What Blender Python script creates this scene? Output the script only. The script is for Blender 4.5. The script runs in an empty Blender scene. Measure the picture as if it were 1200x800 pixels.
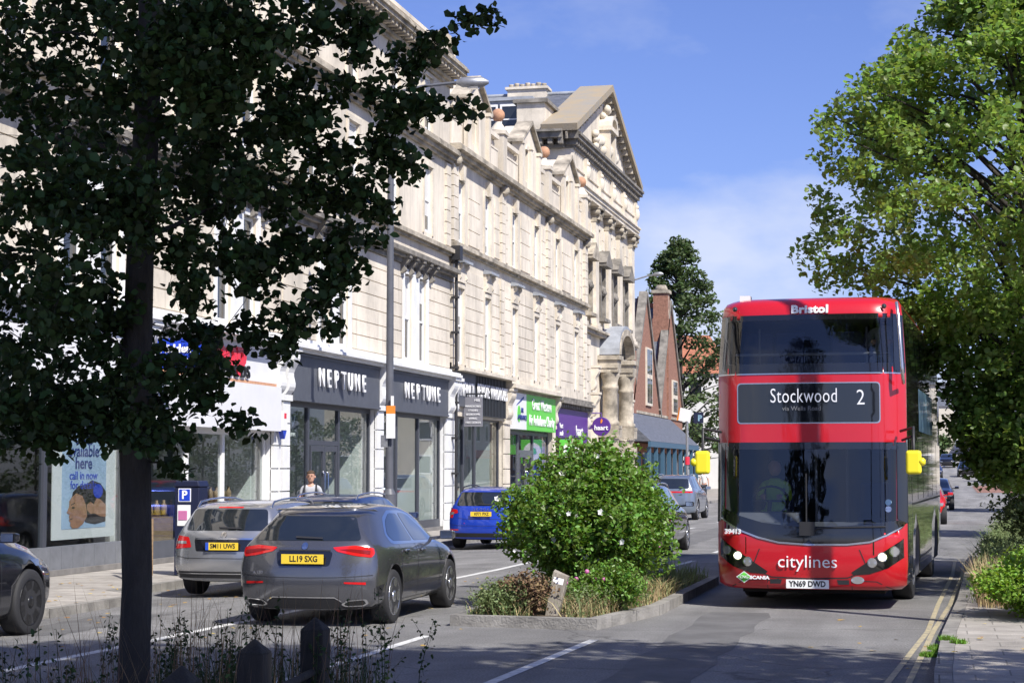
import bpy, bmesh, math, random
import numpy as np
from mathutils import Vector, Matrix
from mathutils.bvhtree import BVHTree
R = math.radians
random.seed(7); RNG = np.random.default_rng(11)
sc = bpy.context.scene
C = sc.collection
# ---------------------------------------------------------------- camera
cd = bpy.data.cameras.new('camera'); cam = bpy.data.objects.new('camera', cd); C.objects.link(cam)
cam.location = (0, 0, 1.85); cam.rotation_euler = (R(90) + math.atan(150 / 2200), 0, R(12.7))
cd.lens = 66.0; cd.sensor_width = 36; cd.clip_start = .1; cd.clip_end = 3000
sc.camera = cam
# ---------------------------------------------------------------- sky, sun, exposure
SUN_EL = 47.0; SUN_AZ = 132.5           # azimuth clockwise from +Y
w = bpy.data.worlds.new("World"); sc.world = w; w.use_nodes = True
nt = w.node_tree; nt.nodes.clear()
def wn(t, **k):
    n = nt.nodes.new(t)
    for a, b in k.items(): setattr(n, a, b)
    return n
out = wn('ShaderNodeOutputWorld'); bg = wn('ShaderNodeBackground'); sky = wn('ShaderNodeTexSky')
sky.sky_type = 'NISHITA'; sky.sun_disc = False; sky.sun_elevation = R(SUN_EL); sky.sun_rotation = R(SUN_AZ)
sky.altitude = 50; sky.air_density = 1.0; sky.dust_density = .6; sky.ozone_density = 3.0
bg.inputs['Strength'].default_value = .086
tc = wn('ShaderNodeTexCoord'); mp = wn('ShaderNodeMapping'); mp.inputs['Scale'].default_value = (1, 1, 2.1)
mp.inputs['Location'].default_value = (2, 5, 2)
ns = wn('ShaderNodeTexNoise'); ns.inputs['Scale'].default_value = 4.5; ns.inputs['Detail'].default_value = 7; ns.inputs['Roughness'].default_value = .55
cr = wn('ShaderNodeValToRGB'); cr.color_ramp.elements[0].position = .49; cr.color_ramp.elements[1].position = .67
cr.color_ramp.elements[0].color = (0, 0, 0, 1); cr.color_ramp.elements[1].color = (.8, .8, .8, 1)
# clouds thin out upwards
sx = wn('ShaderNodeSeparateXYZ'); mr = wn('ShaderNodeMapRange'); mr.inputs[1].default_value = .05; mr.inputs[2].default_value = .32; mr.inputs[3].default_value = 1.0; mr.inputs[4].default_value = .12
mul = wn('ShaderNodeMath', operation='MULTIPLY')
tint = wn('ShaderNodeMix', data_type='RGBA', blend_type='MULTIPLY'); tint.inputs[0].default_value = 1; tint.inputs[7].default_value = (.80, .82, 1.25, 1)
mx = wn('ShaderNodeMix', data_type='RGBA'); mx.inputs[7].default_value = (7.2, 7.5, 8.3, 1)
L = nt.links.new
L(tc.outputs['Generated'], mp.inputs[0]); L(mp.outputs[0], ns.inputs[0]); L(ns.outputs[0], cr.inputs[0])
L(tc.outputs['Generated'], sx.inputs[0]); L(sx.outputs[2], mr.inputs[0]); L(cr.outputs[0], mul.inputs[0]); L(mr.outputs[0], mul.inputs[1])
L(sky.outputs[0], tint.inputs[6]); L(tint.outputs[2], mx.inputs[6]); L(mul.outputs[0], mx.inputs[0]); L(mx.outputs[2], bg.inputs[0]); L(bg.outputs[0], out.inputs[0])
sl = bpy.data.lights.new('sun', 'SUN'); so = bpy.data.objects.new('sun', sl); C.objects.link(so)
sl.energy = 5.0; sl.angle = R(.53); sl.color = (1.0, .955, .88)
sd = Vector((math.sin(R(SUN_AZ)) * math.cos(R(SUN_EL)), math.cos(R(SUN_AZ)) * math.cos(R(SUN_EL)), math.sin(R(SUN_EL))))
so.rotation_euler = (-sd).to_track_quat('-Z', 'Y').to_euler(); so.location = (10, -10, 30)
vs = sc.view_settings; vs.view_transform = 'Standard'; vs.look = 'None'; vs.exposure = .50; vs.gamma = 1; vs.use_curve_mapping = False
sc.cycles.use_denoising = True; sc.cycles.max_bounces = 8; sc.cycles.transparent_max_bounces = 12
sc.cycles.sample_clamp_indirect = 8

# ---------------------------------------------------------------- materials
MATS = {}
def mat(name, col, rough=.7, metal=0, nscale=0, namt=0, bump=0, bscale=0, coat=0, spec=.5, emit=None, trans=0, stretch=None, col2=None, island=0, streak=0):
    if name in MATS: return MATS[name]
    m = bpy.data.materials.new(name); m.use_nodes = True; t = m.node_tree; b = t.nodes['Principled BSDF']
    b.inputs['Base Color'].default_value = (*col, 1); b.inputs['Roughness'].default_value = rough; b.inputs['Metallic'].default_value = metal
    b.inputs['Coat Weight'].default_value = coat; b.inputs['Coat Roughness'].default_value = .03; b.inputs['Specular IOR Level'].default_value = spec
    if emit: b.inputs['Emission Color'].default_value = (*emit[:3], 1); b.inputs['Emission Strength'].default_value = emit[3]
    N = t.nodes.new; K = t.links.new
    co = N('ShaderNodeTexCoord'); mpn = N('ShaderNodeMapping'); K(co.outputs['Object'], mpn.inputs[0])
    if stretch: mpn.inputs['Scale'].default_value = stretch
    if nscale:
        n = N('ShaderNodeTexNoise'); n.inputs['Scale'].default_value = nscale; n.inputs['Detail'].default_value = 8; n.inputs['Roughness'].default_value = .62
        K(mpn.outputs[0], n.inputs[0])
        mrn = N('ShaderNodeMapRange'); mrn.inputs[1].default_value = .32; mrn.inputs[2].default_value = .68; K(n.outputs[0], mrn.inputs[0])
        mi = N('ShaderNodeMix'); mi.data_type = 'RGBA'; K(mrn.outputs[0], mi.inputs[0])
        c2 = col2 or tuple(max(0, c * (1 - namt)) for c in col)
        mi.inputs[6].default_value = (*c2, 1); mi.inputs[7].default_value = (*[min(1, c * (1 + (namt * .35 if not col2 else 0))) for c in col], 1)
        K(mi.outputs[2], b.inputs['Base Color'])
        last = mi.outputs[2]
    else: last = None
    if streak:                                                      # rain-washed soot that stays in the stone
        ms2 = N('ShaderNodeMapping'); ms2.inputs['Scale'].default_value = (2.2, 2.2, .16); K(co.outputs['Object'], ms2.inputs[0]); n4 = N('ShaderNodeTexNoise'); n4.inputs['Scale'].default_value = 1.3; n4.inputs['Detail'].default_value = 7; n4.inputs['Roughness'].default_value = .7; K(ms2.outputs[0], n4.inputs[0])
        r4 = N('ShaderNodeMapRange'); r4.inputs[1].default_value = .52; r4.inputs[2].default_value = .70; r4.inputs[3].default_value = 0; r4.inputs[4].default_value = streak; K(n4.outputs[0], r4.inputs[0])
        n5 = N('ShaderNodeTexNoise'); n5.inputs['Scale'].default_value = .9; n5.inputs['Detail'].default_value = 9; n5.inputs['Roughness'].default_value = .75; K(co.outputs['Object'], n5.inputs[0]); r5 = N('ShaderNodeMapRange'); r5.inputs[1].default_value = .5; r5.inputs[2].default_value = .72; r5.inputs[3].default_value = 0; r5.inputs[4].default_value = streak * .8; K(n5.outputs[0], r5.inputs[0])
        mxm = N('ShaderNodeMath'); mxm.operation = 'MAXIMUM'; K(r4.outputs[0], mxm.inputs[0]); K(r5.outputs[0], mxm.inputs[1]); m5 = N('ShaderNodeMix'); m5.data_type = 'RGBA'; K(mxm.outputs[0], m5.inputs[0]); K(last, m5.inputs[6]); m5.inputs[7].default_value = (.16, .14, .115, 1); K(m5.outputs[2], b.inputs['Base Color']); last = m5.outputs[2]
    if island:
        g = N('ShaderNodeNewGeometry'); hs = N('ShaderNodeHueSaturation')
        m1 = N('ShaderNodeMapRange'); m1.inputs[3].default_value = 1 - island; m1.inputs[4].default_value = 1 + island
        K(g.outputs['Random Per Island'], m1.inputs[0]); K(m1.outputs[0], hs.inputs['Value'])
        m2 = N('ShaderNodeMapRange'); m2.inputs[3].default_value = .5 - .03 * island / .4; m2.inputs[4].default_value = .5 + .02
        K(g.outputs['Random Per Island'], m2.inputs[0]); K(m2.outputs[0], hs.inputs['Hue'])
        if last: K(last, hs.inputs['Color'])
        else: hs.inputs['Color'].default_value = (*col, 1)
        K(hs.outputs[0], b.inputs['Base Color']); last = hs.outputs[0]
    if bump:
        n2 = N('ShaderNodeTexNoise'); n2.inputs['Scale'].default_value = bscale or 30; n2.inputs['Detail'].default_value = 6; K(mpn.outputs[0], n2.inputs[0])
        bp = N('ShaderNodeBump'); bp.inputs['Strength'].default_value = bump; bp.inputs['Distance'].default_value = .03; K(n2.outputs[0], bp.inputs['Height']); K(bp.outputs[0], b.inputs['Normal'])
    if trans:
        tr = N('ShaderNodeBsdfTranslucent'); ms = N('ShaderNodeMixShader'); ms.inputs[0].default_value = trans
        hv = N('ShaderNodeHueSaturation'); hv.inputs['Value'].default_value = 1.5; hv.inputs['Saturation'].default_value = 1.15; hv.inputs['Hue'].default_value = .485
        if last: K(last, hv.inputs['Color'])
        else: hv.inputs['Color'].default_value = (*col, 1)
        K(hv.outputs[0], tr.inputs[0]); K(b.outputs[0], ms.inputs[1]); K(tr.outputs[0], ms.inputs[2]); K(ms.outputs[0], t.nodes['Material Output'].inputs[0])
    MATS[name] = m; return m
def glassmat(name, tint, ior=1.5, tintrough=0.0):
    m = bpy.data.materials.new(name); m.use_nodes = True; t = m.node_tree; t.nodes.clear(); N = t.nodes.new; K = t.links.new
    o = N('ShaderNodeOutputMaterial'); tr = N('ShaderNodeBsdfTransparent'); tr.inputs[0].default_value = (*tint, 1)
    g = N('ShaderNodeBsdfGlossy'); g.inputs['Roughness'].default_value = tintrough; fr = N('ShaderNodeFresnel'); fr.inputs[0].default_value = ior
    ms = N('ShaderNodeMixShader'); K(fr.outputs[0], ms.inputs[0]); gb = N('ShaderNodeNewGeometry'); ma = N('ShaderNodeMath'); ma.operation = 'MULTIPLY_ADD'; ma.inputs[1].default_value = 1 / ior - ior; ma.inputs[2].default_value = ior; K(gb.outputs['Backfacing'], ma.inputs[0]); K(ma.outputs[0], fr.inputs[0]); K(tr.outputs[0], ms.inputs[1]); K(g.outputs[0], ms.inputs[2]); K(ms.outputs[0], o.inputs[0])
    MATS[name] = m; return m
def M(n): return MATS[n]
# stone with weather stains (streaks that belong to the stone)
mat('stone', (.73, .655, .54), .85, nscale=.55, namt=.3, bump=.25, bscale=14, stretch=(1, 1, .5), streak=.42)
mat('stone_pale', (.69, .62, .51), .85, nscale=1.2, namt=.3, bump=.25, bscale=20, streak=.35)
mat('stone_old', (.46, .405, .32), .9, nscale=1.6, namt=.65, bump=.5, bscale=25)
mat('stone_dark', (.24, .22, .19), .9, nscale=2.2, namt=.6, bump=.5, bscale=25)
mat('lichen_stone', (.27, .25, .215), .92, nscale=1.3, col2=(.34, .265, .165), bump=.4, bscale=18)
mat('painted_white', (.76, .76, .75), .6, nscale=2, namt=.12)
mat('white_gloss', (.78, .78, .77), .35)
mat('brick', (.31, .155, .105), .9, nscale=7, namt=.45, bump=.4, bscale=30)
mat('brick_far', (.38, .17, .10), .9, nscale=3, namt=.3)
mat('slate', (.13, .14, .165), .55, nscale=5, namt=.45, bump=.3, bscale=12, stretch=(.6, .6, 2))
mat('lead', (.33, .35, .38), .5, nscale=2, namt=.3)
mat('terracotta', (.50, .27, .16), .85, nscale=6, namt=.3)
mat('red_tile', (.42, .16, .09), .85, nscale=6, namt=.4, bump=.3, bscale=15)
mat('render_white', (.72, .71, .68), .8, nscale=1, namt=.1)
mat('render_cream', (.62, .57, .47), .8, nscale=1, namt=.15)
mat('window_dark', (.02, .024, .03), .04, spec=.8)
mat('blind', (.62, .61, .58), .8)
mat('curtain', (.50, .48, .44), .9, nscale=6, namt=.3, stretch=(1, 6, .2))
mat('fascia_grey', (.085, .092, .11), .55, nscale=4, namt=.15)
mat('sign_grey', (.20, .20, .225), .5); mat('fascia_dark', (.022, .025, .03), .4)
mat('frame_dark', (.05, .055, .07), .4)
mat('fascia_white', (.74, .74, .76), .45, nscale=2, namt=.06)
mat('tile_grey', (.17, .18, .20), .35, nscale=5, namt=.2)
mat('sign_green', (.12, .55, .06), .45); mat('sign_purple', (.09, .028, .22), .45); mat('sign_blue', (.01, .05, .5), .4); mat('sign_navy', (.007, .011, .04), .5)
mat('letter_white', (.85, .85, .85), .45); mat('letter_black', (.012, .012, .014), .5); mat('letter_red', (.70, .03, .06), .45); mat('letter_navy', (.02, .04, .20), .5)
mat('blue_paint', (.05, .115, .18), .45); mat('orange_plastic', (.8, .25, .03), .4)
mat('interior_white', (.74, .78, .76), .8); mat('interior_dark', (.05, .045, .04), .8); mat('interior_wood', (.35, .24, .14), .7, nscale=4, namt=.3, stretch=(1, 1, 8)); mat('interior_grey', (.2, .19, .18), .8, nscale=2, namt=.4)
mat('teal_fabric', (.10, .30, .34), .8)
mat('poster_sky', (.42, .55, .72), .6, nscale=1.5, namt=.1); mat('skin_warm', (.42, .22, .13), .6, nscale=8, namt=.2); mat('hair_black', (.018, .014, .012), .7, bump=.6, bscale=40)
mat('poster_dark', (.12, .05, .05), .6, nscale=9, col2=(.5, .3, .28))
mat('asphalt', (.275, .27, .265), .88, nscale=.6, namt=.3, bump=.9, bscale=160)
mat('paving', (.40, .37, .33), .85, nscale=2.2, namt=.3, bump=.4, bscale=60)
mat('kerb_stone', (.30, .285, .26), .85, nscale=3, namt=.45, bump=.5, bscale=40)
mat('line_white', (.62, .62, .60), .7, nscale=9, namt=.35); mat('line_yellow', (.50, .43, .25), .75, nscale=11, col2=(.22, .20, .17)); mat('red_surface', (.27, .14, .10), .85, nscale=2, namt=.3)
mat('soil', (.10, .075, .05), .95, nscale=6, namt=.5, bump=.8, bscale=30)
mat('ground_mat', (.14, .14, .12), .95, nscale=.3, namt=.3)
mat('bark', (.04, .035, .029), .95, nscale=8, namt=.55, bump=1, bscale=30, stretch=(1, 1, .3)); mat('bark_pale', (.15, .13, .11), .9, nscale=8, namt=.4)
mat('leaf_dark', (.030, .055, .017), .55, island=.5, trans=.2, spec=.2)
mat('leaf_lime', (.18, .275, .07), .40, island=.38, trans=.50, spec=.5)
mat('leaf_rose', (.125, .235, .04), .42, island=.5, trans=.32, spec=.45)
mat('leaf_far', (.07, .11, .035), .6, island=.35, trans=.2)
mat('leaf_bright', (.20, .34, .045), .5, island=.35, trans=.35)
mat('leaf_grey', (.15, .20, .075), .6, island=.35, trans=.25)
mat('straw', (.42, .33, .17), .8, island=.35, trans=.15); mat('weed_brown', (.16, .10, .05), .8, island=.4)
mat('petal', (.85, .83, .84), .5, trans=.3); mat('petal_pink', (.65, .22, .45), .5, trans=.3)
mat('fallen', (.45,.30,.06), .8, island=.4)
mat('grass', (.13, .27, .03), .6, island=.35, trans=.3)
mat('wood_post', (.035, .031, .026), .9, nscale=8, namt=.5, bump=.6, bscale=40, stretch=(1, 1, .15)); mat('wood_grey', (.27, .24, .20), .9, nscale=8, namt=.4, bump=.5, bscale=40, stretch=(1, 1, .15))
mat('galvanised', (.33, .34, .36), .45, metal=.6, nscale=8, namt=.2); mat('post_grey', (.10, .105, .125), .5, nscale=3, namt=.2)
mat('rubber', (.022, .022, .024), .75, bump=.2, bscale=60); mat('alloy', (.60, .60, .62), .25, metal=.9); mat('alloy_dark', (.03, .03, .032), .3, metal=.5); mat('chrome', (.75, .75, .76), .12, metal=1)
mat('plastic_black', (.02, .02, .022), .5); mat('underbody', (.012, .012, .012), .9); mat('car_glass', (.012, .016, .02), .03, spec=.9, coat=1)
mat('light_red', (.55, .012, .012), .15, coat=1); mat('light_red_dark', (.22, .008, .01), .15, coat=1); mat('lens_clear', (.45, .45, .46), .1, metal=.6, coat=1); mat('lens_dark', (.04, .04, .045), .1, coat=1)
mat('plate_yellow', (.80, .56, .04), .5); mat('plate_white', (.80, .80, .78), .5); mat('plate_blue', (.02, .08, .5), .5)
mat('paint_grey', (.15, .152, .165), .24, metal=.75, coat=1); mat('paint_silver', (.38, .385, .40), .24, metal=.7, coat=1); mat('paint_blue', (.012, .055, .48), .28, metal=.35, coat=1)
mat('paint_black', (.010, .011, .016), .2, metal=.2, coat=1); mat('paint_navy', (.02, .035, .11), .25, metal=.4, coat=1); mat('paint_red', (.55, .012, .012), .3, coat=1); mat('paint_white', (.7, .7, .7), .3, coat=1); mat('paint_steel', (.22, .26, .32), .3, metal=.6, coat=1)
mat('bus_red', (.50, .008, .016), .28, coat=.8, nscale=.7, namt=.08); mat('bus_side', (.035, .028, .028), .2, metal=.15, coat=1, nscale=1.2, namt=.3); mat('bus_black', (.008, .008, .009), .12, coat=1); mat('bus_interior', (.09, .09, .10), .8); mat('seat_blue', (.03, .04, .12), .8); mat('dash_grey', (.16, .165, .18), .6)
mat('mirror_yellow', (.85, .72, .02), .4, coat=.5); mat('screen', (.008, .009, .012), .06, coat=1); mat('led_white', (.6, .6, .64), .5, emit=(.8, .83, .9, .22)); mat('lamp_lit', (1, .95, .75), .3, emit=(1, .93, .7, 1.6))
mat('ad_panel', (.25, .42, .55), .3, nscale=2, namt=.4, coat=.5)
mat('skin', (.50, .28, .20), .55); mat('hair_brown', (.06, .035, .02), .8); mat('shirt_grey', (.42, .43, .46), .85, nscale=30, namt=.15); mat('trousers_dark', (.03, .035, .05), .85); mat('strap_black', (.015, .015, .02), .7); mat('shirt_white', (.7, .68, .66), .85); mat('hi_vis', (.45, .7, .05), .8); mat('shoe', (.03, .03, .03), .6)
glassmat('shop_glass', (.87, .90, .90), 1.42); glassmat('bus_glass', (.62, .65, .67), 1.8)
# asphalt: fine aggregate speckle and worn darker patches
def asphalt_fix():
    t = M('asphalt').node_tree; b = t.nodes['Principled BSDF']; N = t.nodes.new; K = t.links.new
    src = b.inputs['Base Color'].links[0].from_socket
    co = N('ShaderNodeTexCoord')
    n = N('ShaderNodeTexNoise'); n.inputs['Scale'].default_value = 45; n.inputs['Detail'].default_value = 4; K(co.outputs['Object'], n.inputs[0])
    r = N('ShaderNodeMapRange'); r.inputs[1].default_value = .3; r.inputs[2].default_value = .7; r.inputs[3].default_value = .68; r.inputs[4].default_value = 1.35; K(n.outputs[0], r.inputs[0])
    mp2 = N('ShaderNodeMapping'); mp2.inputs['Scale'].default_value = (1.3, .12, 1); K(co.outputs['Object'], mp2.inputs[0])
    n3 = N('ShaderNodeTexNoise'); n3.inputs['Scale'].default_value = 1; n3.inputs['Detail'].default_value = 3; K(mp2.outputs[0], n3.inputs[0])
    r3 = N('ShaderNodeMapRange'); r3.inputs[1].default_value = .35; r3.inputs[2].default_value = .65; r3.inputs[3].default_value = .80; r3.inputs[4].default_value = 1.1; K(n3.outputs[0], r3.inputs[0])
    vo = N('ShaderNodeTexVoronoi'); vo.feature = 'DISTANCE_TO_EDGE'; vo.inputs['Scale'].default_value = .35
    nd = N('ShaderNodeTexNoise'); nd.inputs['Scale'].default_value = 2.5; K(co.outputs['Object'], nd.inputs[0])
    ad = N('ShaderNodeMixRGB'); ad.inputs[0].default_value = .25; K(co.outputs['Object'], ad.inputs[1]); K(nd.outputs['Color'], ad.inputs[2]); K(ad.outputs[0], vo.inputs['Vector'])
    rc = N('ShaderNodeMapRange'); rc.inputs[1].default_value = .0; rc.inputs[2].default_value = .006; rc.inputs[3].default_value = .55; rc.inputs[4].default_value = 1; K(vo.outputs['Distance'], rc.inputs[0])
    a = N('ShaderNodeMath'); a.operation = 'MULTIPLY'; K(r.outputs[0], a.inputs[0]); K(r3.outputs[0], a.inputs[1])
    a2 = N('ShaderNodeMath'); a2.operation = 'MULTIPLY'; K(a.outputs[0], a2.inputs[0]); K(rc.outputs[0], a2.inputs[1])
    h = N('ShaderNodeHueSaturation'); K(src, h.inputs['Color']); K(a2.outputs[0], h.inputs['Value']); K(h.outputs[0], b.inputs['Base Color'])
asphalt_fix()
def slab_fix(name, sx_, sy_, mort=.5):
    t = M(name).node_tree; b = t.nodes['Principled BSDF']; N = t.nodes.new; K = t.links.new
    src = b.inputs['Base Color'].links[0].from_socket; co = N('ShaderNodeTexCoord')
    br = N('ShaderNodeTexBrick'); br.inputs['Scale'].default_value = 1; br.inputs['Brick Width'].default_value = sx_; br.inputs['Row Height'].default_value = sy_; br.inputs['Mortar Size'].default_value = .008
    br.inputs['Color1'].default_value = (1, 1, 1, 1); br.inputs['Color2'].default_value = (.8, .8, .8, 1); br.inputs['Mortar'].default_value = (mort, mort, mort, 1)
    K(co.outputs['Object'], br.inputs[0]); h = N('ShaderNodeMix'); h.data_type = 'RGBA'; h.blend_type = 'MULTIPLY'; h.inputs[0].default_value = 1
    K(src, h.inputs[6]); K(br.outputs[0], h.inputs[7]); K(h.outputs[2], b.inputs['Base Color'])
slab_fix('paving', .6, .45)
slab_fix('kerb_stone', 50, .92, .35)
mat('asphalt_patch', (.19, .188, .188), .9, nscale=1.5, namt=.3, bump=.9, bscale=160)

# ---------------------------------------------------------------- helpers
def tag(o, label=None, cat=None, group=None, kind=None):
    if label: o['label'] = label
    if cat: o['category'] = cat
    if group: o['group'] = group
    if kind: o['kind'] = kind
    return o
def empty(name, loc=(0, 0, 0), rz=0, label=None, cat=None, group=None, kind=None):
    o = bpy.data.objects.new(name, None); C.objects.link(o); o.location = loc; o.rotation_euler = (0, 0, rz); o.empty_display_size = .3
    return tag(o, label, cat, group, kind)
class MB:
    def __init__(s): s.v = []; s.f = []; s.sm = []
    def add(s, vs, fs, smooth=False):
        o = len(s.v); s.v += [tuple(v) for v in vs]; s.f += [tuple(i + o for i in f) for f in fs]; s.sm += [smooth] * len(fs); return s
    def box(s, x0, x1, y0, y1, z0, z1):
        if x0 > x1: x0, x1 = x1, x0
        if y0 > y1: y0, y1 = y1, y0
        if z0 > z1: z0, z1 = z1, z0
        return s.add([(x0, y0, z0), (x1, y0, z0), (x1, y1, z0), (x0, y1, z0), (x0, y0, z1), (x1, y0, z1), (x1, y1, z1), (x0, y1, z1)],
              [(0, 3, 2, 1), (4, 5, 6, 7), (0, 1, 5, 4), (1, 2, 6, 5), (2, 3, 7, 6), (3, 0, 4, 7)])
    def quad(s, a, b, c, d): return s.add([a, b, c, d], [(0, 1, 2, 3)])
    def prism(s, pts, axis, a, b):
        """2-D polygon extruded along axis: 'x' pts=(y,z); 'y' pts=(x,z); 'z' pts=(x,y)"""
        f = {'x': lambda p, t: (t, p[0], p[1]), 'y': lambda p, t: (p[0], t, p[1]), 'z': lambda p, t: (p[0], p[1], t)}[axis]
        n = len(pts); vs = [f(p, a) for p in pts] + [f(p, b) for p in pts]
        return s.add(vs, [tuple(range(n)), tuple(range(2 * n - 1, n - 1, -1))] + [(i, (i + 1) % n, n + (i + 1) % n, n + i) for i in range(n)])
    def tube(s, pts, rad, n=8, smooth=True):
        pts = [Vector(p) for p in pts]; rs = rad if isinstance(rad, (list, tuple)) else [rad] * len(pts)
        vs = []
        for i, p in enumerate(pts):
            d = (pts[min(i + 1, len(pts) - 1)] - pts[max(i - 1, 0)]).normalized()
            u = d.orthogonal().normalized() if i == 0 else (u - d * u.dot(d)).normalized()
            v = d.cross(u)
            for k in range(n):
                a = 2 * math.pi * k / n; vs.append(p + (u * math.cos(a) + v * math.sin(a)) * rs[i])
        fs = [(i * n + k, i * n + (k + 1) % n, (i + 1) * n + (k + 1) % n, (i + 1) * n + k) for i in range(len(pts) - 1) for k in range(n)]
        s.add(vs, fs, smooth); m = len(pts) * n
        return s.add([vs[k] for k in range(n)] + [vs[m - n + k] for k in range(n)], [tuple(range(n - 1, -1, -1)), tuple(range(n, 2 * n))])
    def lathe(s, prof, c=(0, 0, 0), axis='z', n=20, smooth=True):
        """prof = [(r, h)...] around an axis through c"""
        vs = []
        for r, h in prof:
            for k in range(n):
                a = 2 * math.pi * k / n; p = (r * math.cos(a), r * math.sin(a), h)
                if axis == 'x': p = (h, p[0], p[1])
                if axis == 'y': p = (p[1], h, p[0])
                vs.append((p[0] + c[0], p[1] + c[1], p[2] + c[2]))
        fs = [(i * n + k, i * n + (k + 1) % n, (i + 1) * n + (k + 1) % n, (i + 1) * n + k) for i in range(len(prof) - 1) for k in range(n)]
        fs += [tuple(range(n - 1, -1, -1)), tuple(range((len(prof) - 1) * n, len(prof) * n))]
        return s.add(vs, fs, smooth)
    def ball(s, c, r, n=12, sz=1.0):
        prof = [(max(.001, r * math.sin(math.pi * i / 8)), -r * sz * math.cos(math.pi * i / 8)) for i in range(9)]
        return s.lathe(prof, c, 'z', n)
    def build(s, name, m, parent=None, world=True, recalc=True):
        me = bpy.data.meshes.new(name)
        off = Vector((0, 0, 0))
        if parent is not None and world:
            p = parent
            while p is not None: off += p.location; p = p.parent
        me.from_pydata([(v[0] - off.x, v[1] - off.y, v[2] - off.z) for v in s.v], [], s.f)
        me.polygons.foreach_set('use_smooth', s.sm)
        me.materials.append(M(m) if isinstance(m, str) else m); me.update()
        if recalc:
            bm = bmesh.new(); bm.from_mesh(me); bmesh.ops.recalc_face_normals(bm, faces=bm.faces); bm.to_mesh(me); bm.free()
        o = bpy.data.objects.new(name, me); C.objects.link(o)
        if parent is not None: o.parent = parent
        return o
def copy_tree(o, parent=None):
    c = o.copy(); C.objects.link(c)
    if parent is not None: c.parent = parent
    for ch in list(o.children): copy_tree(ch, c)
    return c
def text(s, size, m, parent, loc, rot=(R(90), 0, R(90)), name='lettering', ext=.01, sx=1.0, bold=0.0, shear=0, align='CENTER', world=True, spacing=1.0):
    cu = bpy.data.curves.new('t', 'FONT'); cu.body = s; cu.size = size; cu.extrude = ext; cu.offset = bold; cu.shear = shear; cu.align_x = align; cu.align_y = 'CENTER'; cu.resolution_u = 3; cu.space_character = spacing
    t = bpy.data.objects.new('t', cu); C.objects.link(t); dg = bpy.context.evaluated_depsgraph_get(); dg.update()
    me = bpy.data.meshes.new_from_object(t.evaluated_get(dg)); bpy.data.objects.remove(t)
    me.transform(Matrix.Diagonal((sx, 1, 1, 1))); me.materials.clear(); me.materials.append(M(m)); me.name = name
    o = bpy.data.objects.new(name, me); C.objects.link(o)
    off = Vector((0, 0, 0))
    if parent is not None:
        o.parent = parent
        if world:
            p = parent
            while p is not None: off += p.location; p = p.parent
    o.location = Vector(loc) - off; o.rotation_euler = rot
    return o
def text_spaced(s, size, m, parent, loc, pitch, **k):
    """letters set one by one at an even pitch along +y (sign letters on a facade)"""
    n = len(s); objs = []
    for i, ch in enumerate(s):
        if ch != ' ': objs.append(text(ch, size, m, parent, (loc[0], loc[1] + (i - (n - 1) / 2) * pitch, loc[2]), **k))
    return objs
def rise(y): return .00012 * max(0, y - 80) ** 2
def zg(x, y): return rise(y) - .03 * min(max(0, -8 - x), 3.6)

def leaves(name, cen, size, m, parent=None, flat=.5, aspect=.8, droop=0.0, jit=.35):
    """cloud of small folded leaves, cen = (N,3) array"""
    N = len(cen); cen = np.asarray(cen, dtype=float)
    nrm = RNG.normal(size=(N, 3)); nrm[:, 2] = np.abs(nrm[:, 2]) * (1 + flat * 2) ; nrm /= np.linalg.norm(nrm, axis=1)[:, None]
    d = RNG.normal(size=(N, 3)); d[:, 2] -= droop * 2
    d -= (d * nrm).sum(1)[:, None] * nrm; d /= np.linalg.norm(d, axis=1)[:, None]
    sdv = np.cross(nrm, d); L_ = size * (1 + jit * (RNG.random(N) * 2 - 1)); L_ = L_[:, None]; W = L_ * aspect * .5
    up = nrm * L_ * .10
    P = np.stack([cen - d * L_ * .5, cen - d * L_ * .12 + sdv * W + up, cen + d * L_ * .25 + sdv * W * .78 + up, cen + d * L_ * .55, cen + d * L_ * .25 - sdv * W * .78 + up, cen - d * L_ * .12 - sdv * W + up], 1).reshape(-1, 3)
    if parent is not None:
        off = Vector((0, 0, 0)); p = parent
        while p is not None: off += p.location; p = p.parent
        P = P - np.array(off)
    me = bpy.data.meshes.new(name); me.vertices.add(N * 6); me.vertices.foreach_set('co', P.ravel())
    idx = np.arange(N)[:, None] * 6 + np.array([0, 1, 2, 3, 0, 3, 4, 5])[None, :]
    me.loops.add(N * 8); me.loops.foreach_set('vertex_index', idx.ravel().astype(np.int32))
    me.polygons.add(N * 2); me.polygons.foreach_set('loop_start', np.arange(N * 2, dtype=np.int32) * 4); me.polygons.foreach_set('loop_total', np.full(N * 2, 4, dtype=np.int32))
    me.materials.append(M(m)); me.update(calc_edges=True); me.validate()
    o = bpy.data.objects.new(name, me); C.objects.link(o)
    if parent is not None: o.parent = parent
    return o
def clump(centers, rad, n, sq=.7):
    """n leaves gaussian-scattered round each centre"""
    c = np.repeat(np.asarray(centers, float), n, axis=0); g = RNG.normal(size=c.shape); g /= np.linalg.norm(g, axis=1)[:, None]
    g *= (RNG.random(len(c)) ** .45)[:, None] * rad; g[:, 2] *= sq
    return c + g
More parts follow.
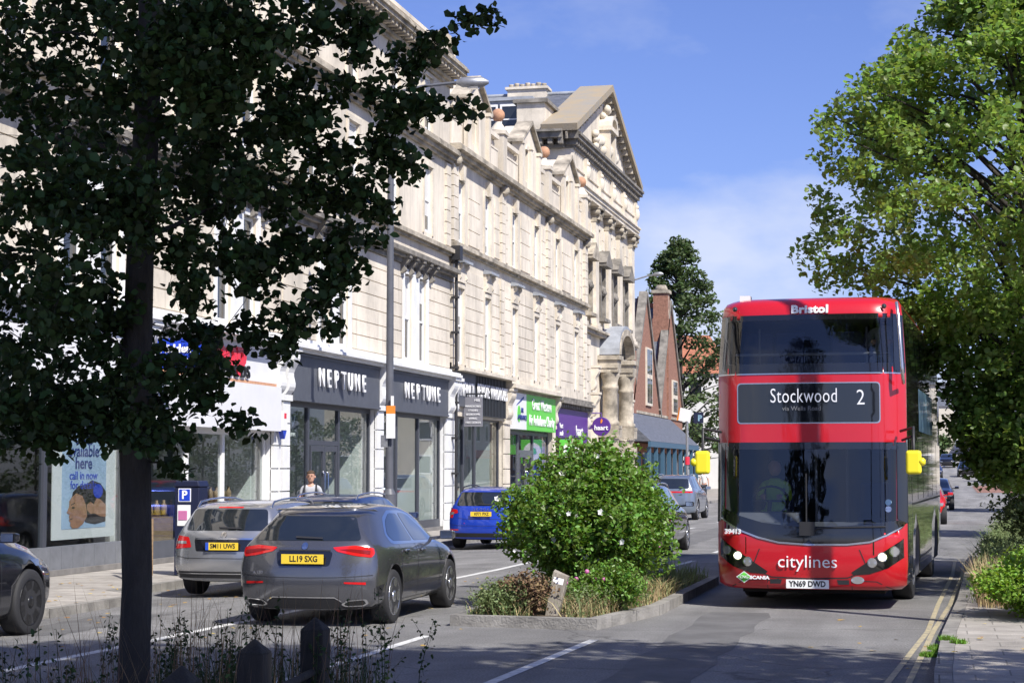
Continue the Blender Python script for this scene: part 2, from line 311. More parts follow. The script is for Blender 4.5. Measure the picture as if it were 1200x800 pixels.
def blades(name, pts, h, m, parent=None, wd=.012, lean=.35, kind=None):
    N = len(pts); pts = np.asarray(pts, float); a = RNG.random(N) * 6.283; hh = h * (.5 + RNG.random(N)); ln = lean * RNG.random(N) * hh
    dx = np.stack([np.cos(a), np.sin(a), np.zeros(N)], 1); sdv = np.stack([-np.sin(a), np.cos(a), np.zeros(N)], 1) * wd
    z = np.array([0, 0, 1.0])
    P = np.stack([pts - sdv, pts + sdv, pts + sdv * .8 + dx * (ln * .35)[:, None] + z * (hh * .6)[:, None], pts - sdv * .8 + dx * (ln * .35)[:, None] + z * (hh * .6)[:, None], pts + dx * ln[:, None] + z * hh[:, None]], 1).reshape(-1, 3)
    if parent is not None: P = P - np.array(parent.location)
    me = bpy.data.meshes.new(name); me.vertices.add(N * 5); me.vertices.foreach_set('co', P.ravel())
    idx = np.arange(N)[:, None] * 5 + np.array([0, 1, 2, 3, 3, 2, 4])[None, :]
    me.loops.add(N * 7); me.loops.foreach_set('vertex_index', idx.ravel().astype(np.int32))
    me.polygons.add(N * 2); ls = (np.arange(N)[:, None] * 7 + np.array([0, 4])[None, :]).ravel(); lt = np.tile([4, 3], N)
    me.polygons.foreach_set('loop_start', ls.astype(np.int32)); me.polygons.foreach_set('loop_total', lt.astype(np.int32))
    me.materials.append(M(m)); me.update(calc_edges=True); me.validate()
    o = bpy.data.objects.new(name, me); C.objects.link(o)
    if parent is not None: o.parent = parent
    return o

# ================================================================ SETTING
b = MB(); b.box(-900, 900, -600, 1400, -1.2, -.4); tag(b.build('ground', 'ground_mat'), kind='structure')
# terrain rises gently beyond the junction; the road is one sheet draped on it
def kerbR(y):
    pts = [(-60, -.1), (17, -.04), (21, .04), (26.4, .26), (39.4, .63), (45.9, .96), (77, 2.87), (100, 4.2), (140, 6.0), (300, 8.0)]
    for (a, xa), (c_, xc) in zip(pts, pts[1:]):
        if y <= c_: return xa + (xc - xa) * (y - a) / (c_ - a)
    return pts[-1][1]
def kerbL(y): return -12.25 if (y < 22.4 or y > 26.4) else -11.43
ys = list(np.arange(-20, 20, 4)) + list(np.arange(20, 80, 2)) + list(np.arange(80, 320, 6))
def sheet(name, m, xs_fn, ys, zf, kind='structure'):
    b = MB(); rows = []
    for y in ys:
        r = [(x, y, zf(x, y)) for x in xs_fn(y)]; rows.append(r)
    n = len(rows[0]); vs = [v for r in rows for v in r]
    b.add(vs, [(i * n + k, i * n + k + 1, (i + 1) * n + k + 1, (i + 1) * n + k) for i in range(len(ys) - 1) for k in range(n - 1)], True)
    return tag(b.build(name, m), kind=kind)
sheet('road', 'asphalt', lambda y: [-12.6, -11.6, -10.5, -9, -8, -6, -4, -2, kerbR(y) + .02 if y > 130 else kerbR(y) + .02], ys, zg)
# left pavement with build-out
def strip(name, m, pts_in, pts_out, z0, z1fn, kind='structure'):
    """raised strip between two polylines (outer = away from road)"""
    b = MB()
    for i in range(len(pts_in) - 1):
        a, c_ = pts_in[i], pts_in[i + 1]; d, e = pts_out[i], pts_out[i + 1]
        za, zc = z1fn(a[0], a[1]), z1fn(c_[0], c_[1])
        vs = [(a[0], a[1], za), (c_[0], c_[1], zc), (e[0], e[1], zc), (d[0], d[1], za), (a[0], a[1], za + z0), (c_[0], c_[1], zc + z0), (e[0], e[1], zc + z0), (d[0], d[1], za + z0)]
        b.add(vs, [(0, 1, 2, 3), (4, 7, 6, 5), (0, 4, 5, 1), (2, 6, 7, 3), (1, 5, 6, 2), (3, 7, 4, 0)])
    return tag(b.build(name, m), kind=kind)
Ls = [(-12.25, -20), (-12.25, 22.4), (-11.43, 23.0), (-11.43, 26.0), (-12.25, 26.8)] + [(-12.25, y) for y in (60, 80, 90, 100, 110, 120, 140, 160, 200, 300)]
zL = lambda x, y: .02 + rise(y)
def offs(P, d): return [(x - d, y) for x, y in P]
strip('kerb', 'kerb_stone', Ls, offs(Ls, .15), -.5, zL)
strip('pavement', 'paving', [(x - .153, y) for x, y in Ls], [(-16.5 if y < 100 else -18, y) for x, y in Ls], -.5, lambda x, y: .016 + rise(y))
# right pavement
Rs = [(kerbR(y), y) for y in (-20, 17, 21, 26.4, 32, 39.4, 45.9, 60, 77, 100, 140, 200, 300)]
strip('kerb', 'kerb_stone', Rs, [(x + .15, y) for x, y in Rs], -.5, lambda x, y: .11 + rise(y))
strip('pavement', 'paving', [(x + .153, y) for x, y in Rs], [(x + 9, y) for x, y in Rs], -.5, lambda x, y: .106 + rise(y))
# median island with chamfered nose, kerb around soil
isl = [(-5.66, 21.76), (-3.85, 21.56), (-3.45, 24.0), (-3.45, 30.5), (-3.9, 31.6), (-4.9, 31.6), (-5.55, 30.5), (-5.72, 24)]
def inset(P, d):
    cx = sum(p[0] for p in P) / len(P); cy = sum(p[1] for p in P) / len(P); o = []
    n = len(P)
    for i in range(n):
        a = Vector(P[i - 1]); p = Vector(P[i]); c_ = Vector(P[(i + 1) % n]); u = (p - a).normalized(); v = (c_ - p).normalized()
        nu = Vector((-u.y, u.x)); nv = Vector((-v.y, v.x)); k = (nu + nv).normalized(); k = k / max(.3, k.dot(nu)); o.append(tuple(p + k * d))
    return o
def ringkerb(name, P, wd, z0, z1, m):
    Q = inset(P, wd); n = len(P); b = MB()
    vs = [(x, y, z1) for x, y in P] + [(x, y, z1) for x, y in Q] + [(x, y, z0) for x, y in P] + [(x, y, z0) for x, y in Q]
    fs = []
    for i in range(n):
        j = (i + 1) % n; fs += [(i, j, n + j, n + i), (i, 2 * n + i, 2 * n + j, j), (n + i, n + j, 3 * n + j, 3 * n + i)]
    b.add(vs, fs); return b.build(name, m), Q
k1, Q = ringkerb('median_kerb', isl, .15, -.05, .13, 'kerb_stone'); tag(k1, kind='structure')
b = MB(); b.prism(Q, 'z', -.05, .10); tag(b.build('soil', 'soil'), kind='structure')
isl2 = [(-5.6, -6), (-3.5, -6), (-3.42, 12.2), (-3.9, 13.2), (-5.0, 13.2), (-5.5, 12.2)]
k2, Q2 = ringkerb('median_kerb', isl2, .15, -.05, .12, 'kerb_stone'); tag(k2, kind='structure')
b = MB(); b.prism(Q2, 'z', -.05, .09); tag(b.build('soil', 'soil'), kind='structure')
# painted lines, 5 mm above the road
def line(pts, wd, m='line_white', dz=.005):
    b = MB()
    for (x0, y0), (x1, y1) in zip(pts, pts[1:]):
        n = max(1, int(abs(y1 - y0) / 2)); h = wd / 2
        d = Vector((x1 - x0, y1 - y0)).normalized(); px, py = d.y * h, -d.x * h
        for i in range(n):
            t0, t1 = i / n, (i + 1) / n; a = (x0 + (x1 - x0) * t0, y0 + (y1 - y0) * t0); c_ = (x0 + (x1 - x0) * t1, y0 + (y1 - y0) * t1)
            b.quad((a[0] - px, a[1] - py, zg(*a) + dz), (a[0] + px, a[1] + py, zg(*a) + dz), (c_[0] + px, c_[1] + py, zg(*c_) + dz), (c_[0] - px, c_[1] - py, zg(*c_) + dz))
    return b
def lines(L_, name='road_marking', m='line_white'):
    b = MB()
    for pts, wd in L_: q = line(pts, wd); b.add(q.v, q.f)
    return tag(b.build(name, m), kind='structure')
lines([([(-8.5, 10), (-8.47, 16), (-8.26, 24), (-7.95, 34), (-7.95, 40.5)], .13)])
lines([([(-5.62, 15.2), (-5.57, 20.4)], .11), ([(-3.86, 14.6), (-3.66, 20.3)], .11), ([(-5.02, 34.5), (-4.84, 38.3)], .12), ([(-4.85, 42), (-4.8, 46)], .12), ([(-4.7, 50), (-4.7, 54)], .12), ([(-7.8, 52), (-7.55, 60)], .12), ([(-4.6, 58), (-4.5, 62)], .12), ([(-7.5, 66), (-7.4, 80)], .12)] + [([(-4.4, y), (-4.3, y + 4)], .12) for y in range(68, 110, 9)])
lines([([(-.72, 13), (-.44, 16.8), (-.12, 22.2), (.0, 26.6), (.25, 34), (.35, 39.4)], .06)], m='line_yellow')
lines([([(-.54, 13), (-.26, 16.8), (.04 - .1, 22.2), (.16, 26.6), (.42, 34), (.52, 39.4)], .06)], m='line_yellow')
b = MB(); 
for i in range(5):
    y0 = 130 + i * 4; b.quad((2.6, y0, zg(0, y0) + .01), (5.6, y0, zg(0, y0) + .01), (5.8, y0 + 4, zg(0, y0 + 4) + .01), (2.8, y0 + 4, zg(0, y0 + 4) + .01))
tag(b.build('road_marking', 'red_surface'), kind='structure')
b = MB()
for (x0, x1, y0, y1) in ((-2.9, -2.1, 14.5, 24.6), (-7.4, -6.6, 26.5, 33), (-10.9, -9.9, 20.2, 23.4), (-1.6, -.9, 40, 58), (-6.9, -5.9, 46, 60)):
    n_ = 14; P_ = [(x0 + .04 * math.sin(i * 1.7 + y0), y0 + (y1 - y0) * i / n_) for i in range(n_ + 1)]; Q_ = [(x1 + .05 * math.sin(i * 2.3 + x0), y) for i, (x, y) in enumerate(P_)]
    for i in range(n_): b.quad(*[(p[0], p[1], zg(*p) + .003) for p in (P_[i], Q_[i], Q_[i + 1], P_[i + 1])])
tag(b.build('road_patch', 'asphalt_patch'), kind='structure')
# manhole and drain covers
b = MB(); b.box(-7.6, -7.0, 40, 40.6, .0, .008); tag(b.build('manhole_cover', 'alloy_dark'), 'dark iron manhole cover set in the left carriageway beyond the parked cars', 'manhole cover')
# ================================================================ BUILDINGS
FX = -14.8
def wall_holes(b, X, y0, y1, z0, z1, holes, dep=.16, back=True):
    """wall in the plane x=X facing +X with rectangular holes (ya,yb,za,zb) and their reveals"""
    Y = sorted({y0, y1, *[h[0] for h in holes], *[h[1] for h in holes]}); Z = sorted({z0, z1, *[h[2] for h in holes], *[h[3] for h in holes]})
    Y = [v for v in Y if y0 <= v <= y1]; Z = [v for v in Z if z0 <= v <= z1]
    for i in range(len(Y) - 1):
        for j in range(len(Z) - 1):
            cy, cz = (Y[i] + Y[i + 1]) / 2, (Z[j] + Z[j + 1]) / 2
            if any(h[0] < cy < h[1] and h[2] < cz < h[3] for h in holes): continue
            b.quad((X, Y[i], Z[j]), (X, Y[i + 1], Z[j]), (X, Y[i + 1], Z[j + 1]), (X, Y[i], Z[j + 1]))
    for ya, yb, za, zb in holes:
        b.quad((X, ya, za), (X - dep, ya, za), (X - dep, ya, zb), (X, ya, zb)); b.quad((X, yb, za), (X, yb, zb), (X - dep, yb, zb), (X - dep, yb, za))
        b.quad((X, ya, zb), (X, yb, zb), (X - dep, yb, zb), (X - dep, ya, zb)); b.quad((X, ya, za), (X - dep, ya, za), (X - dep, yb, za), (X, yb, za))
def sash(parent, X, ya, yb, za, zb, cols=1, blind=0.0):
    """white box-sash window with two sashes, glass and a blind or curtain behind"""
    m = MB(); t = .07; x0, x1 = X - .15, X - .07
    m.box(x0, x1, ya, ya + t, za, zb); m.box(x0, x1, yb - t, yb, za, zb); m.box(x0, x1 + .005, ya + t, yb - t, zb - t, zb); m.box(x0, x1 + .03, ya + t, yb - t, za, za + .09)
    zm = (za + zb) / 2; m.box(x0 + .02, x1 + .008, ya + t, yb - t, zm - .03, zm + .03)
    for k in range(1, cols): yy = ya + (yb - ya) * k / cols; m.box(x0 + .03, x1 - .01, yy - .015, yy + .015, za + .09, zm - .03); m.box(x0 + .03, x1 - .01, yy - .015, yy + .015, zm + .03, zb - t)
    f = m.build('window', 'white_gloss', parent)
    p = MB(); p.box(x0 + .035, x0 + .045, ya + t, yb - t, za + .09, zb - t); p.build('pane', 'window_dark', f)
    if blind > 0:
        q = MB(); q.box(x0 + .05, x0 + .054, ya + t + .01, yb - t - .01, zb - t - (zb - za) * blind, zb - t - .01); q.build('blind', 'blind', f)
    return f
def courses(b, X, ya, yb, za, zb, h=.39, gap=.028, proud=.03):
    n = max(1, round((zb - za) / h)); hh = (zb - za) / n
    for k in range(n): b.box(X - .02, X + proud, ya, yb, za + k * hh + gap / 2, za + (k + 1) * hh - gap / 2)
def band(b, X, y0, y1, steps):
    """moulded string course: steps = [(z0, z1, projection)...]"""
    for z0, z1, p in steps: b.box(X - .05, X + p, y0 - min(p, .06), y1 + min(p, .06), z0, z1)
def console(b, X, y, z, h=.7, w_=.28, d=.32):
    """scrolled bracket at the end of a shop fascia, top at z"""
    pts = []
    for i in range(13):
        t = i / 12; r = d * (.35 + .65 * (1 - t) ** .7) + .05 * math.sin(t * 9.4); pts.append((X + r, z - h * t))
    b.prism([(X - .02, z)] + pts + [(X - .02, z - h)], 'y', y - w_ / 2, y + w_ / 2); b.box(X - .02, X + d + .07, y - w_ / 2 - .03, y + w_ / 2 + .03, z, z + .1)
def shell(parent, y0, y1, top, back=-27, wallm='stone', side_lo=0, name='wall'):
    m = MB(); m.box(back, FX - .9, y0 + .01, y0 + .3, side_lo, top); m.box(back, FX - .9, y1 - .3, y1 - .01, side_lo, top); m.box(back, back + .3, y0 + .3, y1 - .3, 0, top)
    return m.build(name, wallm, parent)
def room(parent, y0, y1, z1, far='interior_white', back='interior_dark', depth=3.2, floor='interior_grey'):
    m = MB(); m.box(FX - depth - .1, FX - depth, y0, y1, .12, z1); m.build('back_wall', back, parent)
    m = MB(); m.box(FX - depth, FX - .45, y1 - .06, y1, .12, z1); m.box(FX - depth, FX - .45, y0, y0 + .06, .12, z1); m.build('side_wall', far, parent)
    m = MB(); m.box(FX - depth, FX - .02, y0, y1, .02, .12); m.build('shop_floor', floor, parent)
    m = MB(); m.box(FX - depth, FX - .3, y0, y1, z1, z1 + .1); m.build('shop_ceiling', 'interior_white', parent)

# ---------------- terrace with the grey shops (and its twin section nearer the camera)
def terrace(y0, y1, w2, w3, pairs, nameset, roofz=14.5, label=None):
    t = empty('stone_terrace', (FX, y0, 0), label=label, cat='building', group='pale stone terrace buildings')
    H = [(c - .45, c + .45, 8.95, 10.95) for c in w2] + [(c - .45, c + .45, 12.05, 13.7) for c in w3]
    H1 = [(c - .45, c + .45, 4.98, 7.45) for p in pairs for c in p]
    m = MB(); wall_holes(m, FX, y0, y1, 4.75, 14.0, H + H1); m.build('wall', 'stone', t)
    shell(t, y0, y1, 13.9)
    m = MB(); m.box(-27, FX - .3, y0 + .3, y1 - .3, 13.7, 13.85); m.build('roof', 'lead', t)
    for i, h in enumerate(H): sash(t, FX, *h, blind=[.3, .5, 0, .7][i % 4])
    for i, h in enumerate(H1): sash(t, FX, *h, blind=[.25, 0, .5][i % 3])
    # surrounds and hoods of the upper windows
    m = MB()
    for c in w2 + w3:
        za, zb = (8.95, 10.95) if c in w2 else (12.05, 13.7)
    for c in w2: m = MB(); m.box(FX - .02, FX + .04, c - .60, c - .46, 8.9, 10.96); m.box(FX - .02, FX + .04, c + .46, c + .60, 8.9, 10.96); m.box(FX - .02, FX + .05, c - .6, c + .6, 10.96, 11.1); m.build('window_surround', 'stone_pale', t)
    for c in w3: m = MB(); m.box(FX - .02, FX + .04, c - .60, c - .46, 12.0, 13.7); m.box(FX - .02, FX + .04, c + .46, c + .60, 12.0, 13.7); m.box(FX - .02, FX + .045, c - .6, c + .6, 13.7, 13.8); m.build('window_surround', 'stone_pale', t)
    # string courses and crowning cornice
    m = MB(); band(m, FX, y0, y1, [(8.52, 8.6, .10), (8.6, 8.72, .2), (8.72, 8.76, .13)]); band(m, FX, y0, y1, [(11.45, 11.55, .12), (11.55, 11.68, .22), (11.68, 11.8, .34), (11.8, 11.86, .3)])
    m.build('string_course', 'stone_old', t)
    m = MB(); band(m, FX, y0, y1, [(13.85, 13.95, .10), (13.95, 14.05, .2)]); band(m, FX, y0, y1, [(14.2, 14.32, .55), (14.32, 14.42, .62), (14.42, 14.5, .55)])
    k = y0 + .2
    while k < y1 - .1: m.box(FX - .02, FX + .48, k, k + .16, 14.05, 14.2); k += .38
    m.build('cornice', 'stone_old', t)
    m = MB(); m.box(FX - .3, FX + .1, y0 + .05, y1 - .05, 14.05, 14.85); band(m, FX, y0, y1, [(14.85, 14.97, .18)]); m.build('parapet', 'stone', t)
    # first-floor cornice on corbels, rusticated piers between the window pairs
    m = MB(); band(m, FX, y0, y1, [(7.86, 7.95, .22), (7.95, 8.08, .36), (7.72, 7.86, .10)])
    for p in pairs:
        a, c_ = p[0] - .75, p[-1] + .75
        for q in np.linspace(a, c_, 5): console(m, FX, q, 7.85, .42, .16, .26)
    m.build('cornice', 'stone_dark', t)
    m = MB(); edges = [y0 + .05]
    for p in pairs: edges += [p[0] - .62, p[-1] + .62]
    edges.append(y1 - .05)
    for a, c_ in zip(edges[::2], edges[1::2]):
        if c_ - a > .3: m = MB(); courses(m, FX, a, c_, 5.0, 7.7); m.build('rusticated_block', 'stone', t)
    m = MB(); courses(m, FX, y1 - .62, y1 - .1, 8.8, 11.4, proud=.08); m.build('rusticated_block', 'stone', t); m = MB(); courses(m, FX, y0 + .1, y0 + .62, 8.8, 11.4, proud=.08); m.build('rusticated_block', 'stone', t)
    for p in pairs:
        m = MB()
        for a, c_ in zip([p[0] - .6] + [q + .46 for q in p], [q - .46 for q in p] + [p[-1] + .6]): m.box(FX - .02, FX + .06, a, c_, 4.95, 7.46)
        m.box(FX - .02, FX + .062, p[0] - .6, p[-1] + .6, 7.46, 7.6); m.build('window_surround', 'painted_white', t)
    m = MB(); m.box(FX - .02, FX + .09, y0, y1, 4.76, 4.97); band(m, FX, y0, y1, [(4.62, 4.7, .25), (4.7, 4.78, .42), (4.78, 4.84, .36)]); m.build('shop_cornice', 'painted_white', t)
    return t
def pier(parent, y, w_=.55, top=3.45, m_='painted_white'):
    m = MB(); m.box(FX - .6, FX, y - w_ / 2, y + w_ / 2, 0, 4.75); courses(m, FX, y - w_ / 2, y + w_ / 2, .3, top, h=.5, gap=.03, proud=.07); m.box(FX - .02, FX + .11, y - w_ / 2 - .02, y + w_ / 2 + .02, .0, .3); m.box(FX - .02, FX + .12, y - w_ / 2 - .03, y + w_ / 2 + .03, top, top + .14)
    console(m, FX, y, 4.6, 1.0, w_ * .8, .30); return m.build('pier', m_, parent)
def shopfront(parent, y0, y1, z1, muls, door=None, fm='frame_dark', X=FX - .12, base=.3, basem=None, trans=None):
    """glazed shop front: frame with mullions at muls, optional door (ya,yb), glass panes"""
    m = MB(); f = .07; m.box(X - .08, X, y0, y0 + .1, .1, z1); m.box(X - .08, X, y1 - .1, y1, .1, z1); m.box(X - .08, X, y0 + .1, y1 - .1, z1 - .12, z1)
    for q in muls: m.box(X - .08, X + .01, q - f, q + f, .1, z1 - .12)
    e = [y0 + .1] + list(muls) + [y1 - .1]
    for a, c_ in zip(e, e[1:]):
        if door and a < (door[0] + door[1]) / 2 < c_: m.box(X - .08, X + .005, a, c_, 2.45, 2.57); continue
        if trans: m.box(X - .07, X + .004, a, c_, trans, trans + .06)
    m.build('window_frame', fm, parent)
    m = MB()
    for a, c_ in zip(e, e[1:]):
        if door and a < (door[0] + door[1]) / 2 < c_: continue
        m.box(X - .08, X + .03, a, c_, .05, base)
    m.build('stall_riser', basem or fm, parent)
    g = MB(); g.box(X - .045, X - .035, y0 + .1, y1 - .1, .1, z1 - .12); g.build('shop_window', 'shop_glass', parent)
    if door:
        a, c_ = door; d = MB(); mid = (a + c_) / 2
        for p, q in ((a, mid - .005), (mid + .005, c_)):
            d.box(X - .03, X + .02, p, p + .09, .1, 2.44); d.box(X - .03, X + .02, q - .09, q, .1, 2.44); d.box(X - .03, X + .02, p + .09, q - .09, 2.3, 2.44); d.box(X - .03, X + .02, p + .09, q - .09, .1, .35)
        dd = d.build('door', fm, parent)
        for q in (mid - .13, mid + .13):
            h = MB(); h.tube([(X + .02, q, .9), (X + .08, q, .95), (X + .08, q, 1.75), (X + .02, q, 1.8)], .014); h.build('handle', 'chrome', dd)

A0, A1 = 41.25, 56.75
tb = terrace(A0, A1, [43.4, 46.7, 50.5, 54.15], [43.0, 46.6, 50.6, 54.15], [(44.4, 45.9), (51.95, 53.5)], None,
    label='cream stone four storey terrace with two grey shop fronts at street level')
for y in (41.5, 49.1, 56.45): pier(tb, y, .62 if y != 41.5 else .5)
for (ya, yb, muls, door, ty) in ((41.8, 48.75, [43.6, 46.0], (43.75, 45.85), 45.4), (49.45, 56.1, [51.3, 53.6], None, 53.0)):
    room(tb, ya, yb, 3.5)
    shopfront(tb, ya, yb, 3.47, muls, door, base=.35)
    m = MB(); m.box(FX - .35, FX + .14, ya - .02, yb + .02, 3.47, 4.6); m.box(FX + .14, FX + .17, ya - .02, yb + .02, 3.47, 3.53); m.box(FX + .14, FX + .17, ya - .02, yb + .02, 4.54, 4.6)
    fa = m.build('fascia', 'fascia_grey', tb)
    text_spaced('NEPTUNE', .64, 'letter_white', fa, (FX + .20, ty, 4.07), .58, ext=.02, sx=.88, bold=.003, name='sign_letter')
# projecting-window display furniture: kitchen unit, wall panel, plant
m = MB(); m.box(FX - 2.2, FX - 1.2, 52.0, 53.3, .12, 1.05); m.box(FX - 2.25, FX - 1.15, 51.95, 53.35, 1.05, 1.1); m.build('display_unit', 'interior_white', tb)
m = MB(); m.box(FX - 3.15, FX - 3.08, 51.5, 52.3, 1.5, 2.6); m.box(FX - 3.15, FX - 3.08, 52.6, 53.4, 1.5, 2.6); m.build('picture', 'window_dark', tb)
m = MB(); m.box(FX - 3.1, FX - 3.02, 42, 43.5, .2, 3.1); m.build('wall_panel', 'interior_wood', tb)
# square hanging sign inside the first grey shop window
m = MB(); m.box(FX - .32, FX - .28, 41.95, 43.3, 2.45, 3.3); hs = m.build('window_sign', 'fascia_grey', tb)
text('N', .42, 'letter_white', hs, (FX - .26, 42.68, 3.0), shear=.5, sx=1.4); text('.', .42, 'letter_white', hs, (FX - .26, 42.25, 3.02)); text('NEPTUNE', .14, 'letter_white', hs, (FX - .26, 42.6, 2.68), sx=1.25, spacing=1.3)

# nearer twin section, mostly behind the street tree
B0, B1 = 12.0, 41.2
w_a = [39.0, 35.4, 31.8, 28.2, 24.6, 21.0, 17.4, 14.0]
ta = terrace(B0, B1, w_a[:], w_a[:], [(16.0, 17.5), (23.2, 24.7), (30.4, 31.9), (37.6, 39.1)], None, label='cream stone terrace nearest us, behind the dark tree, with a white shop and a clinic')
for y in (40.9, 33.4, 26.0, 18.6, 12.3): pier(ta, y, .5)
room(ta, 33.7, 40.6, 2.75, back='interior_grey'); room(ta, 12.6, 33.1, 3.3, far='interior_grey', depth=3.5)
# white wholefood shop
shopfront(ta, 33.7, 40.6, 2.72, [36.0, 38.0], None, fm='white_gloss', base=.45, basem='fascia_grey')
m = MB(); m.box(FX - .35, FX + .24, 33.66, 40.66, 2.72, 3.72); m.box(FX - .35, FX + .10, 33.66, 40.66, 3.80, 4.62); fa = m.build('fascia', 'fascia_white', ta)
m = MB(); m.box(FX - .30, FX + .12, 33.66, 40.66, 3.72, 3.80); m.build('fascia_gap', 'terracotta', ta)
text('scoop', .85, 'letter_red', fa, (FX + .15, 37.2, 4.34), ext=.03, sx=1.35, bold=.02); text('WHOLEFOODS', .38, 'letter_black', fa, (FX + .15, 37.2, 3.96), ext=.02, sx=1.15, bold=.006, spacing=1.15)
m = MB(); m.box(FX - .9, FX - .4, 37.4, 40.3, .2, 1.15); m.box(FX - .9, FX - .4, 34.0, 36, .2, .9); m.build('crate_display', 'interior_wood', ta)
m = MB()
for i in range(16): q = 34.3 + i * .36; m.lathe([(.07, 0), (.07, .22), (.03, .27), (.03, .33)], (FX - .65, q, (1.15 if q > 37.4 else .9)), n=8)
m.build('jar', 'interior_wood', ta)
# clinic: big windows, grey tiled stall riser
shopfront(ta, 26.3, 33.1, 2.95, [29.75], None, fm='frame_dark', base=.52, basem='tile_grey')
shopfront(ta, 18.9, 25.7, 2.95, [22.2], None, fm='frame_dark', base=.52, basem='tile_grey'); shopfront(ta, 12.6, 18.3, 2.95, [15.2], None, fm='frame_dark', base=.52, basem='tile_grey')
m = MB()
for a, e in ((12.65, 18.2), (19.0, 25.6), (26.4, 33.0)):
    m = MB()
    for q in np.arange(a, e - .4, .44): m.box(FX - .09, FX - .084, q, q + .425, .06, .5)
    m.build('tiling', 'tile_grey', ta)
m = MB(); m.box(FX - .35, FX + .12, 26.2, 33.15, 2.95, 4.6); fa = m.build('fascia', 'fascia_white', ta); hb_ = empty('hanging_sign', (FX + .1, 33.4, 3.9), label='small bright blue hanging sign seen through the leaves between the clinic and the white shop', cat='sign', group='projecting shop signs')
m = MB(); m.prism([(FX + .35, 3.78), (FX + 1.15, 3.78), (FX + 1.3, 4.05), (FX + 1.15, 4.34), (FX + .35, 4.34)], 'y', 33.37, 33.43); fb = m.build('sign_board', 'sign_blue', hb_)
m = MB(); m.tube([(FX, 33.4, 4.4), (FX + 1.1, 33.4, 4.4)], .02); m.build('bracket', 'fascia_dark', hb_)
text('Hidden', .22, 'letter_white', fb, (FX + .72, 33.36, 4.14), rot=(R(90), 0, 0), bold=.006); text('Hearing', .16, 'letter_white', fb, (FX + .72, 33.36, 3.93), rot=(R(90), 0, 0))
m = MB(); m.box(FX - .35, FX + .12, 12.4, 25.9, 2.95, 4.6); m.build('fascia', 'fascia_grey', ta)
# window poster: sky, words, a seated listener shown in profile
m = MB(); m.box(FX - .22, FX - .20, 30.2, 32.75, .62, 2.9); pf = m.build('poster', 'white_gloss', ta)
m = MB(); m.box(FX - .199, FX - .195, 30.55, 32.35, .8, 2.88); m.build('printed_picture', 'poster_sky', pf)
for s_, z, sz, mm in (('hearing', 2.62, .30, 'letter_navy'), ('tests', 2.40, .30, 'letter_navy'), ('available', 2.18, .30, 'letter_navy'), ('here', 1.96, .30, 'letter_navy'), ('call in now', 1.74, .21, 'sign_blue'), ('for details', 1.57, .21, 'sign_blue')):
    text(s_, sz, mm, pf, (FX - .19, 31.4, z), ext=.003, sx=1.25, bold=.004 if sz > .25 else 0)
def blob2(cy, cz, ry, rz, x, n=22, a=0):
    return [(cy + ry * math.cos(t) * math.cos(a) - rz * math.sin(t) * math.sin(a), cz + ry * math.cos(t) * math.sin(a) + rz * math.sin(t) * math.cos(a)) for t in np.linspace(0, 6.283, n, endpoint=False)]
m = MB(); m.prism([(30.92, 1.30), (30.98, 1.45), (31.2, 1.56), (31.5, 1.58), (31.75, 1.66), (32.1, 1.6), (32.34, 1.45), (32.34, .9), (31.9, .86), (31.5, .9), (31.2, 1.2)], 'x', FX - .194, FX - .190); m.build('printed_hair', 'hair_black', pf)
m = MB(); m.prism([(30.93, 1.36), (31.1, 1.43), (31.35, 1.38), (31.5, 1.22), (31.56, 1.02), (31.4, .88), (31.2, .81), (30.96, .81), (30.88, .87), (30.9, .92), (30.83, .95), (30.86, .985), (30.82, 1.02), (30.86, 1.05), (30.74, 1.09), (30.82, 1.18), (30.84, 1.24), (30.83, 1.29)], 'x', FX - .189, FX - .187)
m.prism([(31.55, 1.22), (31.7, 1.27), (31.82, 1.22), (31.95, 1.33), (32.1, 1.31), (32.34, 1.2), (32.34, .98), (32.1, 1.0), (31.85, 1.06), (31.7, 1.05), (31.55, 1.12)], 'x', FX - .1885, FX - .1865); m.build('printed_face', 'skin_warm', pf)
m = MB(); m.prism([(30.90, 1.235), (31.05, 1.265), (31.06, 1.25), (30.9, 1.215)], 'x', FX - .1868, FX - .186); m.prism(blob2(30.99, 1.175, .06, .018, 0), 'x', FX - .1868, FX - .186); m.prism([(30.86, .975), (31.02, 1.0), (30.9, .96)], 'x', FX - .1868, FX - .186); m.build('printed_features', 'hair_black', pf)
m = MB(); m.prism(blob2(32.0, 1.46, .2, .13, 0), 'x', FX - .1885, FX - .1865); m.build('printed_badge', 'sign_blue', pf)
m = MB(); m.box(FX - .24, FX - .22, 26.6, 27.5, 1.1, 2.5); q = m.build('poster', 'white_gloss', ta); m = MB(); m.box(FX - .219, FX - .215, 26.7, 27.4, 1.55, 2.42); m.build('printed_picture', 'poster_dark', q); text('how do\nyou hear', .13, 'letter_white', q, (FX - .21, 27.0, 1.7)); text('LOVE', .11, 'letter_navy', q, (FX - .21, 27.0, 1.3))
m = MB(); m.box(FX - 1.9, FX - 1.2, 28.6, 29.5, .12, .6); m.box(FX - 1.9, FX - 1.7, 28.6, 29.5, .6, 1.1); m.build('armchair', 'teal_fabric', ta)

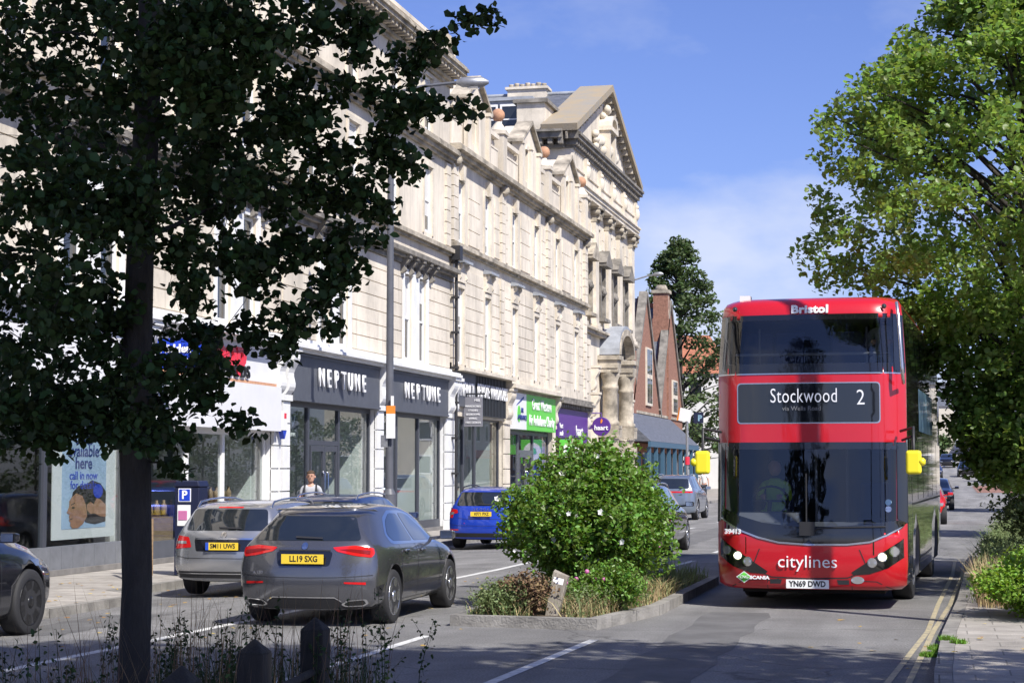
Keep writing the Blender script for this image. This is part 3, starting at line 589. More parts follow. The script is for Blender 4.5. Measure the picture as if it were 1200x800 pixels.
# ---------------- second building: three shaped gables, six bays
G0, G1 = 56.85, 80.2
g = empty('gabled_building', (FX, G0, 0), label='pale stone building with three small gables and ball finials above its parapet', cat='building')
wc = [58.1, 61.8, 66.0, 69.8, 73.9, 77.9]
H1 = [(c - .42, c + .42, 5.2, 7.7) for c in wc]; H2 = [(c - .42, c + .42, 9.12, 11.1) for c in wc]
m = MB(); wall_holes(m, FX, G0, G1, 4.75, 12.1, H1 + H2); m.build('wall', 'stone', g); shell(g, G0, G1, 12.5)
m = MB(); m.box(-27, FX - .3, G0 + .3, G1 - .3, 12.3, 12.4); m.build('roof', 'lead', g)
for i, h in enumerate(H1 + H2): sash(g, FX, *h, blind=[.35, .5, .8, .2, .6][i % 5])
for c in wc:
    m = MB()
    for za, zb in ((5.1, 7.8), (9.1, 11.25)): m.box(FX - .02, FX + .05, c - .56, c - .43, za, zb); m.box(FX - .02, FX + .05, c + .43, c + .56, za, zb); m.box(FX - .02, FX + .06, c - .43, c + .43, zb - .15, zb)
    m.prism([(c - .14, 11.1), (c + .14, 11.1), (c + .2, 11.6), (c - .2, 11.6)], 'x', FX - .01, FX + .16)      # keystones
    m.build('window_surround', 'stone_pale', g)
for c in wc:                                                        # hoods on paired brackets over the first-floor windows
    m = MB(); m.box(FX - .02, FX + .30, c - .56, c + .56, 8.42, 8.50); m.prism([(FX - .02, 8.50), (FX + .30, 8.50), (FX - .02, 8.58)], 'y', c - .56, c + .56)
    hd = m.build('window_hood', 'lead', g); m = MB(); m.box(FX - .02, FX + .10, c - .5, c + .5, 7.82, 8.42)
    for q in (c - .38, c + .38): console(m, FX, q, 8.42, .55, .12, .18)
    m.build('bracket', 'stone_pale', hd)
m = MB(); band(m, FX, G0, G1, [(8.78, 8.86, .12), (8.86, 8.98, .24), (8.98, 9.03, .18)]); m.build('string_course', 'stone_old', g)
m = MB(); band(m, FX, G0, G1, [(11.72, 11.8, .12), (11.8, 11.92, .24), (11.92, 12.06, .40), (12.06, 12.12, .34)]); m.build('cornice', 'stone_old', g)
m = MB(); ed = [G0 + .35] + sum([[c - .58, c + .58] for c in wc], []) + [G1 - .35]
for a, c_ in zip(ed[::2], ed[1::2]):
    courses(m, FX, a, c_, 5.05, 8.3, h=.42)
    if c_ - a > .8: courses(m, FX, a + .5, c_ - .5, 9.15, 11.2, h=.5)
    m.build('rusticated_block', 'stone', g); m = MB()
for y in (G0 + .3, 63.9, 71.85, G1 - .3):
    m = MB(); courses(m, FX, y - .3, y + .3, 9.05, 11.5, h=.36, proud=.12); m.build('pilaster', 'stone', g); m = MB(); courses(m, FX, y - .3, y + .3, 4.95, 8.5, h=.4, proud=.08); m.build('pilaster', 'stone', g); m = MB(); m.ball((FX + .12, y, 11.62), .2, 8); m.box(FX - .02, FX + .2, y - .28, y + .28, 11.5, 11.56); m.build('capital', 'stone_old', g); m = MB()
# parapet with balusters, gables with twin lancets, pedestals and ball finials
m = MB()
for a, c_ in ((G0 + .1, 58.3), (61.7, 63.4), (64.4, 66.6), (70.0, 71.3), (72.4, 74.5), (77.9, G1 - .9)):
    m.box(FX - .3, FX, a, c_, 12.1, 12.95); m.box(FX - .34, FX + .06, a, c_, 13.35, 13.5); m.box(FX - .3, FX + .02, a, c_, 12.95, 13.02)
    q = a + .1
    while q < c_ - .08: m.lathe([(.06, 0), (.035, .06), (.07, .16), (.04, .27), (.06, .33)], (FX - .14, q, 13.02), n=8); q += .24
    m.build('parapet', 'stone', g); m = MB()
for c in (60.0, 68.3, 76.2):
    hl = [(c - .62, c - .18, 12.55, 13.75), (c + .18, c + .62, 12.55, 13.75)]
    m = MB(); X = FX + .06; wall_holes(m, X, c - 1.6, c + 1.6, 12.1, 13.9, hl, .3); m.box(X - .9, X - .3, c - 1.6, c + 1.6, 12.1, 13.9)
    for a in (c - 1.6, c + 1.6): m.quad((X, a, 12.1), (X - .35, a, 12.1), (X - .35, a, 13.9), (X, a, 13.9))
    m.prism([(c - 1.6, 13.9), (c + 1.6, 13.9), (c, 14.75)], 'x', X - .9, X)
    for q in (c - 1.5, c, c + 1.5): m.box(X - .02, X + .12, q - .13, q + .13, 12.12, 13.8); m.box(X - .02, X + .16, q - .17, q + .17, 13.8, 13.92)
    for a, d in ((c - .4, 0), (c + .4, 0)): m.prism([(a - .22, 13.74), (a + .22, 13.74), (a + .22, 13.76), (a, 13.97), (a - .22, 13.76)], 'x', X + .001, X + .05)
    gb = m.build('gable', 'stone', g)
    m = MB(); m.prism([(c - 1.8, 13.84), (c, 14.78), (c + 1.8, 13.84), (c + 1.8, 13.96), (c, 14.92), (c - 1.8, 13.96)], 'x', X - .45, X + .16); m.build('coping', 'stone_old', gb)
    m = MB(); m.prism([(c - 1.5, 12.4), (c + 1.5, 12.4), (c + 1.5, 13.8), (c, 14.7), (c - 1.5, 13.8)], 'x', X - 3.5, X - .9); m.build('lead_roof', 'lead', gb)
    for h in hl: m = MB(); m.box(X - .28, X - .26, *h); m.build('pane', 'window_dark', gb)
for i, y in enumerate((63.9, 71.85, G1 - .45)):
    m = MB(); m.box(FX - .35, FX + .16, y - .3, y + .3, 12.1, 13.6); m.box(FX - .4, FX + .22, y - .36, y + .36, 13.6, 13.72); m.lathe([(.34, 0), (.30, .08), (.12, .32), (.09, .40)], (FX - .1, y, 13.72), n=12); pd = m.build('pedestal', 'stone', g)
    m = MB(); m.ball((FX - .1, y, 14.32), .24, 16); m.build('ball_finial', 'terracotta', pd)
m = MB(); m.lathe([(.5, 0), (.45, .25), (.2, .5), (.12, .6)], (FX - .1, A1 - .6, 14.97), n=10); m.build('finial', 'lichen_stone', tb)
# shops of the gabled building
for y in (G0 + .15, 64.6, 73.0, G1 - .1): pier(g, y, .5 if y != 64.6 else .9, m_='stone_pale' if y > 60 else 'painted_white')
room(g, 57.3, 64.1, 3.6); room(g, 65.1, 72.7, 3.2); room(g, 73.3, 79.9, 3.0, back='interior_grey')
shopfront(g, 57.3, 64.1, 3.6, [59.0, 60.6], None, fm='blue_paint' if 0 else 'frame_dark', base=.4); shopfront(g, 65.1, 72.7, 3.25, [67.2, 69.8], (67.4, 69.6), fm='post_grey', base=.4); shopfront(g, 73.3, 79.9, 3.05, [75.4, 77.6], None, fm='fascia_dark', base=.4)
m = MB(); m.box(FX - 2.0, FX - 1.94, 59.6, 63.4, .2, 1.3); m.build('display_unit', 'interior_dark', g)
m = MB(); m.box(FX - .3, FX + .16, 57.1, 59.55, 3.85, 4.95); s1 = m.build('fascia', 'fascia_grey', g); text('INFINITI', .62, 'letter_white', s1, (FX + .18, 58.35, 4.38), sx=.72, bold=.008, spacing=1.15)
m = MB(); m.box(FX - .3, FX + .13, 59.6, 64.15, 3.62, 4.95)
for q in np.arange(59.7, 64.1, .22): m.box(FX + .13, FX + .16, q, q + .06, 3.65, 4.92)
s2 = m.build('fascia', 'fascia_dark', g); text('BESPOKE WARDROBES', .62, 'letter_white', s2, (FX + .19, 61.9, 4.42), sx=.62, bold=.008, spacing=1.15)
m = MB(); m.box(FX - .1, FX + .45, G0 + .05, 64.3, 4.95, 5.05); m.prism([(FX - .02, 5.05), (FX + .45, 5.05), (FX - .02, 5.16)], 'y', G0 + .05, 64.3); m.box(FX - .1, FX + .45, 64.3, 73.1, 4.72, 4.86); m.box(FX - .1, FX + .3, 64.3, 73.1, 4.86, 4.95); m.build('shop_cornice', 'stone_pale', g)
m = MB(); m.box(FX - .1, FX + .45, 73.1, G1, 4.5, 4.62); m.box(FX - .1, FX + .35, 73.1, G1, 4.62, 4.76)
for q in np.arange(73.4, G1 - .1, .4): m.box(FX - .02, FX + .32, q, q + .16, 4.34, 4.5)
m.build('shop_cornice', 'stone_dark', g)
m = MB(); m.box(FX - .1, FX + .06, 64.1, 73.1, 4.6, 4.75); m.box(FX - .1, FX + .05, G0, 73, 4.95, 5.2); m.box(FX - .1, FX + .05, 73, G1, 4.3, 5.2); m.box(FX - .3, FX + .04, 57, 64.2, 3.55, 4.95); m.build('wall', 'stone_pale', g)
m = MB(); m.box(FX - .3, FX + .2, 65.25, 67.2, 3.3, 4.6); s3 = m.build('fascia', 'fascia_white', g); text('AIR\nAMBULANCE', .26, 'letter_navy', s3, (FX + .22, 66.4, 3.85), sx=1.0)
m = MB(); m.prism([(65.5, 4.15), (65.62, 4.2), (66.7, 4.5), (66.68, 4.42)], 'x', FX + .2, FX + .22); m.build('rotor_mark', 'letter_navy', s3); m = MB(); m.prism(blob2(65.9, 3.85, .25, .3, 0), 'x', FX + .2, FX + .215); m.build('round_mark', 'sign_green', s3)
m = MB(); m.box(FX - .3, FX + .2, 67.23, 72.6, 3.3, 4.6); s4 = m.build('fascia', 'sign_green', g); text('Great Western', .58, 'letter_white', s4, (FX + .22, 69.9, 4.25), sx=.9, bold=.003, spacing=1.1); text('Air Ambulance Charity', .56, 'letter_white', s4, (FX + .22, 69.9, 3.66), sx=.82, bold=.003, spacing=1.08)
m = MB(); m.box(FX - .3, FX + .16, 73.4, 79.85, 3.0, 4.3); s5 = m.build('fascia', 'sign_purple', g); text('haart', .62, 'letter_white', s5, (FX + .18, 77.8, 3.45), sx=1.2); text('haart\n.co.uk', .3, 'letter_white', s5, (FX + .18, 73.9, 3.45), sx=1)
m = MB(); m.box(FX - .2, FX - .18, 70.0, 72.4, .6, 3.0); m.build('window_poster', 'sign_blue', g); m = MB(); m.box(FX - .2, FX - .18, 65.3, 67.1, 2.4, 3.1); m.build('window_poster', 'sign_green', g)
# projecting signs hung from the building
p = empty('hanging_sign', (FX + .1, 58.2, 3.0), label='grey square hanging sign with lines of small white text beside the dark wardrobe shop', cat='sign', group='projecting shop signs')
m = MB(); m.box(FX + .12, FX + .72, 58.17, 58.23, 3.22, 4.16); q = m.build('sign_board', 'sign_grey', p)
m = MB(); m.tube([(FX, 58.2, 4.26), (FX + .8, 58.2, 4.26)], .025); m.tube([(FX + .2, 58.2, 4.26), (FX + .2, 58.2, 4.1)], .012); m.tube([(FX + .64, 58.2, 4.26), (FX + .64, 58.2, 4.1)], .012); m.build('bracket', 'fascia_dark', p)
text('HiB', .12, 'letter_white', q, (FX + .55, 58.16, 4.05), rot=(R(90), 0, 0))
for i, s_ in enumerate(('WARDROBES', 'STUDIES', 'BEDROOMS', 'LIVING', 'FREE DESIGN')): text(s_, .09, 'letter_white', q, (FX + .42, 58.16, 3.86 - i * .13), rot=(R(90), 0, 0), sx=.95)
p = empty('hanging_sign', (FX + .1, 80.6, 3.7), label='round purple hanging sign with white lettering beside the rusticated stone entrance', cat='sign', group='projecting shop signs')
m = MB(); m.lathe([(.38, -.05), (.41, -.04), (.41, .04), (.38, .05)], (FX + .62, 80.6, 3.72), 'y', 32, False); q = m.build('sign_board', 'sign_purple', p)
m = MB(); m.tube([(FX, 80.6, 4.3), (FX + .62, 80.6, 4.3), (FX + .62, 80.6, 4.15)], .025); m.box(FX, FX + .2, 80.57, 80.63, 3.6, 3.8); m.build('bracket', 'sign_purple', p)
text('haart', .29, 'letter_white', q, (FX + .62, 80.53, 3.66), rot=(R(90), 0, 0), bold=.008)
m = MB(); m.prism([(FX + .60, 3.86), (FX + .66, 3.88), (FX + .69, 3.98), (FX + .64, 4.06), (FX + .60, 3.98)], 'y', 80.53, 80.55); m.build('flame_mark', 'orange_plastic', q)
p = empty('hanging_sign', (FX + .1, 73.6, 2.6), label='square green hanging sign with a white disc below the purple shop fascia', cat='sign', group='projecting shop signs')
m = MB(); m.box(FX + .15, FX + 1.1, 73.57, 73.63, 2.1, 3.05); q = m.build('sign_board', 'sign_green', p); m = MB(); m.lathe([(.36, 0), (.36, .02)], (FX + .63, 73.55, 2.57), 'y', 28, False); m.build('white_disc', 'letter_white', q)
m = MB(); m.tube([(FX, 73.6, 3.1), (FX + 1.1, 73.6, 3.1)], .025); m.build('bracket', 'fascia_dark', p); m = MB(); m.prism([(FX + .45, 2.5), (FX + .6, 2.45), (FX + .75, 2.62), (FX + .62, 2.75), (FX + .5, 2.7)], 'y', 73.535, 73.548); m.build('leaf_mark', 'sign_green', q)
# rainwater pipes, alarm box, cables on the facades
for (y, z0, z1, lb) in ((56.85, 0, 8.5, 'black downpipe with clamps between the grey shop and the wardrobe shop'),):
    p = empty('downpipe', (FX + .2, y, 0), label=lb, cat='pipe'); m = MB(); m.tube([(FX + .2, y, z0), (FX + .2, y, z1)], .05); 
    for z in np.arange(.6, z1, 1.1): m.box(FX + .05, FX + .28, y - .09, y + .09, z, z + .07)
    m.box(FX + .06, FX + .36, y - .18, y + .18, z1 - .1, z1 + .35); m.build('pipe', 'plastic_black', p)
p = empty('alarm_box', (FX + .1, 40.9, 2.9), label='small white and blue alarm box on the pier left of the first grey shop', cat='alarm')
m = MB(); m.box(FX + .13, FX + .25, 40.75, 41.05, 2.75, 3.2); m.build('box', 'white_gloss', p); m = MB(); m.prism([(40.76, 2.75), (41.04, 2.75), (40.9, 2.55)], 'x', FX + .13, FX + .24); m.build('lower_panel', 'sign_blue', p); m = MB(); m.box(FX + .25, FX + .256, 40.83, 40.97, 3.02, 3.14); m.build('badge', 'letter_red', p)

# ---------------- third building: giant pilasters, entablature, pediment
P0, P1 = 79.6, 97.2; PX = -15.5
pb = empty('pedimented_building', (PX, P0, 0), label='tall stone building with a large triangular pediment and a slate roof behind it', cat='building')
wy = [84.2, 87.7, 91.1, 94.5]
Hs = [(c - .42, c + .42, 8.9, 11.2) for c in wy] + [(c - .4, c + .4, 12.0, 13.0) for c in wy]
m = MB(); wall_holes(m, PX, P0, P1, 0, 16.0, Hs, .3); m.box(-32, PX - .8, P0 + .005, P0 + .3, 0, 16); m.box(-32, PX - .8, P1 - .3, P1, 0, 16); m.box(PX - .8, PX, P0 + .002, P0 + .01, 0, 16); m.box(PX - .8, PX, P1 - .01, P1, 0, 16); m.box(-32, -31.7, P0 + .3, P1 - .3, 0, 16); m.build('wall', 'stone', pb)
for i, h in enumerate(Hs): sash(pb, PX - .05, *h)
pil = [82.4, 85.95, 89.4, 92.8, P1 - .55]
for y in pil:
    m = MB(); m.box(PX - .02, PX + .34, y - .56, y + .56, 8.0, 8.35); m.box(PX - .02, PX + .27, y - .48, y + .48, 8.35, 8.5); m.box(PX - .02, PX + .22, y - .42, y + .42, 8.5, 13.12); c_ = m.build('column', 'stone_pale', pb)
    m = MB(); m.box(PX - .02, PX + .26, y - .45, y + .45, 13.1, 13.66); m.box(PX - .02, PX + .5, y - .58, y + .58, 13.66, 13.78)
    for q in (-.46, .46): m.lathe([(.13, -.1), (.13, .36)], (PX + .08, y + q, 13.53), 'x', 12)
    for k in range(5):
        for z_ in (13.2, 13.38): m.prism([(y - .42 + k * .18, z_), (y - .26 + k * .18, z_), (y - .34 + k * .18, z_ + .2)], 'x', PX + .2, PX + .38)
    m.build('capital', 'stone_old', c_)
m = MB()
for i, c in enumerate(wy):                                        # windows under small pediments on consoles
    m.box(PX - .02, PX + .2, c - .66, c - .44, 8.8, 11.2); m.box(PX - .02, PX + .2, c + .44, c + .66, 8.8, 11.2); m.box(PX - .02, PX + .5, c - .85, c + .85, 11.2, 11.36)
    m.prism([(c - .9, 11.36), (c + .9, 11.36), (c, 11.98)], 'x', PX - .02, PX + .5)
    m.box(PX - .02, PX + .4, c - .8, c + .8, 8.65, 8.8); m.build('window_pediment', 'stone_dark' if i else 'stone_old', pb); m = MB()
for c in wy:
    m = MB(); m.box(PX + .01, PX + .18, c - .5, c + .5, 9.9, 10.35)
    for k in range(7): m.ball((PX + .2, c - .42 + .14 * k, 10.1 + .08 * math.sin(k * 2)), .1, 6, 1.3)
    m.build('carved_ornament', 'stone_dark', pb)
m = MB(); a = [P0 + .1] 
for p, q in zip([P0 + .02, 83.3 , 86.8, 90.0], [81.9, 85.2, 88.4, 91.6]): pass
for c0, c1 in ((P0 + .1, 81.9), (82.9, 83.5), (84.9, 85.5), (86.4, 87.0), (88.4, 88.9), (89.9, 90.4), (91.8, 92.3), (93.3, 93.8), (95.2, 96.2)): m = MB(); courses(m, PX, c0, c1, 8.4, 13.0, h=.45, proud=.05); m.build('rusticated_block', 'stone', pb)
m = MB(); band(m, PX, P0, P1, [(13.78, 13.95, .42), (13.95, 14.12, .48), (14.12, 14.2, .56), (14.72, 14.8, .34)]); m.box(PX - .05, PX + .28, P0, P1, 14.2, 15.5); m.build('entablature', 'stone', pb)
m = MB()
for y in pil: m = MB(); m.box(PX + .2, PX + .42, y - .2, y + .2, 14.3, 15.45); m.ball((PX + .38, y, 14.85), .2, 7, 1.7); m.ball((PX + .42, y, 15.22), .12, 7); m.build('carved_figure', 'stone_pale', pb)
m = MB(); band(m, PX, P0, P1, [(15.5, 15.62, .36)]); band(m, PX, P0 - .35, P1 + .3, [(15.86, 16.02, .6), (16.02, 16.14, .68), (16.14, 16.2, .6)]); q = P0 - .2
m.box(-20, PX - .05, P0 - .8, P0, 15.86, 16.1); m.box(-20, PX - .05, P0 - .95, P0, 16.1, 16.2)
while q < P1: m.box(PX - .02, PX + .5, q, q + .2, 15.62, 15.86); q += .45
for x in np.arange(-19.8, PX - .1, .45): m.box(x, x + .2, P0 - .7, P0, 15.62, 15.86)
m.box(-20, PX - .05, P0 - .3, P0, 15.5, 15.62)
m.build('cornice', 'stone_dark', pb)
ap = ((P0 + P1) / 2 - .2, 20.0)
y_l, y_r = P0 - .7, P1 + .3
m = MB(); m.prism([(y_l + .3, 16.2), (y_r - .3, 16.2), (ap[0], 19.6)], 'x', PX - .7, PX + .1); tym = m.build('tympanum', 'stone', pb)
m = MB()
def rake(m, ya, za, yb, zb, t0, t1, x0, x1):
    d = Vector((yb - ya, zb - za)).normalized(); n_ = Vector((-d.y, d.x)); 
    if n_.y < 0: n_ = -n_
    P = [Vector((ya, za)) + n_ * t0, Vector((yb, zb)) + n_ * t0, Vector((yb, zb)) + n_ * t1, Vector((ya, za)) + n_ * t1]
    m.prism([tuple(v) for v in P], 'x', x0, x1)
rake(m, y_l, 16.15, ap[0] + .1, 19.62, .0, .3, PX - 1.0, PX + .62); rake(m, y_r, 16.15, ap[0] - .1, 19.62, .0, .3, PX - .95, PX + .61)
m.build('raking_cornice', 'lichen_stone', pb)
m = MB()
for k in range(1, 16):
    t = k / 16
    for ya in (y_l, y_r): yy = ya + (ap[0] - ya) * t; zz = 16.15 + 3.47 * t; m.box(PX + .1, PX + .45, yy - .1, yy + .1, zz - .28, zz - .02)
rake(m, y_l, 16.1, ap[0], 19.58, -.3, 0, PX + .08, PX + .16); rake(m, y_r, 16.1, ap[0], 19.58, -.3, 0, PX + .08, PX + .15)
m.build('dentil_course', 'stone_old', pb)
m = MB(); yc = ap[0]; m.box(PX + .1, PX + .6, yc - .9, yc - .6, 16.2, 17.6); m.box(PX + .1, PX + .6, yc + .6, yc + .9, 16.2, 17.6); m.box(PX + .1, PX + .7, yc - 1.0, yc + 1.0, 17.6, 17.8)
for k in range(9): a0, a1 = math.pi * k / 9, math.pi * (k + 1) / 9; m.prism([(yc + .98 * math.cos(a0), 17.8 + .6 * math.sin(a0)), (yc + .98 * math.cos(a1), 17.8 + .6 * math.sin(a1)), (yc + .72 * math.cos(a1), 17.8 + .42 * math.sin(a1)), (yc + .72 * math.cos(a0), 17.8 + .42 * math.sin(a0))], 'x', PX + .1, PX + .7)
for k in range(22): m.ball((PX + .25, yc + random.uniform(-3.2, 3.2), 16.5 + random.random() * .7), random.uniform(.14, .3), 7)
for k in range(8): m.ball((PX + .25, yc + random.uniform(-.8, .8), 17.9 + random.random() * .9), random.uniform(.14, .24), 7)
m.build('carved_relief', 'stone_pale', tym)
m = MB(); m.box(PX + .05, PX + .15, yc - .58, yc + .58, 16.3, 17.6); m.build('pane', 'window_dark', tym)
pb.scale = (1, 1, 1.02)
# roof ridge runs back from the pediment
m = MB(); m.prism([(P0 + .1, 16.1), (P1 - .1, 16.1), (ap[0], 19.55)], 'x', -36, PX - .9); rf = m.build('roof', 'slate', pb)
m = MB(); m.tube([(-34, ap[0], 19.6), (PX - .9, ap[0], 19.6)], .1, 6); m.build('ridge', 'lead', rf)
m = MB(); m.box(-20.0, -18.1, ap[0] - .45, ap[0] + .45, 19.0, 19.8); m.box(-20.1, -18.0, ap[0] - .55, ap[0] + .55, 19.8, 19.92); ch = m.build('chimney', 'stone_pale', rf)
m = MB()
for k in range(7): m.lathe([(.14, 0), (.12, .16 + .05 * (k % 2)), (.14, .2 + .05 * (k % 2))], (-19.9 + k * .27, ap[0], 19.92), n=10)
m.build('chimney_pot', 'stone_old', ch)
m = MB(); m.box(-20.2, -17.4, P0 + 1.0, P0 + 4.6, 16.3, 17.85); m.box(-20.4, -17.2, P0 + .85, P0 + 4.6, 17.85, 18.0); dm = m.build('dormer', 'lead', rf)
m = MB()
for x0, x1 in ((-19.8, -18.8), (-18.7, -17.7)):
    m.box(x0, x0 + .09, P0 + .93, P0 + 1.0, 16.6, 17.7); m.box(x1 - .09, x1, P0 + .93, P0 + 1.0, 16.6, 17.7); m.box(x0 + .09, x1 - .09, P0 + .93, P0 + 1.0, 17.6, 17.7); m.box(x0 + .09, x1 - .09, P0 + .93, P0 + 1.0, 16.6, 16.69); m.box(x0 + .09, x1 - .09, P0 + .94, P0 + 1.0, 17.0, 17.06)
f = m.build('window', 'white_gloss', dm); m = MB(); m.box(-19.75, -17.75, P0 + .965, P0 + .985, 16.65, 17.65); m.build('pane', 'window_dark', f)
m = MB(); m.box(PX - 2.2, PX - .95, P0 - .1, P0 + 2.4, 16.2, 17.5); m.build('parapet_block', 'stone_pale', pb); m = MB(); m.box(PX - 2.35, PX - .8, P0 - .25, P0 + 2.5, 17.5, 17.66); m.build('parapet_coping', 'stone_dark', pb)
# rusticated ground and first floor, curved hood over the entrance
m = MB()
for (a, c_) in ((P0 + .1, 81.2), (82.7, 84.7), (95.8, P1 - .1)): m = MB(); courses(m, PX, a, c_, .3, 7.9, h=.55, gap=.06, proud=.13); m.build('rusticated_block', 'stone_pale', pb)
m = MB()
m = MB(); band(m, PX, P0, P1, [(7.9, 8.05, .3), (8.05, 8.15, .42)]); m.box(PX - .02, PX + .3, 81.3, 82.6, 5.6, 5.8); m.box(PX - .02, PX + .3, 81.3, 82.6, 3.2, 3.4); m.build('string_course', 'stone_old', pb)
for (a, c_, z0, z1) in ((81.4, 82.5, 1.2, 3.2), (81.4, 82.5, 4.3, 5.6), (81.4, 82.5, 6.3, 7.3)):
    m = MB(); m.box(PX - .04, PX + .03, a, c_, z0, z1); f = m.build('window', 'stone_dark', pb); m = MB(); m.box(PX + .031, PX + .034, a + .1, c_ - .1, z0 + .1, z1 - .1); m.build('pane', 'window_dark', f)
hc = 90.0; hw = 2.3; porch_x = PX + .95
m = MB(); n = 16
for k in range(n):
    a0, a1 = math.pi * k / n, math.pi * (k + 1) / n
    o = lambda a, r: (hc + (hw + r) * math.cos(a), 7.15 + (1.35 + r) * math.sin(a))
    m.prism([o(a0, .12), o(a1, .12), o(a1, -.04), o(a0, -.04)], 'x', PX, porch_x)
m.build('curved_hood', 'lead', pb)
m = MB()
for k in range(n):
    a0, a1 = math.pi * k / n, math.pi * (k + 1) / n; m.prism([o(a0, -.045), o(a1, -.045), o(a1, -.34), o(a0, -.34)], 'x', porch_x - .4, porch_x + .06)
for y in (hc - hw, hc + hw): m.box(PX, porch_x + .1, y - .6, y + .6, 6.88, 7.08); m.box(PX, porch_x, y - .5, y + .5, 6.5, 6.88)
m.build('hood_moulding', 'stone_old', pb)
for y in (hc - hw, hc + hw):
    m = MB(); m.lathe([(.55, 0), (.55, 1.6), (.48, 1.7), (.46, 3.2), (.5, 3.25)], (PX + .45, y, 0), n=18); m.box(PX, PX + .95, y - .5, y + .5, 0, .9)
    for z in (1.5, 2.4, 3.3): m.box(PX, PX + .98, y - .5, y + .5, z, z + .5)
    m.lathe([(.44, 3.8), (.44, 4.0), (.37, 4.1), (.35, 5.5), (.40, 5.55), (.40, 5.65), (.35, 5.7), (.37, 5.9), (.46, 6.15), (.46, 6.5)], (PX + .5, y, 0), n=18); m.box(PX, PX + .95, y - .45, y + .45, 6.3, 6.5); m.box(PX + .1, PX + 1.0, y - .48, y + .48, 3.7, 3.85); m.build('column', 'stone_old', pb)
m = MB(); m.box(PX - .02, PX + .04, hc - 1.9, hc + 1.9, .3, 3.8); d = m.build('door', 'interior_dark', pb)
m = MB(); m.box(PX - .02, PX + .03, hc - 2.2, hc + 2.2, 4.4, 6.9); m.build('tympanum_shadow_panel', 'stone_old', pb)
m = MB()
for z_ in (6.4, 5.2, 4.0):
    for y_ in (85.3, 95.2): console(m, PX, y_, z_, 1.0, .5, .4)
m.build('carved_scroll', 'stone_pale', pb)

# ---------------- brick hall with two gables and tall stacks, lower lodge with blue posts
bh = empty('brick_hall', (-16.5, 98, 0), label='red brick building with two steep stone coped gables and tall chimney stacks', cat='building')
m = MB(); BX = -16.5
m.prism([(103.2, .0), (114.3, .0), (114.3, 5.3), (109.0, 12.0), (103.7, 5.3)][0:5], 'x', BX - .5, BX); m.prism([(114.4, 0), (125, 0), (125, 5.6), (119.3, 12.4), (114.4, 5.6)], 'x', BX - .5, BX); m.box(-30, BX - .5, 96, 125, 0, 6); m.box(BX - .5, BX - .1, 96, 103.2, 0, 6); m.build('wall', 'brick', bh)
m = MB()
for (a, ap_, c_, z0, z1) in ((103.3, 109.0, 114.6, 5.0, 12.1), (114.3, 119.3, 125.2, 5.3, 12.5)): rake(m, a, z0, ap_, z1, .0, .30, BX - .35, BX + .12); rake(m, c_, z0, ap_, z1, .0, .30, BX - .34, BX + .11)
m.build('coping', 'stone_dark', bh)
m = MB()
for (a, ap_, c_, z0, z1) in ((103.6, 109.0, 114.4, 5.2, 11.9), (114.5, 119.3, 125.0, 5.4, 12.3)): m.prism([(a, z0), (c_, z0), (ap_, z1)], 'x', -30, BX - .5)
m.build('roof', 'slate', bh)
m = MB(); m.box(-30, BX - .7, 108.9, 109.1, 11.85, 12.15); m.box(-30, BX - .7, 119.2, 119.4, 12.2, 12.5); m.build('ridge', 'red_tile', bh)
for (y, z) in ((118.2, 13.2), (104.0, 9.0)):
    m = MB(); m.box(BX - .9, BX + .12, y - .55, y + .55, 5, z - 1.8 if z > 10 else z); m.box(BX - .85, BX + .07, y - .5, y + .5, z - 1.9, z - .2); c_ = m.build('chimney', 'brick', bh)
    m = MB(); m.box(BX - .95, BX + .18, y - .6, y + .6, z - .2, z); m.lathe([(.4, z), (.42, z + .1), (.3, z + .35)], (BX - .4, y, 0), n=8); m.lathe([(.47, z - 1.6), (.47, z - .25)], (BX - .38, y, 0), n=8, smooth=False); m.build('cap', 'stone_old', c_)
for (y, z0, z1) in ((109.8, 5.6, 9.0), (121.0, 5.4, 7.6)):
    m = MB(); m.box(BX - .02, BX + .10, y - 1.1, y + 1.1, z0, z1); f = m.build('window', 'stone_pale', bh); m = MB()
    for i in range(3):
        for j in range(2): m.box(BX + .101, BX + .105, y - .95 + i * .66, y - .4 + i * .66, z0 + .15 + j * (z1 - z0) / 2, z0 + (z1 - z0) / 2 * (j + 1) - .1)
    m.build('pane', 'window_dark', f)
m = MB(); m.box(BX - .01, BX + .08, 103.4, 125, 5.05, 5.2); m.build('string_course', 'stone_old', bh)
lg = empty('lodge', (-15.2, 98, 0), label='low shop with blue posts and a grey slate roof before the brick gables', cat='building')
m = MB(); m.prism([(-14.6, 3.35), (-16.4, 5.0), (-16.4, 3.35)], 'y', 98.0, 118.5); m.build('roof', 'slate', lg)
m = MB(); m.box(-14.75, -14.6, 98, 118.5, 3.05, 3.34); 
for y in np.arange(98.2, 118.4, 2.5): m.box(-14.85, -14.65, y, y + .2, 0, 3.05)
m.box(-14.72, -14.68, 98.2, 118.3, .02, .8); m.build('post', 'blue_paint', lg)
m = MB(); m.box(-16.3, -15.6, 98.1, 118.4, .02, 3.3); m.build('wall', 'brick_far', lg); m = MB()
for y in np.arange(99, 117, 2.5): m.box(-15.599, -15.58, y, y + 1.9, .7, 2.8)
m.build('window', 'window_dark', lg)

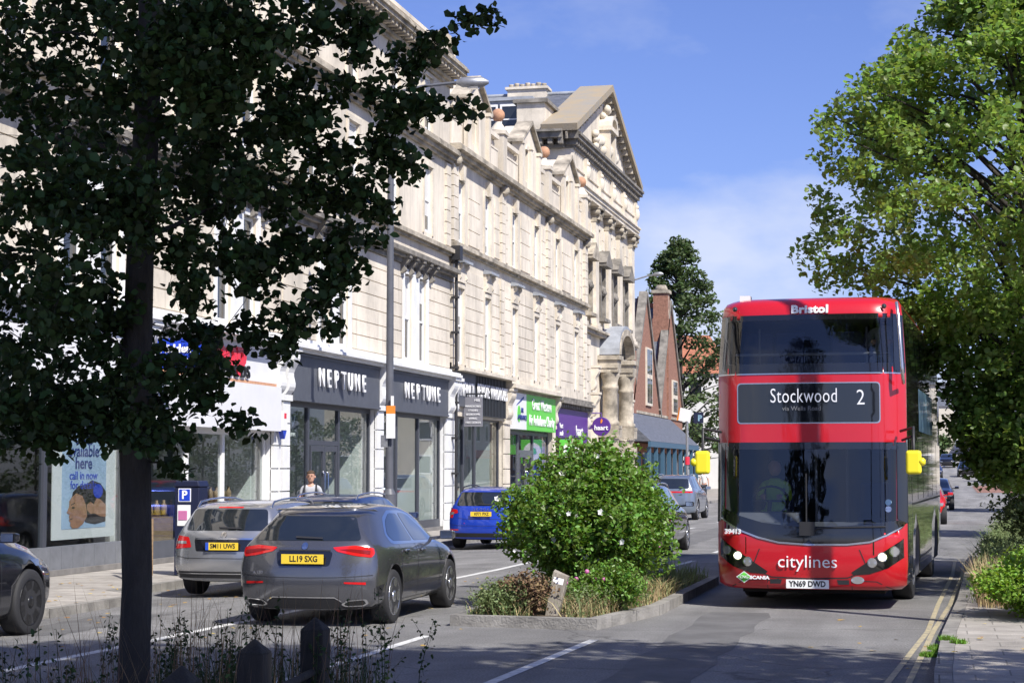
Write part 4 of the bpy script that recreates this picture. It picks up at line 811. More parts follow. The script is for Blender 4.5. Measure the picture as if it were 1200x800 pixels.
# ---------------- houses further up the street
def house(x0, x1, y0, y1, z, rz, wm, rm, label, face='x', nw=3, floors=3, nm='house'):
    z0 = rise(y0) - 1
    h = empty(nm, ((x0 + x1) / 2, y0, rise(y0)), label=label, cat='house', group='houses further up the street')
    m = MB(); m.box(x0, x1, y0, y1, z0, z); m.build('wall', wm, h)
    m = MB(); yc = (y0 + y1) / 2; m.add([(x0 - .2, y0 - .2, z + .004), (x1 + .2, y0 - .2, z + .004), (x1 + .2, y1 + .2, z + .004), (x0 - .2, y1 + .2, z + .004), (x0 + 1.5, yc, rz), (x1 - 1.5, yc, rz)], [(0, 1, 5, 4), (1, 2, 5), (2, 3, 4, 5), (3, 0, 4), (0, 3, 2, 1)]); rf = m.build('roof', rm, h)
    m = MB(); m.box(x0 + 1, x0 + 1.9, yc - .5, yc + .5, z, rz + .9); c_ = m.build('chimney', 'brick_far', rf); m = MB()
    for k in range(3): m.lathe([(.12, 0), (.1, .4)], (x0 + 1.2 + k * .25, yc, rz + .9), n=8)
    m.build('chimney_pot', 'terracotta', c_)
    fh = (z - rise(y0)) / floors
    sides = []
    if x1 < 0: sides.append(('x', x1, y0, y1, 1))
    if x0 > 0: sides.append(('x', x0, y0, y1, -1))
    sides.append(('y', y0, x0, x1, -1))
    for ax, c0, a, e, sg in sides:
        n = max(1, int((e - a) / 3))
        for f_ in range(floors):
            for k in range(n):
                u = a + (k + .5) * (e - a) / n; za = rise(y0) + f_ * fh + fh * .35; zb = za + fh * .5
                if ax == 'x': bx = lambda p, w_, m: m.box(c0, c0 + sg * p, u - w_, u + w_, za - (w_ - .5), zb + (w_ - .5))
                else: bx = lambda p, w_, m: m.box(u - w_, u + w_, c0 - p, c0, za - (w_ - .5), zb + (w_ - .5))
                m = MB(); bx(.05, .6, m); f2 = m.build('window', 'white_gloss', h); m = MB(); bx(.055, .48, m); m.build('pane', 'window_dark', f2)
    return h
house(-27, -15.6, 140, 152, 9.0, 12.3, 'render_white', 'red_tile', 'white rendered house with a red tiled roof beyond the tall evergreen, left of the bus')
house(-27, -15.6, 153, 176, 9.5, 12.0, 'render_cream', 'slate', 'cream rendered house with a slate roof behind the bus')
house(9.5, 20, 150, 166, 9.0, 12.0, 'render_cream', 'slate', 'cream house on the right of the street behind the lime tree')
house(11, 22, 172, 196, 8.5, 11.5, 'brick_far', 'red_tile', 'red brick house on the right beyond the side road')
house(-12, -3, 262, 274, 9.5, 13, 'render_white', 'red_tile', 'white house closing the far end of the street behind the bus')
house(-2.4, 5, 264, 275, 10.5, 14, 'render_cream', 'slate', 'tall cream house at the far end of the street, just right of the bus')
house(5.4, 15, 258, 272, 9.0, 12, 'brick_far', 'slate', 'brick house at the far end of the street above the distant cars')
house(15.4, 27, 250, 272, 9.5, 12, 'render_cream', 'red_tile', 'cream house at the far right end of the street under the lime tree')
# shop shelter / kiosk with red awning at the far junction
kz = rise(158)
k_ = empty('corner_kiosk', (8.2, 158, kz), label='small corner stall with a red awning at the far junction', cat='stall')
m = MB(); m.box(7.2, 9.4, 158, 161, kz, kz + 2.4); m.build('body', 'post_grey', k_); m = MB(); m.prism([(157, kz + 2.1), (158.0, kz + 2.7), (158, kz + 2.8), (157, kz + 2.2)], 'x', 7.0, 9.5); m.build('awning', 'light_red', k_)
# ================================================================ VEHICLES
def interp(P, x):
    if x <= P[0][0]: return P[0][1]
    for (a, b), (c, d) in zip(P, P[1:]):
        if x <= c:
            t = (x - a) / (c - a) if c > a else 1; t2 = t * t * (3 - 2 * t); return b + (d - b) * (.5 * t + .5 * t2)
    return P[-1][1]
def evaluated(o):
    dg = bpy.context.evaluated_depsgraph_get(); dg.update(); return bpy.data.meshes.new_from_object(o.evaluated_get(dg))
def round_poly(P, r=.05, n=4):
    out = []
    for i in range(len(P)):
        p = Vector(P[i]); a = Vector(P[i - 1]); c = Vector(P[(i + 1) % len(P)]); ra = min(r, (a - p).length * .45, (c - p).length * .45)
        s_ = p + (a - p).normalized() * ra; e = p + (c - p).normalized() * ra
        for k in range(n + 1): t = k / n; out.append(tuple((s_ * (1 - t) + p * t) * (1 - t) + (p * (1 - t) + e * t) * t))
    return out
def patch(bvh, name, poly, axis, off, m, parent, grid=.08, r=0, thick=0.0):
    """a panel cut to a polygon and laid on a hull. axis 'x+','x-' (poly = y,z), 'y-','y+' (poly = x,z), 'z+' (poly = x,y)"""
    if r: poly = round_poly(poly, r)
    bm = bmesh.new(); vs = [bm.verts.new((p[0], p[1], 0)) for p in poly]; bm.faces.new(vs)
    xs = [p[0] for p in poly]; zs = [p[1] for p in poly]
    for (lo, hi, k) in ((min(xs), max(xs), 0), (min(zs), max(zs), 1)):
        n = int((hi - lo) / grid)
        for i in range(1, n + 1):
            c = lo + (hi - lo) * i / (n + 1); co = [0, 0, 0]; co[k] = c; no = [0, 0, 0]; no[k] = 1
            bmesh.ops.bisect_plane(bm, geom=bm.verts[:] + bm.edges[:] + bm.faces[:], plane_co=co, plane_no=no)
    bmesh.ops.triangulate(bm, faces=[f for f in bm.faces if len(f.verts) > 4])
    sg = 1 if axis[1] == '+' else -1; ax = 'xyz'.index(axis[0])
    for v in bm.verts:
        a, c = v.co.x, v.co.y
        if ax == 0: o = Vector((sg * 9, a, c)); d = Vector((-sg, 0, 0))
        elif ax == 1: o = Vector((a, sg * 30, c)); d = Vector((0, -sg, 0))
        else: o = Vector((a, c, sg * 9)); d = Vector((0, 0, -sg))
        h, nn, i_, ds = bvh.ray_cast(o, d)
        if h is None or (ax == 0 and h.x * sg < .2):
            q = Vector((sg * .8, a, c)) if ax == 0 else (Vector((a, sg * 3, c)) if ax == 1 else Vector((a, c, 3)))
            h, nn, i_, ds = bvh.find_nearest(q)
        if nn.dot(d) > 0: nn = -nn
        v.co = h + nn * off
    for f in bm.faces: f.smooth = True
    me = bpy.data.meshes.new(name); 
    bm.normal_update()
    dv = Vector((0, 0, 0)); dv[ax] = sg
    if sum(f.normal.dot(dv) for f in bm.faces) < 0: bmesh.ops.reverse_faces(bm, faces=bm.faces[:])
    if thick:
        ret = bmesh.ops.extrude_face_region(bm, geom=bm.faces[:]); vv = [g_ for g_ in ret['geom'] if isinstance(g_, bmesh.types.BMVert)]
        for v in vv: v.co[ax] += sg * thick
    bm.to_mesh(me); bm.free(); me.materials.append(M(m)); o = bpy.data.objects.new(name, me); C.objects.link(o); o.parent = parent; return o
def mirror(P): return [(-p[0], p[1]) for p in P][::-1]

def wheel_proto(r, wd, rimm='alloy', spokes=5, rr=.72):
    """tyre with a spoked rim, axle along x, outer face towards +x"""
    m = MB(); q = r * rr; m.lathe([(q, -wd / 2 + .01), (r * .93, -wd / 2), (r * .985, -wd / 2 + .02), (r, -wd * .3), (r, wd * .3), (r * .985, wd / 2 - .02), (r * .93, wd / 2), (q, wd / 2 - .01)], (0, 0, 0), 'x', 32)
    me_t = m; d = MB(); d.lathe([(q + .002, wd / 2 - .015), (q - .015, wd / 2 + .0), (q - .02, wd / 2 - .03), (q - .03, -wd * .3)], (0, 0, 0), 'x', 32)
    for k in range(spokes):
        for s_ in (-.13, .13):
            a = k * 2 * math.pi / spokes; ca, sa = math.cos(a + s_ * .3), math.sin(a + s_ * .3); cb, sb = math.cos(a + s_ * 1.3), math.sin(a + s_ * 1.3)
            w0, w1 = .026, .036; x0 = wd / 2 - .035; x1 = wd / 2 - .005
            def pt(rad, c_, s2, o, x): return (x, rad * c_ - o * s2, rad * s2 + o * c_)
            d.add([pt(.03, ca, sa, -w0, x0), pt(.03, ca, sa, w0, x0), pt(q - .01, cb, sb, w1, x0 + .01), pt(q - .01, cb, sb, -w1, x0 + .01), pt(.03, ca, sa, -w0, x1 - .01), pt(.03, ca, sa, w0, x1 - .01), pt(q - .01, cb, sb, w1, x1), pt(q - .01, cb, sb, -w1, x1)], [(0, 3, 2, 1), (4, 5, 6, 7), (0, 1, 5, 4), (1, 2, 6, 5), (2, 3, 7, 6), (3, 0, 4, 7)])
    d.lathe([(.07, x0), (.07, x1), (.04, x1 + .008)], (0, 0, 0), 'x', 14)
    h = MB(); h.lathe([(q - .03, -.05), (q - .03, -.04)], (0, 0, 0), 'x', 28); h.lathe([(.15, -.04), (.15, .02)], (0, 0, 0), 'x', 24)
    return me_t, d, h
def put_wheels(root, half, yr, yf, r, wd, rimm='alloy', zc=None, spokes=5):
    zc = zc or r; first = None
    for s_ in (1, -1):
        for y in (yr, yf):
            t, d, h = wheel_proto(r, wd, rimm, spokes); o = t.build('wheel', 'rubber', root, world=False); o.location = (s_ * (half - wd / 2 - .012), y, zc); o.rotation_euler = (0, 0, 0 if s_ > 0 else math.pi)
            d.build('rim', rimm, o, world=False); h.build('brake_disc', 'alloy_dark', o, world=False)

def car_hull(D):
    """closed hull, rear at y=0, nose at y=L; returns list of rings"""
    Lc = D['L']; St = D['st']; n_s = len(St); prof_r = D['yr']; prof_f = D['yf']; vs = []; rows = []
    NJ = 15
    def section(y):
        zb = interp(D['zb'], y); zt = interp(D['roof'], y); belt = min(interp(D['belt'], y), zt - .03); w_ = interp(D['w'], y); wr = interp(D['wr'], y)
        P = [(0, zb), (w_ * .5, zb), (w_ * .86, zb + .01), (w_ * .955, zb + .07), (w_ * .985, zb + .2), (w_ * .995, zb + (belt - zb) * .5), (w_, zb + (belt - zb) * .72), (w_ * .975, belt - .07), (w_ * .945, belt - .01)]
        gh = zt - belt
        if gh > .12:
            wt = wr; P += [(w_ * .925, belt + .02), (w_ * .925 + (wt - w_ * .925) * .45, belt + gh * .42), (w_ * .925 + (wt - w_ * .925) * .85, belt + gh * .78), (wt, belt + gh * .91), (wt * .86, belt + gh * .975), (wt * .5, zt - .006), (0, zt)]
        else:
            k = gh / .12; P += [(w_ * .90, belt + gh * .3), (w_ * .82, belt + gh * .55), (w_ * .72, belt + gh * .75), (w_ * .6, belt + gh * .86), (w_ * .45, belt + gh * .93), (w_ * .25, zt - .003), (0, zt)]
        return P
    G = []
    for i, t in enumerate(St):
        y0 = t * Lc; P = section(y0); ring = []
        for (x, z) in P:
            u = min(1, abs(x) / interp(D['w'], Lc / 2)); bend = .30 * u ** 4
            kr = max(0, 1 - t / .22) ** 1.4; kf = max(0, 1 - (1 - t) / .22) ** 1.4
            y = y0 + kr * (interp(prof_r, z) + bend * .75) - kf * (interp(prof_f, z) + bend * 1.15)
            ring.append((x, y, z))
        G.append(ring)
    nj = len(G[0]); verts = []; ids = []
    for ring in G:
        r_ = [len(verts) + k for k in range(nj)]; verts += ring; l_ = [r_[0]] + [len(verts) + k for k in range(nj - 2)] + [r_[-1]]; verts += [(-x, y, z) for x, y, z in ring[1:-1]]; ids.append((r_, l_))
    faces = []
    for i in range(len(G) - 1):
        (a, al), (c, cl) = ids[i], ids[i + 1]
        for k in range(nj - 1): faces.append((a[k], a[k + 1], c[k + 1], c[k])); faces.append((al[k], cl[k], cl[k + 1], al[k + 1]))
    for gi, fl in ((0, False), (len(G) - 1, True)):
        a, al = ids[gi]; ring = G[gi]; cols = [-.66, -.33, 0, .33, .66]
        t = St[gi]
        def midv(k, c):
            x, y, z = ring[k]; xx = x * c; u = min(1, abs(xx) / interp(D['w'], Lc / 2)); bend = .30 * u ** 4
            P0 = t * Lc + ((interp(prof_r, z) + bend * .75) if gi == 0 else -(interp(prof_f, z) + bend * 1.15)); return (xx, P0, z)
        prev = None
        for k in range(1, nj - 1):
            row = [al[k]] + [len(verts) + q for q in range(5)] + [a[k]]; verts += [midv(k, c) for c in cols]
            if prev:
                for q in range(6): f = (prev[q], prev[q + 1], row[q + 1], row[q]); faces.append(f if not fl else f[::-1])
            else:
                for q in range(6): f = (a[0], row[q + 1], row[q])  ; faces.append(f)
            prev = row
        for q in range(6): faces.append((prev[q], prev[q + 1], a[-1]))
    me = bpy.data.meshes.new('body'); me.from_pydata(verts, [], faces); me.update()
    bm = bmesh.new(); bm.from_mesh(me); bmesh.ops.remove_doubles(bm, verts=bm.verts, dist=.0005); bmesh.ops.recalc_face_normals(bm, faces=bm.faces); bm.to_mesh(me); bm.free()
    me.polygons.foreach_set('use_smooth', [True] * len(me.polygons)); return me

def build_car(D, name, label, group=None, cat='car'):
    root = empty(name, D['loc'], D.get('rz', 0), label, cat, group)
    me = car_hull(D); o = bpy.data.objects.new('body', me); C.objects.link(o); ss = o.modifiers.new('s', 'SUBSURF'); ss.levels = ss.render_levels = 1
    me2 = evaluated(o); bm = bmesh.new(); bm.from_mesh(me2); bvh = BVHTree.FromBMesh(bm); bm.free(); o.modifiers.clear(); o.data = me2
    me2.materials.clear(); me2.materials.append(M(D['paint'])); me2.materials.append(M('underbody'))
    if D.get('arches', True):
        for s_ in (1, -1):
            for y in (D['yrw'], D['yfw']):
                m = MB(); m.lathe([(D['r'] + .055, 0), (D['r'] + .055, .45)], (0, 0, 0), 'x', 36); c = m.build('cutter', 'underbody'); c.data.materials.clear(); c.data.materials.append(M(D['paint'])); c.data.materials.append(M('underbody'))
                for p in c.data.polygons: p.material_index = 1; p.use_smooth = False
                c.location = ((D['hw'] - .26) if s_ > 0 else -(D['hw'] + .19), y, D['r'] + .01)
                bo = o.modifiers.new('b', 'BOOLEAN'); bo.operation = 'DIFFERENCE'; bo.object = c; bo.solver = 'EXACT'
                me3 = evaluated(o); o.modifiers.clear(); o.data = me3; bpy.data.objects.remove(c)
    for p in o.data.polygons:
        if p.normal.z < -.75 and p.center.z < .45: p.material_index = 1
    o.data.name = 'body'; o.parent = root
    put_wheels(root, D['hw'], D['yrw'], D['yfw'], D['r'], D.get('tw', .23), D.get('rim', 'alloy'), spokes=D.get('spokes', 5))
    P = lambda *a, **k: patch(bvh, *a, **k)
    gl = 'car_glass'
    for sg in ('x+', 'x-'):
        for poly in D['sidewin']: P('side_window', poly, sg, .004, gl, o, r=.06)
        if D.get('chrome'):
            for poly in D['chrome']: P('window_trim', poly, sg, .0015, 'chrome', o, grid=.06, r=.05)
        for poly in D['gaps']: P('panel_gap', poly, sg, .0015, 'plastic_black', o, grid=.06)
        for poly in D['handles']: P('door_handle', poly, sg, .004, D['paint'], o, thick=.03, r=.012, grid=.05)
        for poly in D['sills']: P('sill', poly, sg, .003, 'plastic_black', o, grid=.1)
    if 'backwin' in D: P('rear_window', D['backwin'], 'y-', .004, gl, o, r=.06, grid=.07)
    if 'windscreen' in D: P('windscreen', D['windscreen'], 'y+', .004, gl, o, r=.06, grid=.07)
    for nm, poly, ax, off, m_, kw in D.get('extra', []): P(nm, poly, ax, off, m_, o, **kw)
    mz = D['mirror'][1]; my = D['mirror'][0]
    for s_ in (1, -1):
        m = MB(); x = s_ * (D['hw'] + .12); m.add([(x + sx_ * .09, my + sy * .06 + (0 if sx_ * s_ < 0 else .02), mz + szz * (.06 if sy < 0 else .04)) for sx_ in (-1, 1) for sy in (-1, 1) for szz in (-1, 1)], [(0, 1, 3, 2), (4, 6, 7, 5), (0, 4, 5, 1), (2, 3, 7, 6), (0, 2, 6, 4), (1, 5, 7, 3)], False)
        m.tube([(s_ * (D['hw'] - .12), my + .02, mz - .05), (x - s_ * .05, my, mz - .03)], .025, 6); q = m.build('door_mirror', D.get('mirpaint', D['paint']), root, world=False)
        bv = q.modifiers.new('b', 'BEVEL'); bv.width = .02; bv.segments = 2
        m = MB(); m.box(x - .075, x + .075, my - .064, my - .0615, mz - .045, mz + .045); m.build('mirror_glass', 'chrome', q, world=False)
    if D.get('rails'):
        for s_ in (1, -1):
            a, c = D['rails']; m = MB(); x = s_ * (interp(D['wr'], 1.5) * .93)
            zt = lambda y: bvh.ray_cast(Vector((x, y, 5)), Vector((0, 0, -1)))[0].z
            m.tube([(x, a, zt(a) + .0), (x, a + .12, zt(a + .12) + .06)] + [(x, a + (c - a) * t, zt(a + (c - a) * t) + .065) for t in (.25, .5, .75)] + [(x, c - .12, zt(c - .12) + .06), (x, c, zt(c))], .016, 8); m.build('roof_rail', D.get('railm', 'chrome'), root, world=False)
    if 'plate' in D:
        txt, yy, zz, pm, face = D['plate']
        x0 = D.get('platex', 0)
        m = MB(); m.box(x0 - .26, x0 + .26, yy - .012 if face < 0 else yy, yy if face < 0 else yy + .012, zz - .056, zz + .056); pl = m.build('number_plate', pm, root, world=False)
        text(txt, .098, 'letter_black', pl, (x0 + .015, yy - .0125 if face < 0 else yy + .0125, zz), rot=(R(90), 0, 0 if face < 0 else math.pi), ext=.0015, sx=.86, world=False, bold=.0025, name='registration')
    return root, o, bvh
base_st = [0, .015, .04, .075, .12, .17, .22, .28, .34, .41, .48, .55, .61, .67, .73, .78, .82, .86, .9, .94, .975, 1]

# ---- the grey hatchback in the traffic lane
H = dict(L=4.45, hw=.90, loc=(-7.30, 21.15, 0), rz=0, paint='paint_grey', st=base_st,
    zb=[(0, .20), (.3, .19), (.7, .18), (4, .18), (4.45, .22)],
    roof=[(0, 1.30), (.25, 1.345), (.8, 1.40), (1.5, 1.43), (2.1, 1.415), (2.6, 1.34), (3.05, 1.12), (3.35, .985), (3.8, .92), (4.2, .83), (4.45, .72)],
    belt=[(0, .93), (1, .94), (2.2, .91), (3.2, .87), (4.45, .66)], w=[(0, .85), (.35, .895), (.9, .90), (3.6, .89), (4.1, .86), (4.45, .78)],
    wr=[(0, .50), (.5, .555), (1.5, .59), (2.4, .57), (3.2, .64)],
    yr=[(.2, .10), (.36, .02), (.55, .0), (.70, .02), (.84, .07), (.95, .10), (1.02, .17), (1.32, .50), (1.45, .56)], yf=[(.2, .1), (.4, .0), (.7, .0), (.8, .1)],
    yrw=.86, yfw=3.55, r=.325, tw=.235, rim='alloy_dark' if 0 else 'alloy', mirror=(2.85, 1.0), mirpaint='paint_grey',
    sidewin=[[(1.02, .985), (1.86, .96), (1.74, 1.30), (1.42, 1.31), (1.15, 1.22), (.93, 1.06)], [(1.93, .96), (2.92, .94), (2.72, 1.06), (2.3, 1.26), (2.05, 1.30), (1.82, 1.305)]],
    chrome=[[(.86, .965), (1.0, .945), (2.98, .905), (2.98, .935), (2.72, 1.10), (2.3, 1.295), (1.95, 1.335), (1.4, 1.345), (1.1, 1.26), (.84, 1.06)]],
    gaps=[[(1.90, .30), (1.912, .30), (1.912, .93), (1.90, .93)], [(1.16, .60), (1.172, .60), (1.172, .93), (1.16, .94)], [(2.98, .34), (2.992, .34), (2.992, .92), (2.98, .92)]],
    handles=[[(1.30, .84), (1.48, .84), (1.48, .87), (1.30, .87)], [(2.05, .82), (2.23, .82), (2.23, .85), (2.05, .85)]],
    sills=[[(1.28, .20), (3.12, .20), (3.12, .27), (1.28, .27)]],
    backwin=[(-.66, 1.01), (.66, 1.01), (.50, 1.29), (-.50, 1.29)],
    plate=('LL19 SXG', .01, .80, 'plate_yellow', -1))
def ovals(cx, cz, rx, rz, n=14): return [(cx + rx * math.cos(a), cz + rz * math.sin(a)) for a in np.linspace(0, 2 * math.pi, n, endpoint=False)]
lampL = [(-.80, .925), (-.60, .955), (-.34, .935), (-.40, .885), (-.62, .835), (-.79, .815), (-.815, .86)]
H['extra'] = []
for f in (lambda P: P, mirror):
    H['extra'] += [('tail_light', f(lampL), 'y-', .006, 'light_red', dict(r=.02, grid=.05)), ('tail_light_strip', f([(-.77, .895), (-.56, .915), (-.42, .91), (-.60, .875), (-.77, .85)]), 'y-', .010, 'light_red_dark', dict(grid=.05)),
        ('reflector', f([(-.74, .50), (-.50, .515), (-.50, .535), (-.74, .53)]), 'y-', .005, 'light_red', dict(grid=.05)),
        ('exhaust_trim', f([(-.74, .335), (-.52, .32), (-.45, .27), (-.50, .245), (-.70, .25), (-.76, .28)]), 'y-', .008, 'chrome', dict(r=.02, grid=.05)),
        ('exhaust_opening', f([(-.71, .32), (-.54, .308), (-.485, .272), (-.52, .257), (-.69, .262), (-.73, .285)]), 'y-', .012, 'underbody', dict(r=.01, grid=.05)),
        ('panel_gap', f([(-.865, .62), (-.60, .60), (-.40, .59), (0, .585), (0, .577), (-.40, .582), (-.60, .59), (-.865, .608)]), 'y-', .003, 'plastic_black', dict(grid=.06)),
        ('bumper_vent', f([(-.88, .50), (-.83, .46), (-.82, .36), (-.86, .36)]), 'y-', .004, 'plastic_black', dict(grid=.05))]
H['extra'] += [('lower_diffuser', [(-.74, .215), (.74, .215), (.76, .25), (.50, .25), (.40, .34), (-.40, .34), (-.50, .25), (-.76, .25)], 'y-', .004, 'plastic_black', dict(grid=.06)), ('diffuser_trim', [(-.46, .30), (-.38, .345), (.38, .345), (.46, .30), (.46, .315), (.38, .36), (-.38, .36), (-.46, .315)], 'y-', .008, 'chrome', dict(grid=.05)),
    ('plate_recess', [(-.32, .715), (.32, .715), (.35, .885), (-.35, .885)], 'y-', .002, 'paint_black', dict(r=.04, grid=.06)),
    ('star_badge', ovals(0, .945, .04, .04), 'y-', .012, 'chrome', dict(grid=.05)), ('wiper', [(-.14, 1.03), (.20, 1.02), (.20, 1.035), (-.14, 1.05)], 'y-', .02, 'plastic_black', dict(grid=.05)),
    ('number_lamp_strip', [(-.32, .89), (.32, .89), (.32, .905), (-.32, .905)], 'y-', .008, 'plastic_black', dict(grid=.06)), ('sunroof', [(-.42, .75), (.42, .75), (.42, 1.9), (-.42, 1.9)], 'z+', .004, 'car_glass', dict(r=.06, grid=.15)),
    ('spoiler', [(-.60, 1.315), (.60, 1.315), (.58, 1.335), (-.58, 1.335)], 'y-', .05, 'paint_grey', dict(grid=.08, thick=.02))]
hero, hb, hbv = build_car(H, 'hatchback_car', 'dark grey hatchback with yellow plate LL19 SXG driving left of the rose bush')
text('A 180', .05, 'chrome', hero, (-.55, .0, .64), rot=(R(90), 0, 0), world=False, name='model_badge', ext=.003)

# ---- generic estate / SUV dictionaries
def estate(loc, paint, plate=None, sc_=(1, 1), **kw):
    z = kw.pop('zs', 1.0); Lc = kw.pop('L', 4.7)
    D = dict(L=Lc, hw=.90, loc=loc, paint=paint, st=base_st, zb=[(0, .25), (.4, .22), (1, .20), (4.2, .20), (Lc, .26)],
        roof=[(0, 1.36 * z), (.4, 1.42 * z), (1.5, 1.46 * z), (2.3, 1.44 * z), (2.75, 1.34 * z), (3.2, 1.12 * z), (3.5, 1.0 * z), (4.2, .90 * z), (Lc, .76 * z)],
        belt=[(0, .95 * z), (2.4, .93 * z), (3.4, .89 * z), (Lc, .70 * z)], w=[(0, .85), (.35, .89), (1, .90), (3.8, .89), (4.3, .86), (Lc, .78)], wr=[(0, .60), (.6, .63), (1.5, .64), (2.6, .62), (3.4, .68)],
        yr=[(.2, .1), (.38, .0), (.6, .0), (.8, .03), (.95 * z, .07), (1.02 * z, .11), (1.36 * z, .36), (1.5 * z, .42)], yf=[(.2, .1), (.4, 0), (.7, 0), (.85, .12)],
        yrw=.92, yfw=3.75, r=.325, mirror=(3.0, 1.02 * z), rails=(.5, 2.5),
        sidewin=[[(.42, 1.05 * z), (1.08, 1.01 * z), (1.08, 1.33 * z), (.62, 1.31 * z)], [(1.14, 1.01 * z), (2.0, .985 * z), (1.95, 1.345 * z), (1.14, 1.335 * z)], [(2.07, .985 * z), (3.1, .955 * z), (2.6, 1.25 * z), (2.3, 1.335 * z), (2.03, 1.345 * z)]],
        gaps=[[(2.03, .32), (2.042, .32), (2.042, .96 * z), (2.03, .96 * z)], [(3.08, .36), (3.092, .36), (3.092, .92 * z), (3.08, .92 * z)], [(1.18, .62), (1.192, .62), (1.192, .96 * z), (1.18, .96 * z)]],
        handles=[[(1.35, .86 * z), (1.53, .86 * z), (1.53, .89 * z), (1.35, .89 * z)], [(2.16, .84 * z), (2.34, .84 * z), (2.34, .87 * z), (2.16, .87 * z)]], sills=[[(1.35, .21), (3.3, .21), (3.3, .27), (1.35, .27)]],
        backwin=[(-.66, 1.01 * z), (.66, 1.01 * z), (.58, 1.33 * z), (-.58, 1.33 * z)], windscreen=[(-.62, 1.06 * z), (.62, 1.06 * z), (.54, 1.37 * z), (-.54, 1.37 * z)])
    if plate: D['plate'] = plate
    D.update(kw); return D
E_lamps = lambda poly, f: ('tail_light', f(poly), 'y-', .006, 'light_red', dict(r=.02, grid=.05))
gap_h = lambda z, w_=.84: ('panel_gap', [(-w_, z + .03), (-w_ * .7, z), (w_ * .7, z), (w_, z + .03), (w_, z + .022), (w_ * .7, z - .008), (-w_ * .7, z - .008), (-w_, z + .022)], 'y-', .003, 'plastic_black', dict(grid=.07))
S = estate((-10.50, 26.75, -.08), 'paint_silver', ('SM11 UWS', -.015, .78, 'plate_yellow', -1), L=4.85)
S['extra'] = [gap_h(.60), ('lower_bumper', [(-.78, .30), (.78, .30), (.82, .40), (-.82, .40)], 'y-', .004, 'plastic_black', dict(grid=.08)), ('bumper_trim', [(-.76, .36), (.76, .36), (.76, .375), (-.76, .375)], 'y-', .008, 'chrome', dict(grid=.08)),
    ('plate_recess', [(-.44, .70), (.44, .70), (.48, .88), (-.48, .88)], 'y-', .002, 'paint_black', dict(r=.03, grid=.07)), ('boot_handle', [(-.46, .875), (.46, .875), (.46, .90), (-.46, .90)], 'y-', .010, 'chrome', dict(grid=.08)), ('star_badge', ovals(0, .945, .045, .045), 'y-', .012, 'chrome', dict(grid=.05)),
    ('wiper', [(-.10, 1.04), (.26, 1.03), (.26, 1.045), (-.10, 1.06)], 'y-', .018, 'plastic_black', dict(grid=.05)), ('high_brake_light', [(-.2, 1.345), (.2, 1.345), (.2, 1.36), (-.2, 1.36)], 'y-', .008, 'light_red', dict(grid=.08))]
for f in (lambda P: P, mirror): S['extra'] += [E_lamps([(-.86, .94), (-.58, .91), (-.52, .76), (-.82, .73), (-.88, .78)], f), ('reversing_lens', f([(-.84, .85), (-.62, .85), (-.61, .81), (-.84, .81)]), 'y-', .010, 'lens_clear', dict(grid=.05))]
st, sb_, _ = build_car(S, 'estate_car', 'silver estate car with yellow plate SM11 UWS parked outside the white wholefood shop')
m = MB(); m.box(-.26, -.21, -.029, -.0275, .724, .836); m.build('plate_band', 'plate_blue', st, world=False)
Bc = estate((-10.75, 44.3, -.08), 'paint_blue', ('KF71 PXZ', -.015, .86, 'plate_yellow', -1), L=4.6, zs=1.04, railm='plastic_black')
Bc['extra'] = [gap_h(.58), gap_h(.74, .6), ('lower_bumper', [(-.78, .30), (.78, .30), (.82, .40), (-.82, .40)], 'y-', .004, 'plastic_black', dict(grid=.08)), ('wiper', [(-.10, 1.08), (.22, 1.07), (.22, 1.085), (-.10, 1.10)], 'y-', .018, 'plastic_black', dict(grid=.05))]
for f in (lambda P: P, mirror): Bc['extra'] += [E_lamps([(-.86, 1.0), (-.62, .96), (-.60, .88), (-.72, .86), (-.74, .76), (-.87, .76)], f), ('reversing_lens', f([(-.84, .90), (-.70, .90), (-.72, .84), (-.84, .84)]), 'y-', .010, 'lens_clear', dict(grid=.05)), ('reflector', f([(-.80, .46), (-.58, .46), (-.58, .49), (-.80, .49)]), 'y-', .006, 'light_red', dict(grid=.05))]
bc, _, _ = build_car(Bc, 'estate_car', 'bright blue estate car parked outside the wardrobe shop, left of the rose bush')
text('SKODA', .09, 'chrome', bc, (0, .035, .97), rot=(R(90), 0, 0), world=False, name='maker_lettering', ext=.003, spacing=1.5)
N_ = estate((-11.3, 33.6, -.08), 'paint_navy', None, L=4.4, zs=1.0, railm='chrome')
N_['extra'] = [gap_h(.6)] + [E_lamps([(-.86, 1.02), (-.60, 1.0), (-.60, .86), (-.87, .82)], f) for f in (lambda P: P, mirror)]
build_car(N_, 'estate_car', 'dark blue car parked between the silver estate and the bright blue one')
# ---- black SUV at the left edge, seen from its right rear quarter to its nose
V = estate((-11.25, 16.55, -.08), 'paint_black', None, L=4.75, zs=1.14, rim='alloy_dark', r=.385, yfw=3.82, yrw=.95, tw=.26, railm='plastic_black')
V['extra'] = [('headlight', f([(-.86, .88), (-.50, .84), (-.52, .78), (-.86, .80)]), 'y+', .006, 'lens_dark', dict(grid=.06)) for f in (lambda P: P, mirror)]
V['rails'] = None; V['spokes'] = 7
build_car(V, 'suv_car', 'black SUV with black wheels at the left edge, parked before the clinic window')
